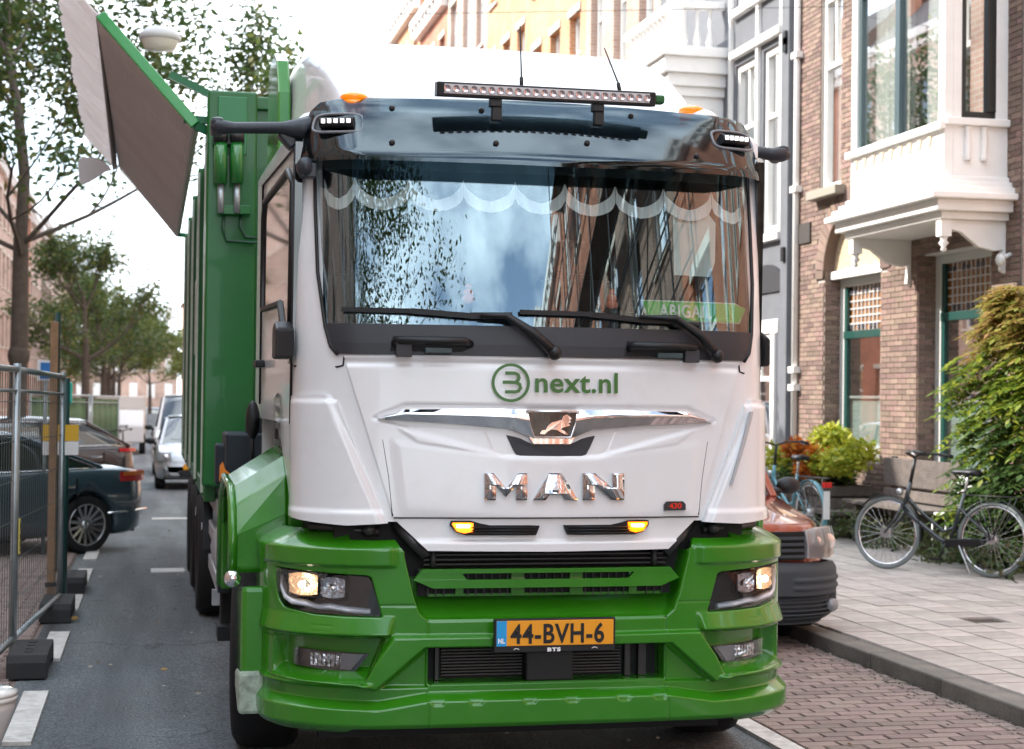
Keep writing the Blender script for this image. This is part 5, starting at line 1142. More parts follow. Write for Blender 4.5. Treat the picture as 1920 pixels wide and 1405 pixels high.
def ground_window(a, b, c, d, tz, bz, nlead):
    X0 = XR+.25; t = 0.15; mb = MB()
    mb.box(X0-.02,X0+.06,a,a+t,c,d).box(X0-.02,X0+.06,b-t,b,c,d).box(X0-.02,X0+.06,a+t,b-t,d-.12,d).box(X0-.22,X0+.06,a-.0,b+.0,c-.10,c+.0)
    o = mb.build('window', GRF, A_, 0.008)
    mb = MB(); mb.box(XR+.08,X0-.021,a+.02,b-.02,d-.02,d+.09); mb.build('lintel', WF, o, .01)
    mb = MB(); mb.box(X0-.03,X0+.03,a+t,b-t,tz,tz+.10).box(X0-.01,X0+.03,a+t,a+t+.07,c,d-.12).box(X0-.01,X0+.03,b-t-.07,b-t,c,d-.12); mb.build('green_sash', DG, o, .005)
    mb = MB(); mb.box(X0+.05,X0+.06,a+t,b-t,tz+.10,d-.12); mb.build('leaded_glass', AMBG, o)
    mb = MB(); n = nlead; y0, y1 = a+t+.07, b-t-.07
    for k in range(1, n): y = y0+(y1-y0)*k/n; mb.box(X0+.03,X0+.05,y-.008,y+.008,tz+.10,d-.12)
    for k in range(1, 6): z = tz+.10+(d-.12-tz-.10)*k/6; mb.box(X0+.031,X0+.049,y0,y1,z-.008,z+.008)
    mb.build('lead_bars', mat('lead_pale', (0.62,0.60,0.60), .5), o)
    mb = MB()
    for k in range(n):
        for zz in (tz+.13, d-.22):
            if (k*7+int(zz*10)) % 3: y = y0+(y1-y0)*(k+.5)/n; mb.box(X0+.025,X0+.05,y-.035,y+.035,zz,zz+.06)
    mb.build('leaded_blocks', mat('leaded_dark', (0.05,0.05,0.06), .3), o, kind='stuff')
    mb = MB().add([(X0+.02,a+t,c),(X0+.02,b-t,c),(X0+.02,b-t,tz),(X0+.02,a+t,tz)], [(0,1,2,3)]); mb.build('pane', PANE, o)
    mb = MB(); mb.box(X0+.07,X0+.08,a+t,b-t,c+.0,bz); mb.build('frosted_panel', FROST, o)
    mb = MB(); mb.box(X0+.03,X0+.06,a+t,b-t,bz,bz+.035).box(X0+.03,X0+.06,a+t,b-t,c+.12,c+.15); mb.build('glazing_rail', GRF, o)
    mb = MB(); mb.box(X0+.9,X0+.95,a-.4,b+.4,c-.3,d); mb.build('room_back', mat('room_brown', (0.10,0.075,0.055), .9), o)
    mb = MB(); mb.grid([[(X0+.13+.02*math.sin(k*2), y0+(.28)*k/8, z) for k in range(9)] for z in (c, tz)]); mb.build('curtain', CURT, o)
ground_window(19.02,20.80,1.0,3.42,2.60,1.80,11); ground_window(16.25,18.02,0.85,3.52,2.72,1.75,12)
mb = MB(); mb.box(XR-.03,XR+.02,Ya+.01,Yb-.01,.09,.62); mb.build('plinth', mat('plinth', (0.13,0.12,0.11), .8, var=.2, vscale=6), A_)
o = window(A_, XR, 1, 20.28,20.98,4.62,7.3, deep=.05); mb = MB(); mb.box(XR-.16,XR+.04,20.1,21.1,4.50,4.62); mb.build('stone_sill', mat('stone_grey', (0.30,0.27,0.22), .8), A_, .01)
for q in OP[4:7]: window(A_, XR, 1, *q)
# oriel
OX = 8.16; O0, O1 = 15.93, 18.30
orl = empty('o', (0,0,0)); bpy.data.objects.remove(orl)
mb = MB()
mb.box(OX,OX+.10,O0,O0+.14,4.16,8.2).box(OX,OX+.10,O1-.14,O1,4.16,8.2).box(OX,OX+.08,O0+.14,O1-.14,4.16,4.66)     # front posts and apron
mb.box(OX+.10,XR,O0,O0+.08,4.16,4.78).box(OX+.10,OX+.20,O0,O0+.08,4.78,8.2).box(XR-.14,XR,O0,O0+.08,4.78,8.2).box(OX+.10,XR,O1-.08,O1,4.16,8.2)
mb.box(OX,XR,O0,O1,8.2,8.6)
ori = mb.build('oriel', mat('oriel_white', (0.86,0.83,0.80), .45, var=.04), A_, .006)
OW = mat('oriel_white', (0.86,0.83,0.80), .45)
mb = MB(); mb.box(OX-.07,OX,O0-.04,O1+.04,4.66,4.74).box(OX+.0,XR,O0-.06,O0,4.70,4.78); mb.build('oriel_sill', OW, ori, .01)
for k, (e0, z0_, z1_) in enumerate(((.05,4.10,4.16),(.11,4.04,4.10),(.17,3.97,4.04),(.24,3.90,3.97),(.14,3.78,3.90))):
    mb = MB(); mb.box(OX-e0,XR-.0,O0-e0,O1+e0,z0_,z1_); mb.build('oriel_moulding', OW, ori, .012)
mb = MB(); mb.box(OX-.05,XR,O0-.05,O1+.05,3.70,3.78); mb.build('oriel_soffit', OW, ori, .01)
for k in range(9):
    y = O0+.32+k*.235; mb = MB(); mb.prism([(y-.05,4.62),(y+.05,4.62),(y+.03,4.56),(y,4.50),(y-.03,4.56)], 'x', OX-.018, OX+.0); mb.build('carved_drop', mat('carved_tan', (0.70,0.58,0.42), .6), ori)  # carved drops in tan against the white apron
for k in range(2):
    x = OX+.26+k*.19; mb = MB(); mb.lathe([(.03,0),(.045,.03),(.03,.06),(.04,.2),(.03,.34),(.045,.36)], 'z', (x, O0-.02, 4.33), 12); mb.build('baluster', OW, ori)
mb = MB(); F0 = O0+.14; F1 = O1-.14; t = .07; x0_, x1_ = OX+.03, OX+.09
mb.box(x0_,x1_,F0,F0+t,4.66,8.2).box(x0_,x1_,F1-t,F1,4.66,8.2).box(x0_,x1_,F0+t,F1-t,4.66,4.74).box(x0_,x1_,F0+t,F1-t,6.55,6.65).box(x0_-.01,x1_,(F0+F1)/2-.06,(F0+F1)/2+.06,4.74,6.55)
sf = mb.build('oriel_sash', mat('sash_greygreen', (0.06,0.09,0.095), .35), ori, .006)
MB().add([(OX+.07,F0,4.7),(OX+.07,F1,4.7),(OX+.07,F1,8.2),(OX+.07,F0,8.2)], [(0,1,2,3)]).build('pane', PANE, sf)
mb = MB()
for s0, s1, ff_ in ((F0+.1,F0+.62,.55),(F0+.95,F0+1.12,.3),(F0+1.35,F0+1.95,.4)): mb.grid([[(OX+.20+.025*math.sin(k*1.9), s0+(s1-s0)*k/12*(1-ff_*max(0,(z-5.6)/2.4))+.2*max(0,(z-5.6)/2.4), z) for k in range(13)] for z in np.linspace(4.7,8,8)])
mb.build('curtain', CURT, sf)
mb = MB(); mb.box(OX+.20,XR-.14,O0+.02,O0+.06,4.78,4.86).box(XR-.24,XR-.14,O0+.0,O0+.07,4.86,8.2).box(OX+.20,OX+.26,O0+.02,O0+.06,4.86,8.2); sf2 = mb.build('side_sash', mat('sash_black', (0.012,0.016,0.018), .3), ori, .004)
MB().add([(OX+.2,O0+.05,4.8),(XR-.14,O0+.05,4.8),(XR-.14,O0+.05,8.2),(OX+.2,O0+.05,8.2)], [(0,1,2,3)]).build('pane', glassmat('pane_mirror', (0.3,0.3,0.3), .45, 0, .6), sf2)
MB().add([(XR+.2,O0,4.4),(XR+.2,O1,4.4),(XR+.2,O1,8.2),(XR+.2,O0,8.2)], [(0,1,2,3)]).build('room_back', mat('room_pale', (0.25,0.27,0.27), .9), ori)
for y in (O0+.02, O1-.12):
    mb = MB(); mb.box(OX-.03,OX+.09,y-.03,y+.09,3.52,3.70); mb.lathe([(.05,0),(.03,-.04),(.055,-.07),(.02,-.11),(.035,-.14),(0,-.17)], 'z', (OX+.03,y+.03,3.52), 12); mb.build('drop_finial', OW, ori)
    pr = [(OX+.09,3.70),(OX+.09,3.60),(OX+.22,3.57),(OX+.42,3.42),(OX+.62,3.38),(XR-.04,3.40),(XR-.06,3.18),(XR,3.14),(XR,3.70)]
    mb = MB(); mb.prism([(p, q) for p, q in pr], 'y', y, y+.07); mb.build('oriel_bracket', OW, ori, .006)
mb = MB(); mb.box(XR-.05,XR,15.78,15.92,2.88,2.98); hn = mb.build('house_number', mat('enamel_white', (0.85,0.85,0.85), .3), A_)
V, F = text_verts('148', .09, .001, 0, 1, width=.11); MB().add([(XR-.052, 15.905-v[0], 2.895+v[1]) for v in V], F).build('number_figures', BLACK, hn)
mb = MB(); mb.sphere((XR-.12,15.85,3.28), .07, 12, 8, (.7,1,1)); mb.cyl((XR-.1,15.85,3.30),(XR,15.85,3.34),.025); mb.build('wall_lamp', mat('lamp_white', (0.75,0.74,0.72), .4), A_)
mb = MB(); mb.cyl((XR-.05,21.70,0.1),(XR-.05,21.70,12),.045)
for z in (1.9,2.15,4.7,6.6): mb.box(XR-.11,XR+.0,21.60,21.80,z,z+.09)
mb.build('downpipe', WF, A_)
mb = MB(); mb.box(XR-.03,XR+.012,21.25,21.66,3.96,4.24); vg = mb.build('vent_grille', mat('vent_dark', (.05,.04,.035), .8), A_)
mb = MB(); mb.box(XR-.25,XR+.3,Ya,Yb,HA-.3,HA+.1); mb.build('cornice', WF, A_)
mb = MB(); mb.add([(XR,Ya,HA+.1),(XR,Yb,HA+.1),(XR+3,Yb,HA+2),(XR+3,Ya,HA+2)], [(0,1,2,3)]); mb.build('roof', mat('roof_tile', (0.11,0.09,0.085), 0.8, var=0.2), A_)
# --- building B: grey painted house
B_ = empty('grey_house', (0,0,0), 0, 'grey painted house with white window frames left of the white downpipe', 'house')
opB = [(22.55,24.1,0.9,2.75),(22.35,23.15,4.25,7.0),(23.45,24.35,4.25,7.0),(22.35,23.15,7.9,10.6),(23.45,24.35,7.9,10.6)]
wall_mb(XR, 1, 21.74, 28.3, 0.09, 15.4, opB, .22).build('wall', BR['grey'], B_)
for q in opB[1:]: window(B_, XR, 1, *q, deep=.04)
o = window(B_, XR, 1, *opB[0], deep=.02)
mb = MB(); mb.box(XR-.02,XR+.02,22.45,24.2,2.75,2.95).box(XR-.05,XR+.02,22.5,22.65,.1,2.75); mb.build('white_surround', WF, B_, .01)
mb = MB(); mb.prism([(22.9+.75*math.cos(t), 3.35+.42*math.sin(t)) for t in np.linspace(0, math.pi, 16)], 'x', XR-.03, XR+.01); mb.build('arched_hood', mat('hood_dark', (.03,.03,.035), .6), B_)
for i_, (a, b, z) in enumerate(((22.3,24.4,4.1),(22.3,24.4,7.75),(22.3,24.4,7.1))): mb = MB(); mb.box(XR-.1,XR+.03,a,b,z,z+.12); mb.build('window_band', WF, B_, .01)
for y in (22.28, 23.25, 24.45): mb = MB(); mb.box(XR-.06,XR+.0,y,y+.09,4.2,10.8); mb.build('white_pilaster', WF, B_)
mb = MB(); mb.box(XR-.10,XR,21.9,22.15,.1,12); mb.build('grey_pier', BR['grey'], B_)
for z in (3.95, 7.05, 6.95): mb = MB(); mb.box(XR-.14,XR-.1,21.95,22.05,z-.2,z); mb.build('wall_anchor', BLACK, B_)
mb = MB(); mb.box(XR-.3,XR+.3,21.75,28.3,15.2,15.6); mb.build('cornice', WF, B_)
# white oriel of the grey house with a balustrade balcony on top
bx0, by0, by1 = 8.04, 24.9, 27.6
mb = MB(); mb.box(bx0,XR,by0,by1,3.4,6.6); ob = mb.build('oriel', OW, B_, .01)
for e0, z0_, z1_ in ((.06,6.6,6.75),(.12,6.75,6.95),(.2,6.95,7.2),(.26,7.2,7.36)):
    mb = MB(); mb.box(bx0-e0,XR,by0-e0,by1+e0,z0_,z1_); mb.build('oriel_moulding', OW, ob, .012)
mb = MB(); mb.box(bx0-.012,bx0,by0+.25,by1-.25,4.6,6.4); mb.build('oriel_pane', mat('pale_blind', (0.62,0.63,0.60), .3), ob)
mb = MB(); mb.box(bx0+.2,XR-.18,by0-.012,by0,4.6,6.4); mb.build('oriel_pane', mat('pale_blind', (0.62,0.63,0.60), .3), ob)
mb = MB()
for y in np.arange(by0+.2, by1-.1, .22): mb.lathe([(.05,0),(.07,.1),(.035,.3),(.03,.55),(.05,.62)], 'z', (bx0+.06,y,7.40), 8)
for x in np.arange(bx0+.2, XR-.05, .22): mb.lathe([(.05,0),(.07,.1),(.035,.3),(.03,.55),(.05,.62)], 'z', (x,by0+.06,7.40), 8)
mb.build('balusters', OW, ob, kind='stuff')
mb = MB(); mb.box(bx0-.04,bx0+.14,by0-.04,by1,8.02,8.14).box(bx0+.14,XR,by0-.04,by0+.14,8.02,8.14).box(bx0-.06,bx0+.16,by0-.06,by0+.16,7.36,8.3).box(bx0-.0,XR,by0,by1,7.36,7.40); mb.build('balcony_rail', OW, ob, .01)
# --- farther right houses
YS = [28.32, 33.6, 39.0, 44.2, 50.5, 56.0, 61.8, 68.0]
lab = ['pale pink brick house behind the white balustrade balcony','orange brick house with white framed windows above the cab roof','second orange brick house from the balcony, red chimney behind the parapet','light brick house farther up the right side of the street','red brick house with a gable far up the right side','orange brick house far right above the roof deflector','last visible brick house before the open sky']
for i in range(7): house('brick_house', XR, 1, YS[i], YS[i+1]-.02, [15.5,15.0,16.2,15.2,14.6,15.8,15.4][i], ['pink','orange','orange','pink','red','orange','pink'][i], lab[i], nwin=3, gable=(i in (3,4)))
for i in range(12): house('brick_house', XR, 1, 68+i*11, 78.98+i*11, 14+(i*7%3), ['pink','red','orange','brown'][i%4], 'brick house far up the right side, hidden behind the truck', group='far houses on the right side', nwin=4, lo=True)
# --- houses behind the camera on both sides (seen in the windscreen)
YB_ = [-46,-38,-30,-23,-16,-9,-2,4.5,10.2,15.63]
for i in range(9):
    house('brick_house', XR, 1, YB_[i], YB_[i+1]-.02, [15,14,16,15,16.5,15,15.5,14.6,15.0][i], ['brown','red','pink','red','red','brown','red','red','pink'][i], ['','','','','','','','','light brick house at the right edge beside the climber'][i] or 'red and brown brick house behind the viewer on the right', group=None if i == 8 else 'houses behind the viewer', nwin=3)
# --- left side
YLs = [-46,-36,-26,-17,-8,1,10,19,28,37,46,55,64,73,82,92,102,113,124,136,150,165,180]
LLAB = {13:'pinkish terrace house cut by the left frame edge above the dark sedan',14:'pink brick terrace house just left of the nearest tree trunk',15:'red brick terrace house directly behind the nearest tree trunk',16:'pink terrace house just right of the nearest tree trunk',17:'brown brick terrace house seen above the blue sign plate',18:'pink terrace house seen above the wooden pole',19:'pinkish terrace house between the pole and the second tree',20:'red brick terrace house behind the crown of the second tree'}
for i in range(len(YLs)-1):
    house('brick_house', XL, -1, YLs[i], YLs[i+1]-.02, [13.9,14.5,13.6,14.7,14.0][i%5], ['pink','red','pink','brown','pink'][i%5], LLAB[i] if 13 <= i <= 20 else 'terrace house on the left, not in view', group='terrace houses on the left' if 13 <= i <= 20 else 'left houses not in view', nwin=4, lo=True)
mb = MB(); mb.grid([[(x, y, gz(y)+.1) for x in (-8.0,-5.6)] for y in (-60,11,20,30,40,53,260)]); mb.build('left_pavement', mat('far_paving', (0.3,0.27,0.25), .9, var=.2), kind='structure', norm=False)
# end of the street
for i, (x0, x1, Y, H, bk, lb) in enumerate(((-6,3.2,215,8.5,'pink','distant pale brick block closing the end of the street'),(3.4,14,190,12,'orange','distant orange brick corner house just left of the truck body'),(-22,-6.2,230,9,'brown','distant brown block behind the far trees'))):
    t = empty('distant_house', (0,0,0), 0, lb, 'house'); mb = MB(); mb.box(x0,x1,Y,Y+10,0,H); mb.build('wall', BR[bk], t)
    mb = MB(); mb.prism([(x0-.3,H),(x1+.3,H),((x0+x1)/2,H+3)], 'y', Y-.3, Y+10); mb.build('roof', mat('roof_tile', (0.11,0.09,0.085), .8), t)
    for zf in range(4):
        for x in np.arange(x0+1, x1-1, 2.2):
            mb = MB(); mb.box(x,x+1.0,Y-.06,Y,1.2+zf*3.3,3.1+zf*3.3); mb.build('window', WF, t)
# ------------------------------------------------------------------ cars
def bool_cut(me, cutters, m):
    o = bpy.data.objects.new('tmp', me); COL.objects.link(o); cs = []
    for c in cutters:
        co = bpy.data.objects.new('cut', c.mesh('cut')); COL.objects.link(co); cs.append(co)
        b = o.modifiers.new('b', 'BOOLEAN'); b.operation = 'DIFFERENCE'; b.object = co; b.solver = 'EXACT'
    bpy.context.view_layer.update(); r_ = bpy.data.meshes.new_from_object(o.evaluated_get(bpy.context.evaluated_depsgraph_get()))
    bpy.data.objects.remove(o)
    for c in cs: bpy.data.objects.remove(c)
    return r_
def car(name, loc, rz, label, paint, L, W, top, gh, Rw=0.32, wx=(0.85,None), clear=0.20, group=None, spokes=5, cat='car', nose=0.5, detail=True, chrome=True, tail=True, belt_in=0.88, y0=0.0):
    """faces -y. top: [(y, z)] hood/belt/boot line; gh: (y windscreen foot, y roof front, y roof rear, y rear glass foot, roof z)"""
    t = empty(name, loc, rz, label, cat, group); w_ = W/2; wr = wx[1] or L-0.95
    tyv = np.array([p[0] for p in top]); tzv = np.array([p[1] for p in top])
    ys = np.unique(np.concatenate([np.linspace(y0, .45, 10), np.linspace(.45, L-.4, 26), np.linspace(L-.4, L, 10)])); P = []
    for y in ys:
        e = min(y-y0, L-y); r_ = nose if y < L/2 else 0.4; f = 1 - 0.30*(1-min(1, e/r_))**2.4; zt = float(np.interp(y, tyv, tzv)); b = clear + 0.10*(1-min(1, e/.35))**2; ww = w_*f
        zt -= 0.10*(1-min(1, e/.10))**2
        hs = zt-b; row = [(0,b),(ww*.80,b),(ww*.95,b+.05),(ww*.985,b+.18),(ww,b+hs*.48),(ww*.99,b+hs*.66),(ww*.965,zt-.10),(ww*.92,zt-.03),(ww*belt_in,zt),(ww*.5,zt+.02),(0,zt+.025)]
        ring = [(x, y, z) for x, z in row]+[(-x, y, z) for x, z in row[::-1][1:-1]]; P.append(ring)
    n = len(P[0]); mb = MB(); vs = [p for r_ in P for p in r_]
    fs = [(i*n+j, i*n+(j+1)%n, (i+1)*n+(j+1)%n, (i+1)*n+j) for i in range(len(P)-1) for j in range(n)]
    mb.add(vs, fs, True); mb.f.append(tuple(range(n))); mb.s.append(False); mb.f.append(tuple(len(vs)-n+k for k in range(n))); mb.s.append(False)
    import bmesh
    me = mb.mesh('body'); bm = bmesh.new(); bm.from_mesh(me); bmesh.ops.recalc_face_normals(bm, faces=bm.faces); bm.to_mesh(me); bm.free()
    cut = [];
    for yy in (wx[0], wr):
        for sg in (-1, 1): c = MB(); c.cyl((sg*(w_-.28), yy, Rw), (sg*(w_+.2), yy, Rw), Rw+.055, n=28); cut.append(c)
    me = bool_cut(me, cut, paint); body = link('body', me, paint, t)
    mb = MB(); mb.box(-w_*.78, w_*.78, .15, L-.15, clear+.02, clear+.3); mb.build('underbody', DARK, t)
    y1, y2, y3, y4, zr = gh; zb1 = float(np.interp(y1, tyv, tzv)); wb = w_*belt_in; wt = w_*.70; P = []
    prof = [(y1, zb1), (y2, zr-.02), ((y2+y3)/2, zr), (y3, zr-.04), (y4, float(np.interp(y4, tyv, tzv))-.01)]
    gy = np.unique(np.concatenate([np.linspace(y1, y2, 7), np.linspace(y2, y3, 9), np.linspace(y3, y4, 7)]))
    for y in gy:
        z = float(np.interp(y, [p[0] for p in prof], [p[1] for p in prof])); zb = float(np.interp(y, tyv, tzv))-.02; k = max(0, min(1, (z-zb)/(zr-zb)))
        a = wb*.985; tp = wb+(wt-wb)*k
        P.append([(-a,y,zb),(-(a+(tp-a)*.55),y,zb+(z-zb)*.55),(-tp-.0,y,z-.05*k),(-tp*.93,y,z-.005),(-tp*.5,y,z+.02*k),(0,y,z+.03*k),(tp*.5,y,z+.02*k),(tp*.93,y,z-.005),(tp,y,z-.05*k),((a+(tp-a)*.55),y,zb+(z-zb)*.55),(a,y,zb)])
    MB().grid(P).build('glasshouse', SIDEG, t)
    mb = MB(); rp_ = [[(x, y, z+.012) for x, y, z in r_[2:9]] for r_, yq in zip(P, gy) if y2-.02 <= yq <= y3+.02]; mb.grid(rp_); ro = mb.build('roof', paint, t)
    for sg in (-1, 1):
        mb = MB(); mb.obox((sg*wb*.97,y1-.02,zb1-.02),(sg*wt*.99,y2,zr-.05),.06,.05).obox((sg*wt*.99,y2,zr-.05),(sg*wt*.99,y3,zr-.07),.05,.06).obox((sg*wt*.99,y3,zr-.07),(sg*wb*.95,y4,prof[-1][1]),.10,.06)
        mb.build('pillar', paint, t, .01)
        ym = (y2+y3)/2+.1; mb = MB(); mb.obox((sg*wb*.99,ym,float(np.interp(ym,tyv,tzv))),(sg*wt*1.01,ym,zr-.06),.03,.08); mb.build('door_post', BLACK, t)
        if chrome:
            mb = MB(); mb.tube([(sg*(wb*1.0+.012), y, float(np.interp(y,tyv,tzv))-.004) for y in np.linspace(y1+.1, y4-.1, 10)], .011, 5)
            mb.tube([(sg*(wt*1.0+.012), y2+.05, zr-.05), (sg*(wt+.012), y3-.05, zr-.07), (sg*(wb*.98+.01), y4-.12, float(np.interp(y4,tyv,tzv))+.02)], .011, 5); mb.build('chrome_trim', CHROME, t)
        ym2 = y1+.25; mb = MB(); mb.sphere((sg*(w_+.09), ym2, zb1+.06), .10, 12, 8, (1,.55,.7)); mb.cyl((sg*(w_-.05),ym2,zb1),(sg*(w_+.05),ym2,zb1+.04),.03); mb.build('door_mirror', paint if chrome else BLACK, t)
        for yy in ((y2+y3)/2+.02, (y2+y3)/2+1.0):
            mb = MB(); mb.box(min(sg*(w_-.02),sg*(w_+.03)),max(sg*(w_-.02),sg*(w_+.03)),yy-.10,yy+.10,zb1-.16,zb1-.125); mb.build('door_handle', CHROME if chrome else BLACK, t, .006)
        for yy in (y1+.12,(y2+y3)/2+.12,(y2+y3)/2+1.15):
            mb = MB(); mb.box(min(sg*(w_*.97),sg*(w_+.002)),max(sg*(w_*.97),sg*(w_+.002)),yy-.004,yy+.004,clear+.2,zb1-.05); mb.build('door_gap', BLACK, t)
    for yy in (wx[0], wr):
        for sg in (-1, 1):
            mb = MB(); h = .105; mb.lathe([(Rw*.70,-h*.9),(Rw*.9,-h),(Rw*.98,-h*.8),(Rw,-h*.5),(Rw,h*.5),(Rw*.98,h*.8),(Rw*.9,h),(Rw*.70,h*.9)], 'x', n=36); o = mb.build('wheel', RUBBER, t); o.location = (sg*(w_-.12), yy, Rw)
            mb = MB(); mb.lathe([(Rw*.72,sg*h*.95),(Rw*.66,sg*h*.9),(Rw*.64,-sg*h*.3),(Rw*.2,-sg*h*.3),(0,-sg*h*.3)], 'x', n=30); mb.build('rim', mat('rim_dark', (.05,.05,.055), .4, metal=.5), o)
            mb = MB()
            for k in range(spokes): a = 2*math.pi*k/spokes; mb.obox((sg*h*.45, Rw*.12*math.cos(a), Rw*.12*math.sin(a)), (sg*h*.85, Rw*.68*math.cos(a), Rw*.68*math.sin(a)), Rw*.10 if spokes > 8 else Rw*.2, .02, (1,0,0))
            mb.lathe([(Rw*.17,sg*h*.3),(Rw*.15,sg*h*.7),(0,sg*h*.75)], 'x', n=16); mb.tube([(sg*h*.92, Rw*.69*math.cos(a), Rw*.69*math.sin(a)) for a in np.linspace(0,2*math.pi,33)[:-1]], .010, 6, closed=True); mb.build('spokes', mat('alloy', (.55,.55,.57), .22, metal=.9), o)
    return t, dict(w=w_, L=L, ty=tyv, tz=tzv)
PB = mat('petrol_paint', (0.055,0.090,0.115), 0.22, metal=0.3, coat=1.0)
PM = mat('maroon_paint', (0.028,0.016,0.018), 0.25, metal=0.3, coat=1.0)
PS = mat('silver_paint', (0.50,0.51,0.53), 0.28, metal=0.5, coat=.8)
PW = mat('van_paint', (0.72,0.72,0.72), 0.3, coat=.5)
PO = mat('copper_paint', (0.24,0.038,0.016), 0.2, metal=0.35, coat=1.0)
AMBT = mat('tail_orange', (0.85,0.20,0.03), .2, coat=1); REDT = mat('tail_red', (0.6,0.02,0.02), .15, coat=1)
# sedan on the left, tail towards the road; heading -x and slightly towards the viewer
rzS = math.atan2(-math.cos(R(24)), 1); hd = R(-66)
def place(px, Y, z=None): p = atY(px, 740, Y); return (p.x, Y, gz(Y) if z is None else z)
L_ = 4.70; ang = R(-68)      # car local +y (tail) -> world
tx, ty_ = -0.46, 20.5
t, d = car('sedan', (tx-L_*math.cos(R(35)), ty_-L_*math.sin(R(35)), gz(19)-.02), R(-90+35), 'dark petrol blue sedan with multi spoke wheels parked behind the mesh fence', PB, L_, 1.80,
    [(0,.62),(.12,.72),(.5,.84),(1.25,.93),(2.0,.94),(3.3,.96),(3.9,.98),(4.35,.97),(4.6,.93),(4.7,.84)], (1.15,1.95,3.05,4.05,1.40), Rw=.335, wx=(.85,3.80), spokes=15)
for sg in (-1, 1):
    w2 = .9
    mb = MB(); mb.grid([[(sg*(w2*f), y, z+dz) for f, y in ((.99,4.22),(.975,4.42),(.90,4.60),(.74,4.70),(.55,4.72))] for z, dz in ((.93,0),(.90,0),(.86,0),(.82,0))]); mb.build('tail_lamp', REDT, t)
    mb = MB(); mb.grid([[(sg*(w2*f+.004), y+.004, z) for f, y in ((.985,4.26),(.975,4.42),(.90,4.60))] for z in (.93,.885)]); mb.build('tail_indicator', AMBT, t)
    mb = MB(); mb.tube([(sg*w2*f, y, z) for f, y, z in ((1.0,4.05,.46),(.985,4.3,.47),(.93,4.55,.48),(.80,4.70,.48))], .014, 6); mb.build('bumper_strip', CHROME, t)
mb = MB(); mb.box(-.6,.6,4.68,4.73,.40,.5); mb.build('rear_bumper', BLACK, t, .02)
# maroon estate behind
t, d = car('estate_car', (-.55-4.6*math.cos(R(25)), 30.2-4.6*math.sin(R(25)), gz(29)), R(-90+25), 'maroon brown estate car parked at an angle behind the dark sedan', PM, 4.6, 1.8,
    [(0,.62),(.12,.74),(.5,.86),(1.2,.95),(2.5,.97),(4.0,1.0),(4.5,.98),(4.6,.86)], (1.1,1.85,3.7,4.45,1.46), Rw=.33, wx=(.85,3.6), spokes=5)
for sg in (-1, 1): mb = MB(); mb.grid([[(sg*(.9*f), y, z) for f, y in ((.99,4.2),(.96,4.38),(.88,4.55),(.7,4.62))] for z in (.95,.89)]); mb.build('tail_lamp', REDT, t)
# silver hatchback facing the viewer
t, d = car('hatchback', (.90, 33.6, gz(33.6)), 0, 'silver hatchback facing the viewer, partly hidden by the truck body', PS, 3.8, 1.66,
    [(0,.56),(.10,.66),(.4,.80),(.95,.93),(2.0,.95),(3.4,.98),(3.8,.9)], (.85,1.55,3.2,3.75,1.47), Rw=.30, wx=(.72,3.15), spokes=5, chrome=False)
def face(t, w2, zl, zg, m_h, y=0.0, big=False):
    for sg in (-1, 1):
        mb = MB(); mb.grid([[(sg*w2*f, y+yy+a, z) for f, yy in ((.97,.36),(.90,.18),(.78,.07),(.60,.015))] for z, a in ((zl+.10,.06),(zl+.04,.0),(zl-.06,-.02))]); mb.build('headlight', m_h, t)
        mb = MB(); mb.sphere((sg*w2*.72, y+.04, zl+.01), .055, 10, 8); mb.build('lamp_bulb', REFL, t)
        mb = MB(); mb.sphere((sg*w2*.72, y+.01, zg-.10), .05, 12, 8, (1,.4,1)); mb.build('fog_lamp', mat('fog_dark', (.08,.08,.08), .2), t)
    mb = MB(); mb.prism([(-w2*.45,zg),(w2*.45,zg),(w2*.38,zg-.12),(-w2*.38,zg-.12)], 'y', y-.03, y+.1); mb.build('grille', BLACK, t, .02)
    mb = MB(); mb.box(-.26,.26,y-.045,y-.03,zg+.02,zg+.13); mb.build('number_plate', mat('plate_yellow', (0.90,0.36,0.015), 0.35), t)
face(t, .83, .66, .40, mat('headlamp_clear', (.35,.36,.37), .08, coat=1))
mb = MB(); mb.obox((-.5,.98,1.0),(.1,.93,.98),.015,.015); mb.build('wiper', BLACK, t)
t, d = car('white_van', (.95, 40.5, gz(40)), 0, 'white van facing the viewer right behind the silver hatchback', PW, 4.6, 1.85,
    [(0,.60),(.10,.78),(.5,1.0),(1.1,1.12),(4.5,1.15),(4.6,.9)], (1.0,1.75,4.3,4.5,1.95), Rw=.33, wx=(.85,3.6), spokes=5, chrome=False)
face(t, .92, .82, .52, mat('headlamp_clear', (.35,.36,.37), .08, coat=1))
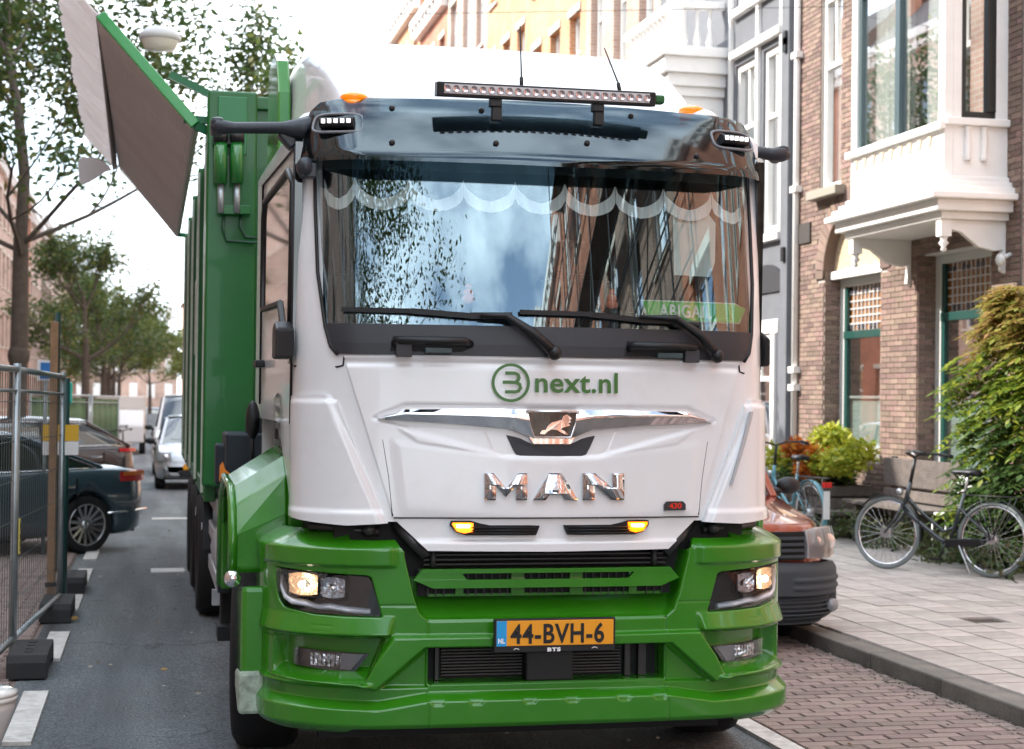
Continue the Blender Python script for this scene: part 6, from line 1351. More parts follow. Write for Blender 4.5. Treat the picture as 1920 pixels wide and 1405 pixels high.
# copper coloured small van parked at the right
t, d = car('small_van', (3.93, 10.72, 0), 0, 'copper orange small van with grey bumper parked between the truck and the kerb', PO, 4.4, 1.72,
    [(0,.70),(.04,.78),(.20,.86),(.55,.93),(1.10,1.03),(1.3,1.05),(4.3,1.10),(4.4,.9)], (1.10,1.75,4.1,4.35,1.80), Rw=.31, wx=(.80,3.6), clear=.20, spokes=5, chrome=False, nose=.42, belt_in=.86, y0=.13)
GB = mat('bumper_grey', (0.036,0.046,0.056), .6, bump=.25, bscale=250)
CS = Surf(.42, .875, .34, .62, lambda Z: 0*Z, 0.06)
def cg(top, bot, nm, m_, off=0, th=.03, rel=None, nu=60, nv=24, par=t):
    mb = ruled(CS, top, bot, nu, nv, off, th, rel, by_s=True); return mb.build(nm, m_, par)
def crv(S, Z):
    o = -.05*np.clip((Z-.55)/.08, 0, 1)**2 - .10*np.clip((.30-Z)/.10, 0, 1)**2
    for z in (.50,.445): o += .012*ramp(np.abs(Z-z)-.014, .012)*ramp(-(np.abs(S)-.45), .03)
    o -= .05*ramp(sdf(np.abs(S), Z, [(-.1,.385),(.95,.385),(.92,.245),(-.1,.235)]), .02)
    return o
sm_ = CS.smax-.01
cg([(-sm_,.60),(0,.635),(sm_,.60)], [(-sm_,.24),(-.8,.185),(.8,.185),(sm_,.24)], 'front_bumper', GB, .035, .03, crv, 160, 70)
for z in (.355,.325,.295,.265): cg([(-.86,z),(.86,z)], [(-.86,z-.010),(.86,z-.010)], 'bumper_slat', GB, .012, .03, None, 40, 3)
for sg in (-1, 1):
    g = (lambda p: p) if sg > 0 else mir
    cg(g([(.56,.845),(.70,.862),(.93,.865),(1.02,.85)]), g([(.56,.655),(.80,.645),(1.02,.69)]), 'headlight', mat('headlamp_clear2', (.42,.42,.42), .1, coat=1, bump=.6, bscale=30), .012, .03, lambda S, Z: -.03*np.clip((Z-.75)/.11,0,1))
    for s_, r_ in ((.66,.055),(.82,.065)):
        p = CS.pt(sg*s_, .755, -.012); mb = MB(); mb.sphere(tuple(p), r_, 12, 8, (1,.18,1)); mb.build('lamp_bowl', REFL, t)
    cg(g([(.565,.842),(.70,.860),(.93,.863),(1.015,.848)]), g([(.565,.658),(.80,.648),(1.015,.693)]), 'lamp_cover', LENS, .028, .004, lambda S, Z: -.03*np.clip((Z-.75)/.11,0,1))
    p = CS.pt(sg*.83, .31, .03); mb = MB(); mb.lathe([(.0,-.02),(.04,-.015),(.048,0),(.05,.03)], 'y', tuple(p), 16); mb.build('fog_lamp', mat('fog_glass', (.25,.26,.27), .1, coat=1), t)
for k in range(4): cg([(-.54,.805-.042*k),(.54,.805-.042*k)], [(-.54,.785-.042*k),(.54,.785-.042*k)], 'grille_slat', GB, .012, .03, None, 30, 3)
cg([(-.55,.84),(.55,.84)], [(-.55,.64),(.55,.64)], 'grille_back', DARK, -.01, .02, None, 30, 4)
p0 = CS.pt(0, .5, .06); mb = MB(); mb.box(-.26,.26,p0[1]-.03,p0[1],.455,.565); mb.build('number_plate', mat('plate_pale', (.75,.75,.72), .4), t)
# box lorry far on the left
t = empty('delivery_lorry', (-1.15,58,gz(58)), 0, 'pale boxy lorry parked far down the left side behind the tarpaulin', 'lorry')
MB().box(-.75,.95,1.4,5,.55,2.0).build('cargo_box', mat('box_pale', (.62,.58,.54), .5), t, .03); MB().prism([(0,.4),(0,1.0),(.4,1.5),(1.35,1.55),(1.35,.4)], 'x', -.7, .9).build('cab', PW, t, .05)
for sg, y in ((-.65,.7),(.85,.7),(-.65,4),(.85,4)): mb = MB(); mb.cyl((sg-.1,y,.35),(sg+.1,y,.35),.35); mb.build('wheel', RUBBER, t)
# ------------------------------------------------------------------ bicycles
def bicycle(loc, rz, label, col, group=None, lean=0, basket=False, wn_='bicycle', carrier_white=False):
    t = empty(wn_, loc, rz, label, 'bicycle', group); t.rotation_euler = (lean, 0, rz); Rr = .355; WB = 1.10; fm = mat('bike_'+'_'.join(str(int(c*100)) for c in col), col, .3, coat=.5)
    def whl(x):
        mb = MB(); mb.tube([(x+(Rr-.018)*math.cos(a), 0, Rr+(Rr-.018)*math.sin(a)) for a in np.linspace(0,2*math.pi,49)[:-1]], .019, 8, closed=True); w_ = mb.build('wheel', mat('tyre_grey', (.16,.18,.18), .6), t)
        mb = MB(); mb.tube([(x+(Rr-.045)*math.cos(a), 0, Rr+(Rr-.045)*math.sin(a)) for a in np.linspace(0,2*math.pi,41)[:-1]], .011, 6, closed=True); mb.build('rim', CHROME, w_)
        mb = MB()
        for k in range(28):
            a = 2*math.pi*k/28; b = a+(.35 if k%2 else -.35); s = .03 if k%4 < 2 else -.03
            mb.tube([(x+.03*math.cos(b), s, Rr+.03*math.sin(b)), (x+(Rr-.05)*math.cos(a), 0, Rr+(Rr-.05)*math.sin(a))], .0022, 3, cap=False)
        mb.build('spokes', mat('spoke_steel', (.6,.6,.62), .25, metal=.9), w_, kind='stuff')
        mb = MB(); mb.cyl((x,-.05,Rr),(x,.05,Rr),.045 if x < .5 else .05, n=16); mb.build('hub', ALU, w_)
    whl(0); whl(WB)
    bb = (.44,0,.29); st = (.30,0,.78); hd0 = (.93,0,.60); hd1 = (.87,0,.86)
    mb = MB(); mb.tube([hd0,(.80,0,.50),(.55,0,.33),bb], .025, 8).tube([bb, st], .018, 8).tube([(.90,0,.72),(.78,0,.60),(.50,0,.40),(.395,0,.45)], .016, 8).tube([hd0, hd1], .023, 8)
    for s in (-.05, .05): mb.tube([bb,(0,s,Rr)], .010, 6).tube([(.34,s*.5,.64),(0,s,Rr)], .009, 6).tube([(.93,s,.62),(.97,s,.52),(WB,s,Rr)], .013, 6)
    mb.tube([(.93,-.05,.62),(.93,.05,.62)], .018, 6); mb.build('frame', fm, t)
    mb = MB(); mb.tube([hd1,(.83,0,1.10)], .018, 8).tube([(.60,-.29,1.13),(.72,-.27,1.15),(.86,-.14,1.14),(.84,0,1.10),(.86,.14,1.14),(.72,.27,1.15),(.60,.29,1.13)], .012, 8); hb_ = mb.build('handlebar', BLACK, t)
    for s in (-1, 1):
        mb = MB(); mb.tube([(.58,s*.292,1.128),(.71,s*.272,1.15)], .018, 8); mb.build('grip', RUBBER, hb_)
        mb = MB(); mb.tube([(.74,s*.26,1.145),(.68,s*.30,1.11)], .007, 5); mb.build('brake_lever', ALU, hb_)
    mb = MB(); mb.grid([[(x, y*wd, z+.06-.03*(abs(y)**2)) for y in (-1,-.6,0,.6,1)] for x, wd, z in ((.14,.06,.93),(.17,.10,.95),(.24,.10,.945),(.32,.05,.945),(.42,.022,.94),(.44,.01,.925))]); sd_ = mb.build('saddle', BLACK, t); sd_.modifiers.new('s','SOLIDIFY').thickness = .04
    mb = MB(); mb.cyl(st,(.27,0,.98),.013); mb.build('seat_post', ALU, sd_)
    for x in (0, WB):
        a0, a1 = (R(20), R(215)) if x == 0 else (R(40), R(190)); mb = MB()
        mb.grid([[(x+(Rr+.02)*math.cos(a), s, Rr+(Rr+.02)*math.sin(a)) for s in (-.03,0,.03)] for a in np.linspace(a0, a1, 22)]); o = mb.build('mudguard', fm if x == 0 else BLACK, t); o.modifiers.new('s','SOLIDIFY').thickness = .004
    mb = MB()
    for s in (-.06, .06): mb.tube([(-.36,s,.76),(.26,s,.76)], .006, 5).tube([(-.02,s,Rr),(-.20,s,.76)], .005, 5).tube([(0,s,Rr),(.12,s,.76)], .005, 5)
    for x in (-.36,-.2,0,.2): mb.tube([(x,-.06,.76),(x,.06,.76)], .005, 5)
    mb.tube([(-.36,-.06,.76),(-.40,0,.76),(-.36,.06,.76)], .006, 5); mb.build('luggage_rack', BLACK, t)
    mb = MB(); mb.prism([(.05,.31),(.10,.36),(.44,.335),(.49,.29),(.44,.25),(.10,.29)], 'y', .055, .075); mb.build('chain_guard', BLACK, t, .01)
    mb = MB(); mb.tube([(.44,.07,.29),(.44,-.07,.29)], .018).tube([(.44,.085,.29),(.50,.085,.14)], .010, 6).tube([(.44,-.085,.29),(.38,-.085,.44)], .010, 6); mb.box(.45,.55,.09,.17,.125,.15).box(.33,.43,-.17,-.09,.43,.455); mb.build('pedal_crank', BLACK, t)
    mb = MB(); mb.sphere((.98,0,.76), .035, 10, 8); mb.build('head_lamp', ALU, t)
    mb = MB(); mb.box(-.42,-.38,-.05,.05,.66,.72); mb.build('rear_reflector', REDT, t)
    mb = MB(); mb.tube([(.30,.08,.28),(.14,.16,.02)], .008, 5); mb.build('kickstand', ALU, t)
    mb = MB(); mb.tube([(.16,.04,.62),(.10,.06,.56),(.16,-.04,.50),(.24,.0,.52)], .012, 6); mb.build('ring_lock', BLACK, t)
    if carrier_white: mb = MB(); mb.box(-.395,-.385,-.04,.04,.30,.62); mb.build('white_flap', PW, t)
    return t
bicycle((7.70,14.02,.12), math.atan2(.90,-.66), 'dark grey step-through bicycle standing on the pavement in front of the bench', (.025,.032,.038), lean=R(4))
bicycle((7.42,17.7,.12), R(96), 'light blue bicycle seen from behind beside the yellow flower planter', (.10,.30,.37), carrier_white=True)
fb_ = bicycle((-1.1,36.5,gz(36)), R(75), 'dark city bicycle parked nearest on the far left kerb', (.04,.04,.045), group='bicycles parked far down the left kerb')
for i, (x, y, lb) in enumerate(((-.95,39.5,'second dark bicycle in the far left kerb row'),(-1.0,42.8,'third dark bicycle in the far left kerb row'),(-.9,46.5,'farthest dark bicycle in the far left kerb row'))):
    c = copy_tree(fb_); c.location = (x, y, gz(y)); c.rotation_euler[2] = R(70+i*12); c['label'] = lb
t = empty('motor_scooter', (-.95,27.0,gz(27)), R(200), 'black scooter with a yellow plate parked behind the dark sedan', 'scooter')
mb = MB(); mb.prism([(-.6,.35),(-.5,.62),(-.1,.72),(.15,.45),(.45,.40),(.55,.85),(.62,.85),(.6,.3),(.2,.25),(-.4,.25)], 'y', -.14, .14); mb.build('body', GLOSSB, t, .03)
for x in (-.5,.62): mb = MB(); mb.tube([(x+.2*math.cos(a),0,.22+.2*math.sin(a)) for a in np.linspace(0,2*math.pi,25)[:-1]], .05, 8, closed=True); mb.build('wheel', RUBBER, t)
mb = MB(); mb.tube([(.5,-.3,.98),(.58,0,.95),(.5,.3,.98)], .015).tube([(.58,0,.95),(.6,0,.6)], .02); mb.build('handlebar', BLACK, t)
MB().box(-.66,-.63,-.10,.10,.42,.60).build('number_plate', mat('plate_yellow', (0.90,0.36,0.015), 0.35), t)
# ------------------------------------------------------------------ trees and plants
BARK = mat('bark', (0.095,0.075,0.060), .95, var=.3, vscale=9, bump=1.0, bscale=25)
LFG = leafmat('leaf_green', [(0.050,0.095,0.024),(0.080,0.135,0.032),(0.055,0.11,0.028),(0.11,0.15,0.035),(0.19,0.18,0.04)], .35)
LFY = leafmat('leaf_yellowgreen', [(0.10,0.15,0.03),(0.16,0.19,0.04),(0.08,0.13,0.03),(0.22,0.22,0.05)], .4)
def tree(loc, H, r0_, crown_r, seed, label, nleaf, lsize, lm=LFG, group='street trees along the left kerb', trunk_h=None, depth=4, lean=0.0, squash=.8):
    g = random.Random(seed); t = empty('street_tree', loc, 0, label, 'tree', group); mb = MB(); tips = []
    th = trunk_h or H*.42
    def branch(p, d, l, r_, lev):
        n = 4; pts = [p]; rs = [r_]; q = Vector(p); dd = Vector(d)
        for k in range(n):
            dd = (dd+Vector((g.uniform(-.16,.16), g.uniform(-.16,.16), g.uniform(-.02,.12)))).normalized(); q = q+dd*(l/n); pts.append(q.copy()); rs.append(r_*(1-.45*(k+1)/n))
            if lev >= 2: tips.append((q.copy(), lev))
        mb.tube(pts, [q_*(1 if lev < 1 else .7) for q_ in rs], 8 if lev < 2 else 5, cap=False)
        if lev >= depth: return
        for k in range(g.choice((3,3,4)) if lev else 6):
            a = g.uniform(0, 2*math.pi); sp = g.uniform(.45,.95) if lev else g.uniform(.5,1.0); b = dd.orthogonal().normalized(); c = dd.cross(b)
            nd = (dd + (b*math.cos(a)+c*math.sin(a))*sp).normalized(); st = pts[-1] if (lev and k < 2) else pts[g.choice((2,3,4))]
            branch(st, nd, l*g.uniform(.55,.8) if lev else crown_r*g.uniform(.5,.75), r_*.5, lev+1)
    P0 = Vector((0,0,0)); trunk = [(0,0,-.1),(g.uniform(-.03,.03),0,th*.3),(lean*.5,g.uniform(-.04,.04),th*.65),(lean,0,th)]
    mb.tube(trunk, [r0_*1.25,r0_,r0_*.92,r0_*.8], 12, cap=False)
    mb.sphere((g.uniform(-.03,.03),0,th*.55), r0_*1.18, 10, 8, (1,1,1.3))
    branch(Vector(trunk[-1]), Vector((lean*.1,0,1)), (H-th)*.55, r0_*.7, 0)
    for k in range(5): a = 2*math.pi*k/5+g.random(); branch(Vector((lean,0,th*g.uniform(.9,1.0))), Vector((math.cos(a),math.sin(a),g.uniform(.2,.7))).normalized(), crown_r*g.uniform(.6,.9), r0_*.4, 1)
    mb.build('trunk', BARK, t, norm=False)
    gg = np.random.default_rng(seed); T_ = np.array([tuple(p) for p, l in tips]); w_ = np.array([1.0 if l >= 3 else .4 for p, l in tips]); w_ *= gg.uniform(.1,1.6,len(w_))**1.5; w_ /= w_.sum()
    i = gg.choice(len(T_), nleaf, p=w_); C = T_[i]+gg.normal(0, crown_r*.075, (nleaf,3))*np.array([1,1,squash])
    leaves('crown', C, lsize, lm, t, droop=.35, aspect=.5, seed=seed)
    return t
tree((-2.25,29.5,gz(29)), 12.5, .16, 3.1, 3, 'nearest street tree on the left, thick trunk with a swelling behind the fence', 38000, .15, trunk_h=4.6, depth=4)
tree((-2.30,60,gz(60)), 7.4, .16, 2.0, 11, 'second street tree on the left, rounded loose crown above the parked cars', 7500, .17, trunk_h=3.4)
tree((-2.35,84,gz(60)), 7.5, .17, 2.2, 12, 'third street tree on the left, behind the second crown', 5000, .22, trunk_h=3.4)
for i, (x, y, h) in enumerate(((-2.6,104,7.2),(-2.7,122,7.2),(-2.7,142,7.4),(-.2,176,8.5),(4.3,186,9))):
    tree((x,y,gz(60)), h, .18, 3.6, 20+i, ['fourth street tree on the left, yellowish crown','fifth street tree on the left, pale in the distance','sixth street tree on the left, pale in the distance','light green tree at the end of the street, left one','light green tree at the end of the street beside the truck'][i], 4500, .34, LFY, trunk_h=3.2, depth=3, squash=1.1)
tree((-3.3,-3.6,0), 12, .16, 3.4, 5, 'tall tree behind the viewer, mirrored in the windscreen', 30000, .095, group=None, trunk_h=4.2)
tree((-2.3,17.8,gz(18)), 13, .13, 3.0, 8, 'overhanging tree whose leafy twigs enter at the top left', 3800, .10, group=None, trunk_h=6.6)
# hanging lantern
p = atY(300, 66, 20); t = empty('hanging_lamp', (p.x, 20, p.z), 0, 'pale street lantern hanging on a wire over the road at top left', 'lamp')
mb = MB(); mb.lathe([(0,.10),(.16,.08),(.24,.0),(.25,-.06),(.22,-.07)], 'z', n=20); mb.build('shade', mat('lantern', (.55,.56,.55), .4), t); MB().lathe([(.22,-.07),(.18,-.17),(0,-.20)], 'z', n=20).build('bowl', mat('bowl', (.75,.72,.65), .2), t)
MB().tube([(-8.5,0,.9),(0,0,.2),(8.8,0,.9)], .0035, 4).build('wire', BLACK, t)
# ---- climber on the wall at the right
t = empty('climbing_shrub', (8.45,15.35,.1), 0, 'tall climbing shrub with green and orange compound leaves at the right edge', 'shrub')
mb = MB(); g = random.Random(2)
for k in range(5): x = g.uniform(-.1,.25); y = g.uniform(-.5,.5); mb.tube([(.1,y*.3,0),(x,y*.7,.8),(x+.05,y,1.6),(x+.1,y*1.2,2.5)], [.03,.025,.018,.008], 6)
mb.build('stem', BARK, t)
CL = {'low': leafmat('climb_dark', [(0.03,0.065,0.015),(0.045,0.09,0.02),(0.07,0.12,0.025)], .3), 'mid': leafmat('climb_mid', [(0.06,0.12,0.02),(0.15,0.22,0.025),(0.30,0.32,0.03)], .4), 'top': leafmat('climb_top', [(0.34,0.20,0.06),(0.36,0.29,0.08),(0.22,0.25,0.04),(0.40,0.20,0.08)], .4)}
lobj = 0; acc = {'low': [], 'mid': [], 'top': []}
base_leaf = MB().add([(0,0,0),(.42,.24,.03),(1,0,-.05),(.42,-.24,.03)], [(0,1,2),(0,2,3)]).mesh('leaf')
lme = {}
for k_, m_ in CL.items():
    me = base_leaf.copy(); me.materials.clear(); me.materials.append(m_); lme[k_] = me
for k in range(900):
    z = g.uniform(.15, 2.85); wd = np.interp(z, [0,.6,1.2,2.0,2.5,2.85], [.75,1.0,1.0,1.0,.7,.3]); y = g.uniform(-1.15,.42)*wd-.05; x = g.uniform(-.22,.32)*wd-.05
    if z > 2.2: y = y*.9-.25
    d = Vector((g.uniform(-1,-.2), g.uniform(-1,1), g.uniform(-.5,.15))).normalized(); o0 = Vector((x,y,z)); s_ = d.cross(Vector((0,0,1))).normalized(); Lr = g.uniform(.18,.34)
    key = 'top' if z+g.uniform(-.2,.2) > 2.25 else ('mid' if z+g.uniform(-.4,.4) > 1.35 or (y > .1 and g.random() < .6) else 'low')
    nl = 5
    for j in range(nl*2+1):
        if j == nl*2: base = o0+d*Lr; dr = d
        else: base = o0+d*Lr*((j//2+1)/(nl+.6)); sd_ = 1 if j%2 else -1; dr = (s_*sd_*.9+d*.45).normalized()
        base = base+Vector((0,0,-.10*((base-o0).length/Lr)**2*Lr*3))
        dr = (dr+Vector((0,0,-.25))).normalized()
        sz = g.uniform(.09,.135)
        if x < -.14 and lobj < 240 and inview(8.45+base.x, 15.35+base.y, .1+base.z):
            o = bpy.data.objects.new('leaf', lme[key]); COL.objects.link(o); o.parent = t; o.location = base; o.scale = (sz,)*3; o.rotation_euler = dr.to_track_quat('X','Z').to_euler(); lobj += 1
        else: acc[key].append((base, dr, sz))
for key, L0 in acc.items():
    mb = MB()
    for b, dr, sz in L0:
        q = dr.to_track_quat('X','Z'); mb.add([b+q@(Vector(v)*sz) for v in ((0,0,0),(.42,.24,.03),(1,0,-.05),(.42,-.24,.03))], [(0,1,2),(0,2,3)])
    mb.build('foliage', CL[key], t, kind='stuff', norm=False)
# ---- planter with yellow and rust flowers on a crate
def shrub(name, loc, rad, n, cols, label, size, kind_nm, seed, cat='plant'):
    t = empty(name, loc, 0, label, cat); gg = np.random.default_rng(seed)
    for i, (c, frac, cen, rr) in enumerate(cols):
        m_ = int(n*frac); v = gg.normal(size=(m_,3)); v /= np.linalg.norm(v, axis=1)[:,None]; v *= gg.uniform(.3,1,m_)[:,None]**.5
        C = np.array(cen)+v*np.array(rr)+gg.normal(0,.02,(m_,3)); C[:,2] = np.maximum(C[:,2], .02)
        leaves('foliage', C, size, leafmat(name+str(i)+str(seed), c, .4), t, seed=seed+i, aspect=.5)
    mb = MB(); g = random.Random(seed)
    for k in range(10): mb.tube([(g.uniform(-.05,.05),g.uniform(-.05,.05),0),(g.uniform(-rad,rad)*.5,g.uniform(-rad,rad)*.5,rad*1.2)], .006, 4)
    mb.build('stem', BARK, t); return t
PL = (8.35,19.3)
gcl = random.Random(77); YC = [(0.36,0.40,0.03),(0.50,0.48,0.05),(0.20,0.30,0.03)]; RC = [(0.46,0.13,0.015),(0.40,0.08,0.01),(0.50,0.24,0.03)]; DC = [(0.05,0.10,0.02),(0.10,0.16,0.02)]
cl_ = []
for k in range(9): cl_.append((YC, .06, (gcl.uniform(-.3,.15), gcl.uniform(-.95,1.05), gcl.uniform(.22,.62)), (.20,.30,.17)))
for k in range(5): cl_.append((RC, .055, (gcl.uniform(-.38,-.15), gcl.uniform(-.55,.35), gcl.uniform(.15,.42)), (.13,.20,.11)))
for k in range(5): cl_.append((DC, .05, (gcl.uniform(-.25,.2), gcl.uniform(-.7,.8), gcl.uniform(.05,.25)), (.2,.28,.14)))
shrub('flowering_plant', (*PL,.72), .5, 6500, cl_, 'bright yellow and rust flowering plant on the wooden crate', .095, 'p', 31)
t = empty('wooden_crate', (*PL,.45), 0, 'weathered wooden crate under the yellow flowers', 'crate')
WOOD = mat('weathered_wood', (0.125,0.10,0.088), .85, var=.3, vscale=12, bump=.7, bscale=40, isl=.15)
mb = MB()
for z in (0,.15): 
    for s in (-.3,.28): mb = MB(); mb.box(s,s+.02,-.62,.62,z,z+.12); mb.build('slat', WOOD, t, .004)
    for s in (-.64,.62): mb = MB(); mb.box(-.28,.28,s,s+.02,z,z+.12); mb.build('slat', WOOD, t, .004)
MB().box(-.27,.27,-.61,.61,.02,.25).build('soil', mat('soil', (0.06,0.045,0.035), 1.0), t)
for s in (-.6,0,.58):
    mb = MB(); mb.box(-.33,-.30,s,s+.08,-.02,.28); mb.build('upright', WOOD, t, .004)
t = empty('low_bench', (8.35,19.4,.12), 0, 'low grey plank bench carrying the crate of flowers', 'bench')
for k in range(4): mb = MB(); x = -.40+k*.19; mb.box(x,x+.17,-1.2,1.2,.27,.325); mb.build('plank', WOOD, t, .006)
for y in (-1.0,.9): mb = MB(); mb.box(-.36,.30,y,y+.09,.0,.268); mb.build('leg', WOOD, t, .006)
t = empty('garden_bench', (8.38,17.1,.12), 0, 'weathered plank bench with a high back behind the dark bicycle', 'bench')
for k, (z0_, z1_) in enumerate(((.66,.98),(.50,.62))): mb = MB(); mb.box(.12,.165,-.95,.95,z0_,z1_); mb.build('back_plank', WOOD, t, .006)
for k in range(3): mb = MB(); x = -.36+k*.155; mb.box(x,x+.145,-1.05,1.05,.44,.485); mb.build('seat_plank', WOOD, t, .006)
for y in (-.85,.75): mb = MB(); mb.box(-.32,.08,y,y+.10,0,.438).box(.165,.21,y,y+.1,0,1.0); mb.build('leg', WOOD, t, .006)
t = empty('white_chair', (8.30,15.95,.12), 0, 'small white metal chair half hidden behind the bicycle saddle', 'chair')
mb = MB(); mb.box(-.17,.17,-.17,.17,.44,.47); mb.build('seat', mat('chair_white', (.72,.72,.70), .4), t, .01)
mb = MB(); mb.box(.15,.17,-.17,.17,.66,.92); mb.build('backrest', mat('chair_white', (.72,.72,.70), .4), t, .01)
for x in (-.15,.15):
    for y in (-.15,.15): mb = MB(); mb.cyl((x,y,0),(x,y,.44 if x < 0 else .92),.012); mb.build('leg', mat('chair_white', (.72,.72,.70), .4), t)
gg = np.random.default_rng(9); n = 5200
Yv = gg.uniform(13.6,20.5,n); Xv = 8.05+gg.uniform(-.25,.85,n)-.3*(Yv < 15.5)*gg.random(n); hh = .12+np.abs(gg.normal(0,.11,n))+.12*(np.sin(Yv*4)+1)*.5
o = leaves('ground_plants', np.stack([Xv,Yv,hh],1), .085, leafmat('low_leaf', [(0.03,0.06,0.015),(0.07,0.11,0.025),(0.10,0.09,0.04),(0.05,0.09,0.02)], .3), None, seed=12, flat=.8, droop=-.3); o['label'] = 'low mixed greenery along the foot of the wall'
MB().box(7.75,8.9,13.4,21,.09,.115).build('planting_bed', mat('soil', (0.06,0.045,0.035), 1.0, var=.4, vscale=30, bump=1, bscale=60), kind='structure')
# ------------------------------------------------------------------ fence, blocks, bowl and signs on the left
def fence(p0, p1, label, z0=.14, H=1.76, tarp=None, step=.10, group='mesh fence panels on the left'):
    a = Vector((p0[0],p0[1],0)); b = Vector((p1[0],p1[1],0)); d = b-a; L0 = d.length; t = empty('mesh_fence', (p0[0],p0[1],gz(p0[1])+z0), math.atan2(d.y, d.x), label, 'fence', group)
    dz = gz(p1[1])-gz(p0[1])
    z = lambda x: dz*x/L0
    for nm, q in (('upright',[(0,0,-.10),(0,0,H+.04)]),('upright',[(L0,0,dz-.10),(L0,0,dz+H+.04)]),('top_rail',[(0,0,H),(L0,0,dz+H)]),('bottom_rail',[(0,0,.0),(L0,0,dz)]),('cross_tube',[(0,0,H-.14),(L0,0,dz+H-.14)])):
        mb = MB(); mb.tube(q, .021 if nm != 'cross_tube' else .012, 10); mb.build(nm, STEEL, t)
    mb = MB()
    for x in np.arange(step, L0, step): mb.tube([(x,.0,z(x)),(x,.0,z(x)+H)], .0022, 4, cap=False)
    for zz in np.arange(.25, H, .26): mb.tube([(0,.004,zz),(L0,.004,zz+dz)], .003, 4, cap=False)
    mb.build('wire_mesh', mat('wire', (.12,.14,.14), .5, metal=.5), t, kind='stuff')
    if tarp: mb = MB(); mb.grid([[(x, .02+.02*math.sin(x*9), z(x)+zz) for x in np.linspace(.1,L0-.1,20)] for zz in (.5,H-.05)]); o = mb.build('tarpaulin', tarp, t); o.modifiers.new('s','SOLIDIFY').thickness = .004
    return t
f1 = fence((-1.10,7.7), (-.865,11.15), 'nearest mesh fence panel leaving the frame at the left')
f2 = fence((-.86,11.2), (-.70,13.7), 'mesh fence panel ending beside the wooden pole')
for f in (f2,):
    mb = MB(); mb.box(-.024,.024,-.030,-.022,.55,.78); s = mb.build('rental_sticker', mat('sticker_yellow', (.75,.62,.15), .5), f)
    V, F = text_verts('HUUR', .05, .001, 0, 1, width=.19); MB().add([(-v[1]+.018, -.0315, .57+v[0]) for v in V], F).build('sticker_lettering', BLACK, s)
TP = mat('green_tarp', (.04,.12,.04), .6, bump=.4, bscale=8)
fence((-2.3,33), (-1.3,36), 'far fence panel with green tarpaulin behind the maroon car', tarp=TP, step=.2)
fence((-1.25,36.2), (-.75,39.5), 'farthest fence panel with green tarpaulin near the parked bicycles', tarp=TP, step=.2)
def foot(x, y, label):
    t = empty('ballast_block', (x,y,gz(y)), 0, label, 'ballast block', 'rubber fence feet'); mb = MB()
    mb.prism([(-.36,.0),(-.30,.0),(-.28,.04),(.28,.04),(.30,0),(.36,0),(.36,.10),(.33,.145),(-.33,.145),(-.36,.10)], 'x', -.12, .12); mb.build('block', mat('foot_rubber', (.028,.029,.030), .8, var=.2, vscale=12, bump=.4, bscale=60), t, .008)
    for k in (-.2,-.07,.07,.2): mb = MB(); mb.cyl((0,k,.140),(0,k,.149),.028,n=12); mb.build('socket', DARK, t)
foot(-.72,10.75,'black rubber fence foot nearest the viewer'); foot(-.70,13.4,'black rubber fence foot at the wooden pole'); foot(-.68,15.4,'small black fence foot behind the pole')
p = atY(95, 1108, 14.0); t = empty('wooden_pole', (p.x,14.0,gz(14)), 0, 'tall square wooden pole standing at the end of the fence', 'pole'); mb = MB(); mb.box(-.032,.032,-.032,.032,0,2.36); mb.build('timber', mat('timber', (.34,.20,.11), .8, var=.25, vscale=10, bump=.5, bscale=50), t, .004)
mb = MB(); mb.box(-.045,.045,-.045,.045,.18,.215); mb.build('strap', BLACK, t)
t = empty('notice_board', (p.x-.02,14.6,gz(14)), 0, 'yellow notice fixed to the green post behind the wooden pole', 'notice'); mb = MB(); mb.cyl((.09,0,0),(.09,0,1.9),.03); mb.build('post', mat('post_green', (.01,.06,.055), .4), t)
MB().box(-.10,.20,-.045,-.035,1.36,1.50).build('yellow_sheet', mat('notice_yellow', (.85,.50,.03), .5), t); MB().box(-.10,.20,-.045,-.035,1.24,1.355).build('white_sheet', mat('letter_white', (0.95,0.95,0.95), 0.4), t)
p = atY(85, 740, 19); t = empty('parking_sign', (p.x,19,gz(19)), 0, 'blue and white sign plate on a thin post behind the fence', 'sign'); mb = MB(); mb.cyl((0,.03,0),(0,.03,2.15),.022); mb.build('post', STEEL, t); MB().box(-.09,.09,-.01,.005,1.95,2.18).build('white_border', mat('letter_white', (0.95,0.95,0.95), 0.4), t)
MB().box(-.055,.055,-.016,-.01,1.97,2.15).build('blue_plate', mat('sign_blue', (.02,.22,.65), .4), t)
p = atY(118, 740, 22); t = empty('utility_box', (p.x,22,gz(22)), 0, 'turquoise box on a post left of the road', 'box'); MB().box(-.12,.12,-.1,.1,1.70,1.98).build('casing', mat('turquoise', (.03,.45,.35), .5), t, .02); MB().cyl((0,0,0),(0,0,1.7),.03).build('post', STEEL, t)
p = atY(107, 700, 17); t = empty('round_sign', (p.x,17,gz(17)), 0, 'narrow sign seen edge on above the fence end', 'sign'); mb = MB(); mb.cyl((0,0,0),(0,0,2.6),.028); mb.build('post', mat('post_green', (.01,.06,.055), .4), t); mb = MB(); mb.lathe([(0,-.012),(.26,-.01),(.27,0),(.26,.01),(0,.012)], 'x', (-.03,0,2.25), 24); o = mb.build('plate', mat('sign_grey', (.5,.52,.55), .4), t)
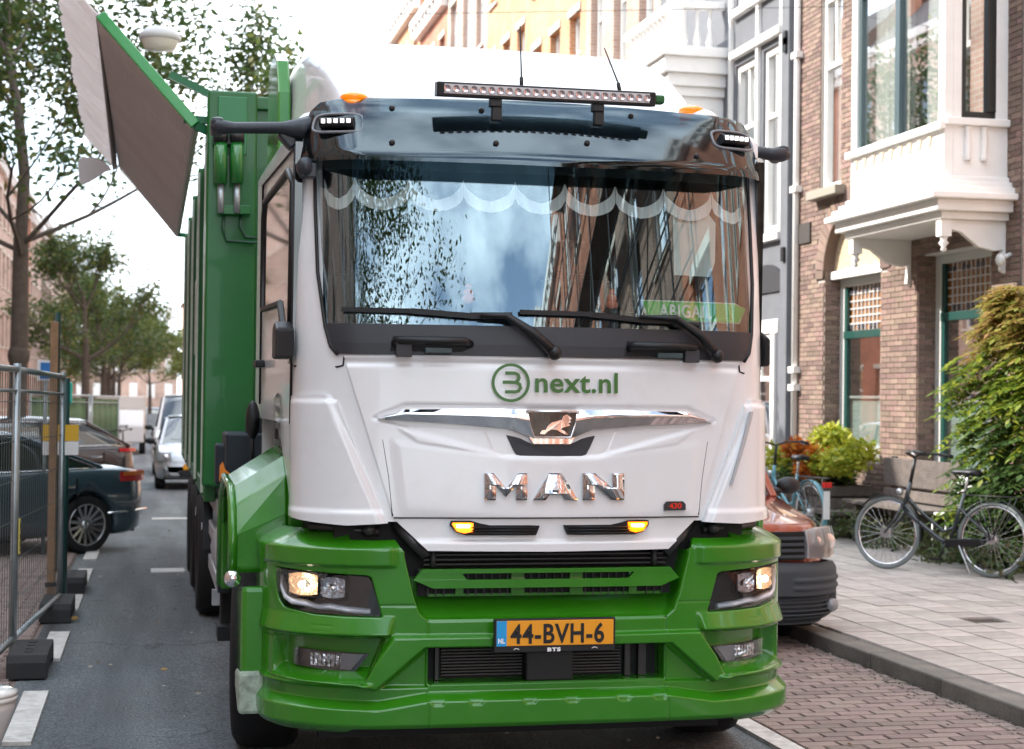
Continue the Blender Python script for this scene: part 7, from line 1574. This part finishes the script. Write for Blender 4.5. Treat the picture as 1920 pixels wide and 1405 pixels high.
# white ceramic bowl left at the kerb
t = empty('toilet_bowl', (-.83,7.55,0), R(14), 'white glazed toilet bowl with closed lid cut by the bottom left corner', 'toilet')
CER = mat('ceramic', (.66,.64,.62), .12, coat=1); CERL = mat('ceramic_lid', (.80,.79,.76), .15, coat=1)
def oval(a, b, z, sx=0): return [(sx+a*math.cos(q), b*math.sin(q), z) for q in np.linspace(0, 2*math.pi, 33)[:-1]]
def loft(rings):
    mb = MB(); n = len(rings[0]); mb.add([p for r_ in rings for p in r_], [(i*n+k, i*n+(k+1)%n, (i+1)*n+(k+1)%n, (i+1)*n+k) for i in range(len(rings)-1) for k in range(n)], True)
    mb.f.append(tuple(range(n))); mb.s.append(True); mb.f.append(tuple((len(rings)-1)*n+k for k in range(n))); mb.s.append(True); return mb
loft([oval(.19,.15,0),oval(.18,.145,.05),oval(.19,.15,.16),oval(.24,.175,.28),oval(.265,.19,.35),oval(.268,.192,.385)]).build('bowl', CER, t)
loft([oval(.262,.188,.386),oval(.276,.198,.39),oval(.278,.20,.405),oval(.270,.193,.41)]).build('seat', CERL, t)
loft([oval(.268,.192,.411),oval(.277,.199,.415),oval(.272,.195,.430),oval(.23,.16,.445),oval(.10,.07,.452)]).build('lid', CERL, t)
# scaffold behind the viewer, mirrored in the windscreen
t = empty('scaffold', (7.7,-14,0), 0, 'steel scaffold with plank decks against the houses behind the viewer', 'scaffold')
for i in range(7):
    for x in (0,.9): mb = MB(); mb.cyl((x,i*2.2,0),(x,i*2.2,15),.03,n=8); mb.build('standard', BLACK, t)
for z in range(1, 8):
    for x in (0,.9): mb = MB(); mb.cyl((x,0,z*2),(x,13.2,z*2),.025,n=8).cyl((x,0,z*2+1),(x,13.2,z*2+1),.02,n=8); mb.build('ledger', BLACK, t)
    if z in (3,5,7): mb = MB(); mb.box(.02,.88,0,13.2,z*2+.03,z*2+.07); mb.build('deck', WOOD, t)
for i in range(6): mb = MB(); mb.cyl((0,i*2.2,2+2*(i%3)),(0,(i+1)*2.2,6+2*(i%3)),.022,n=8); mb.build('brace', BLACK, t)
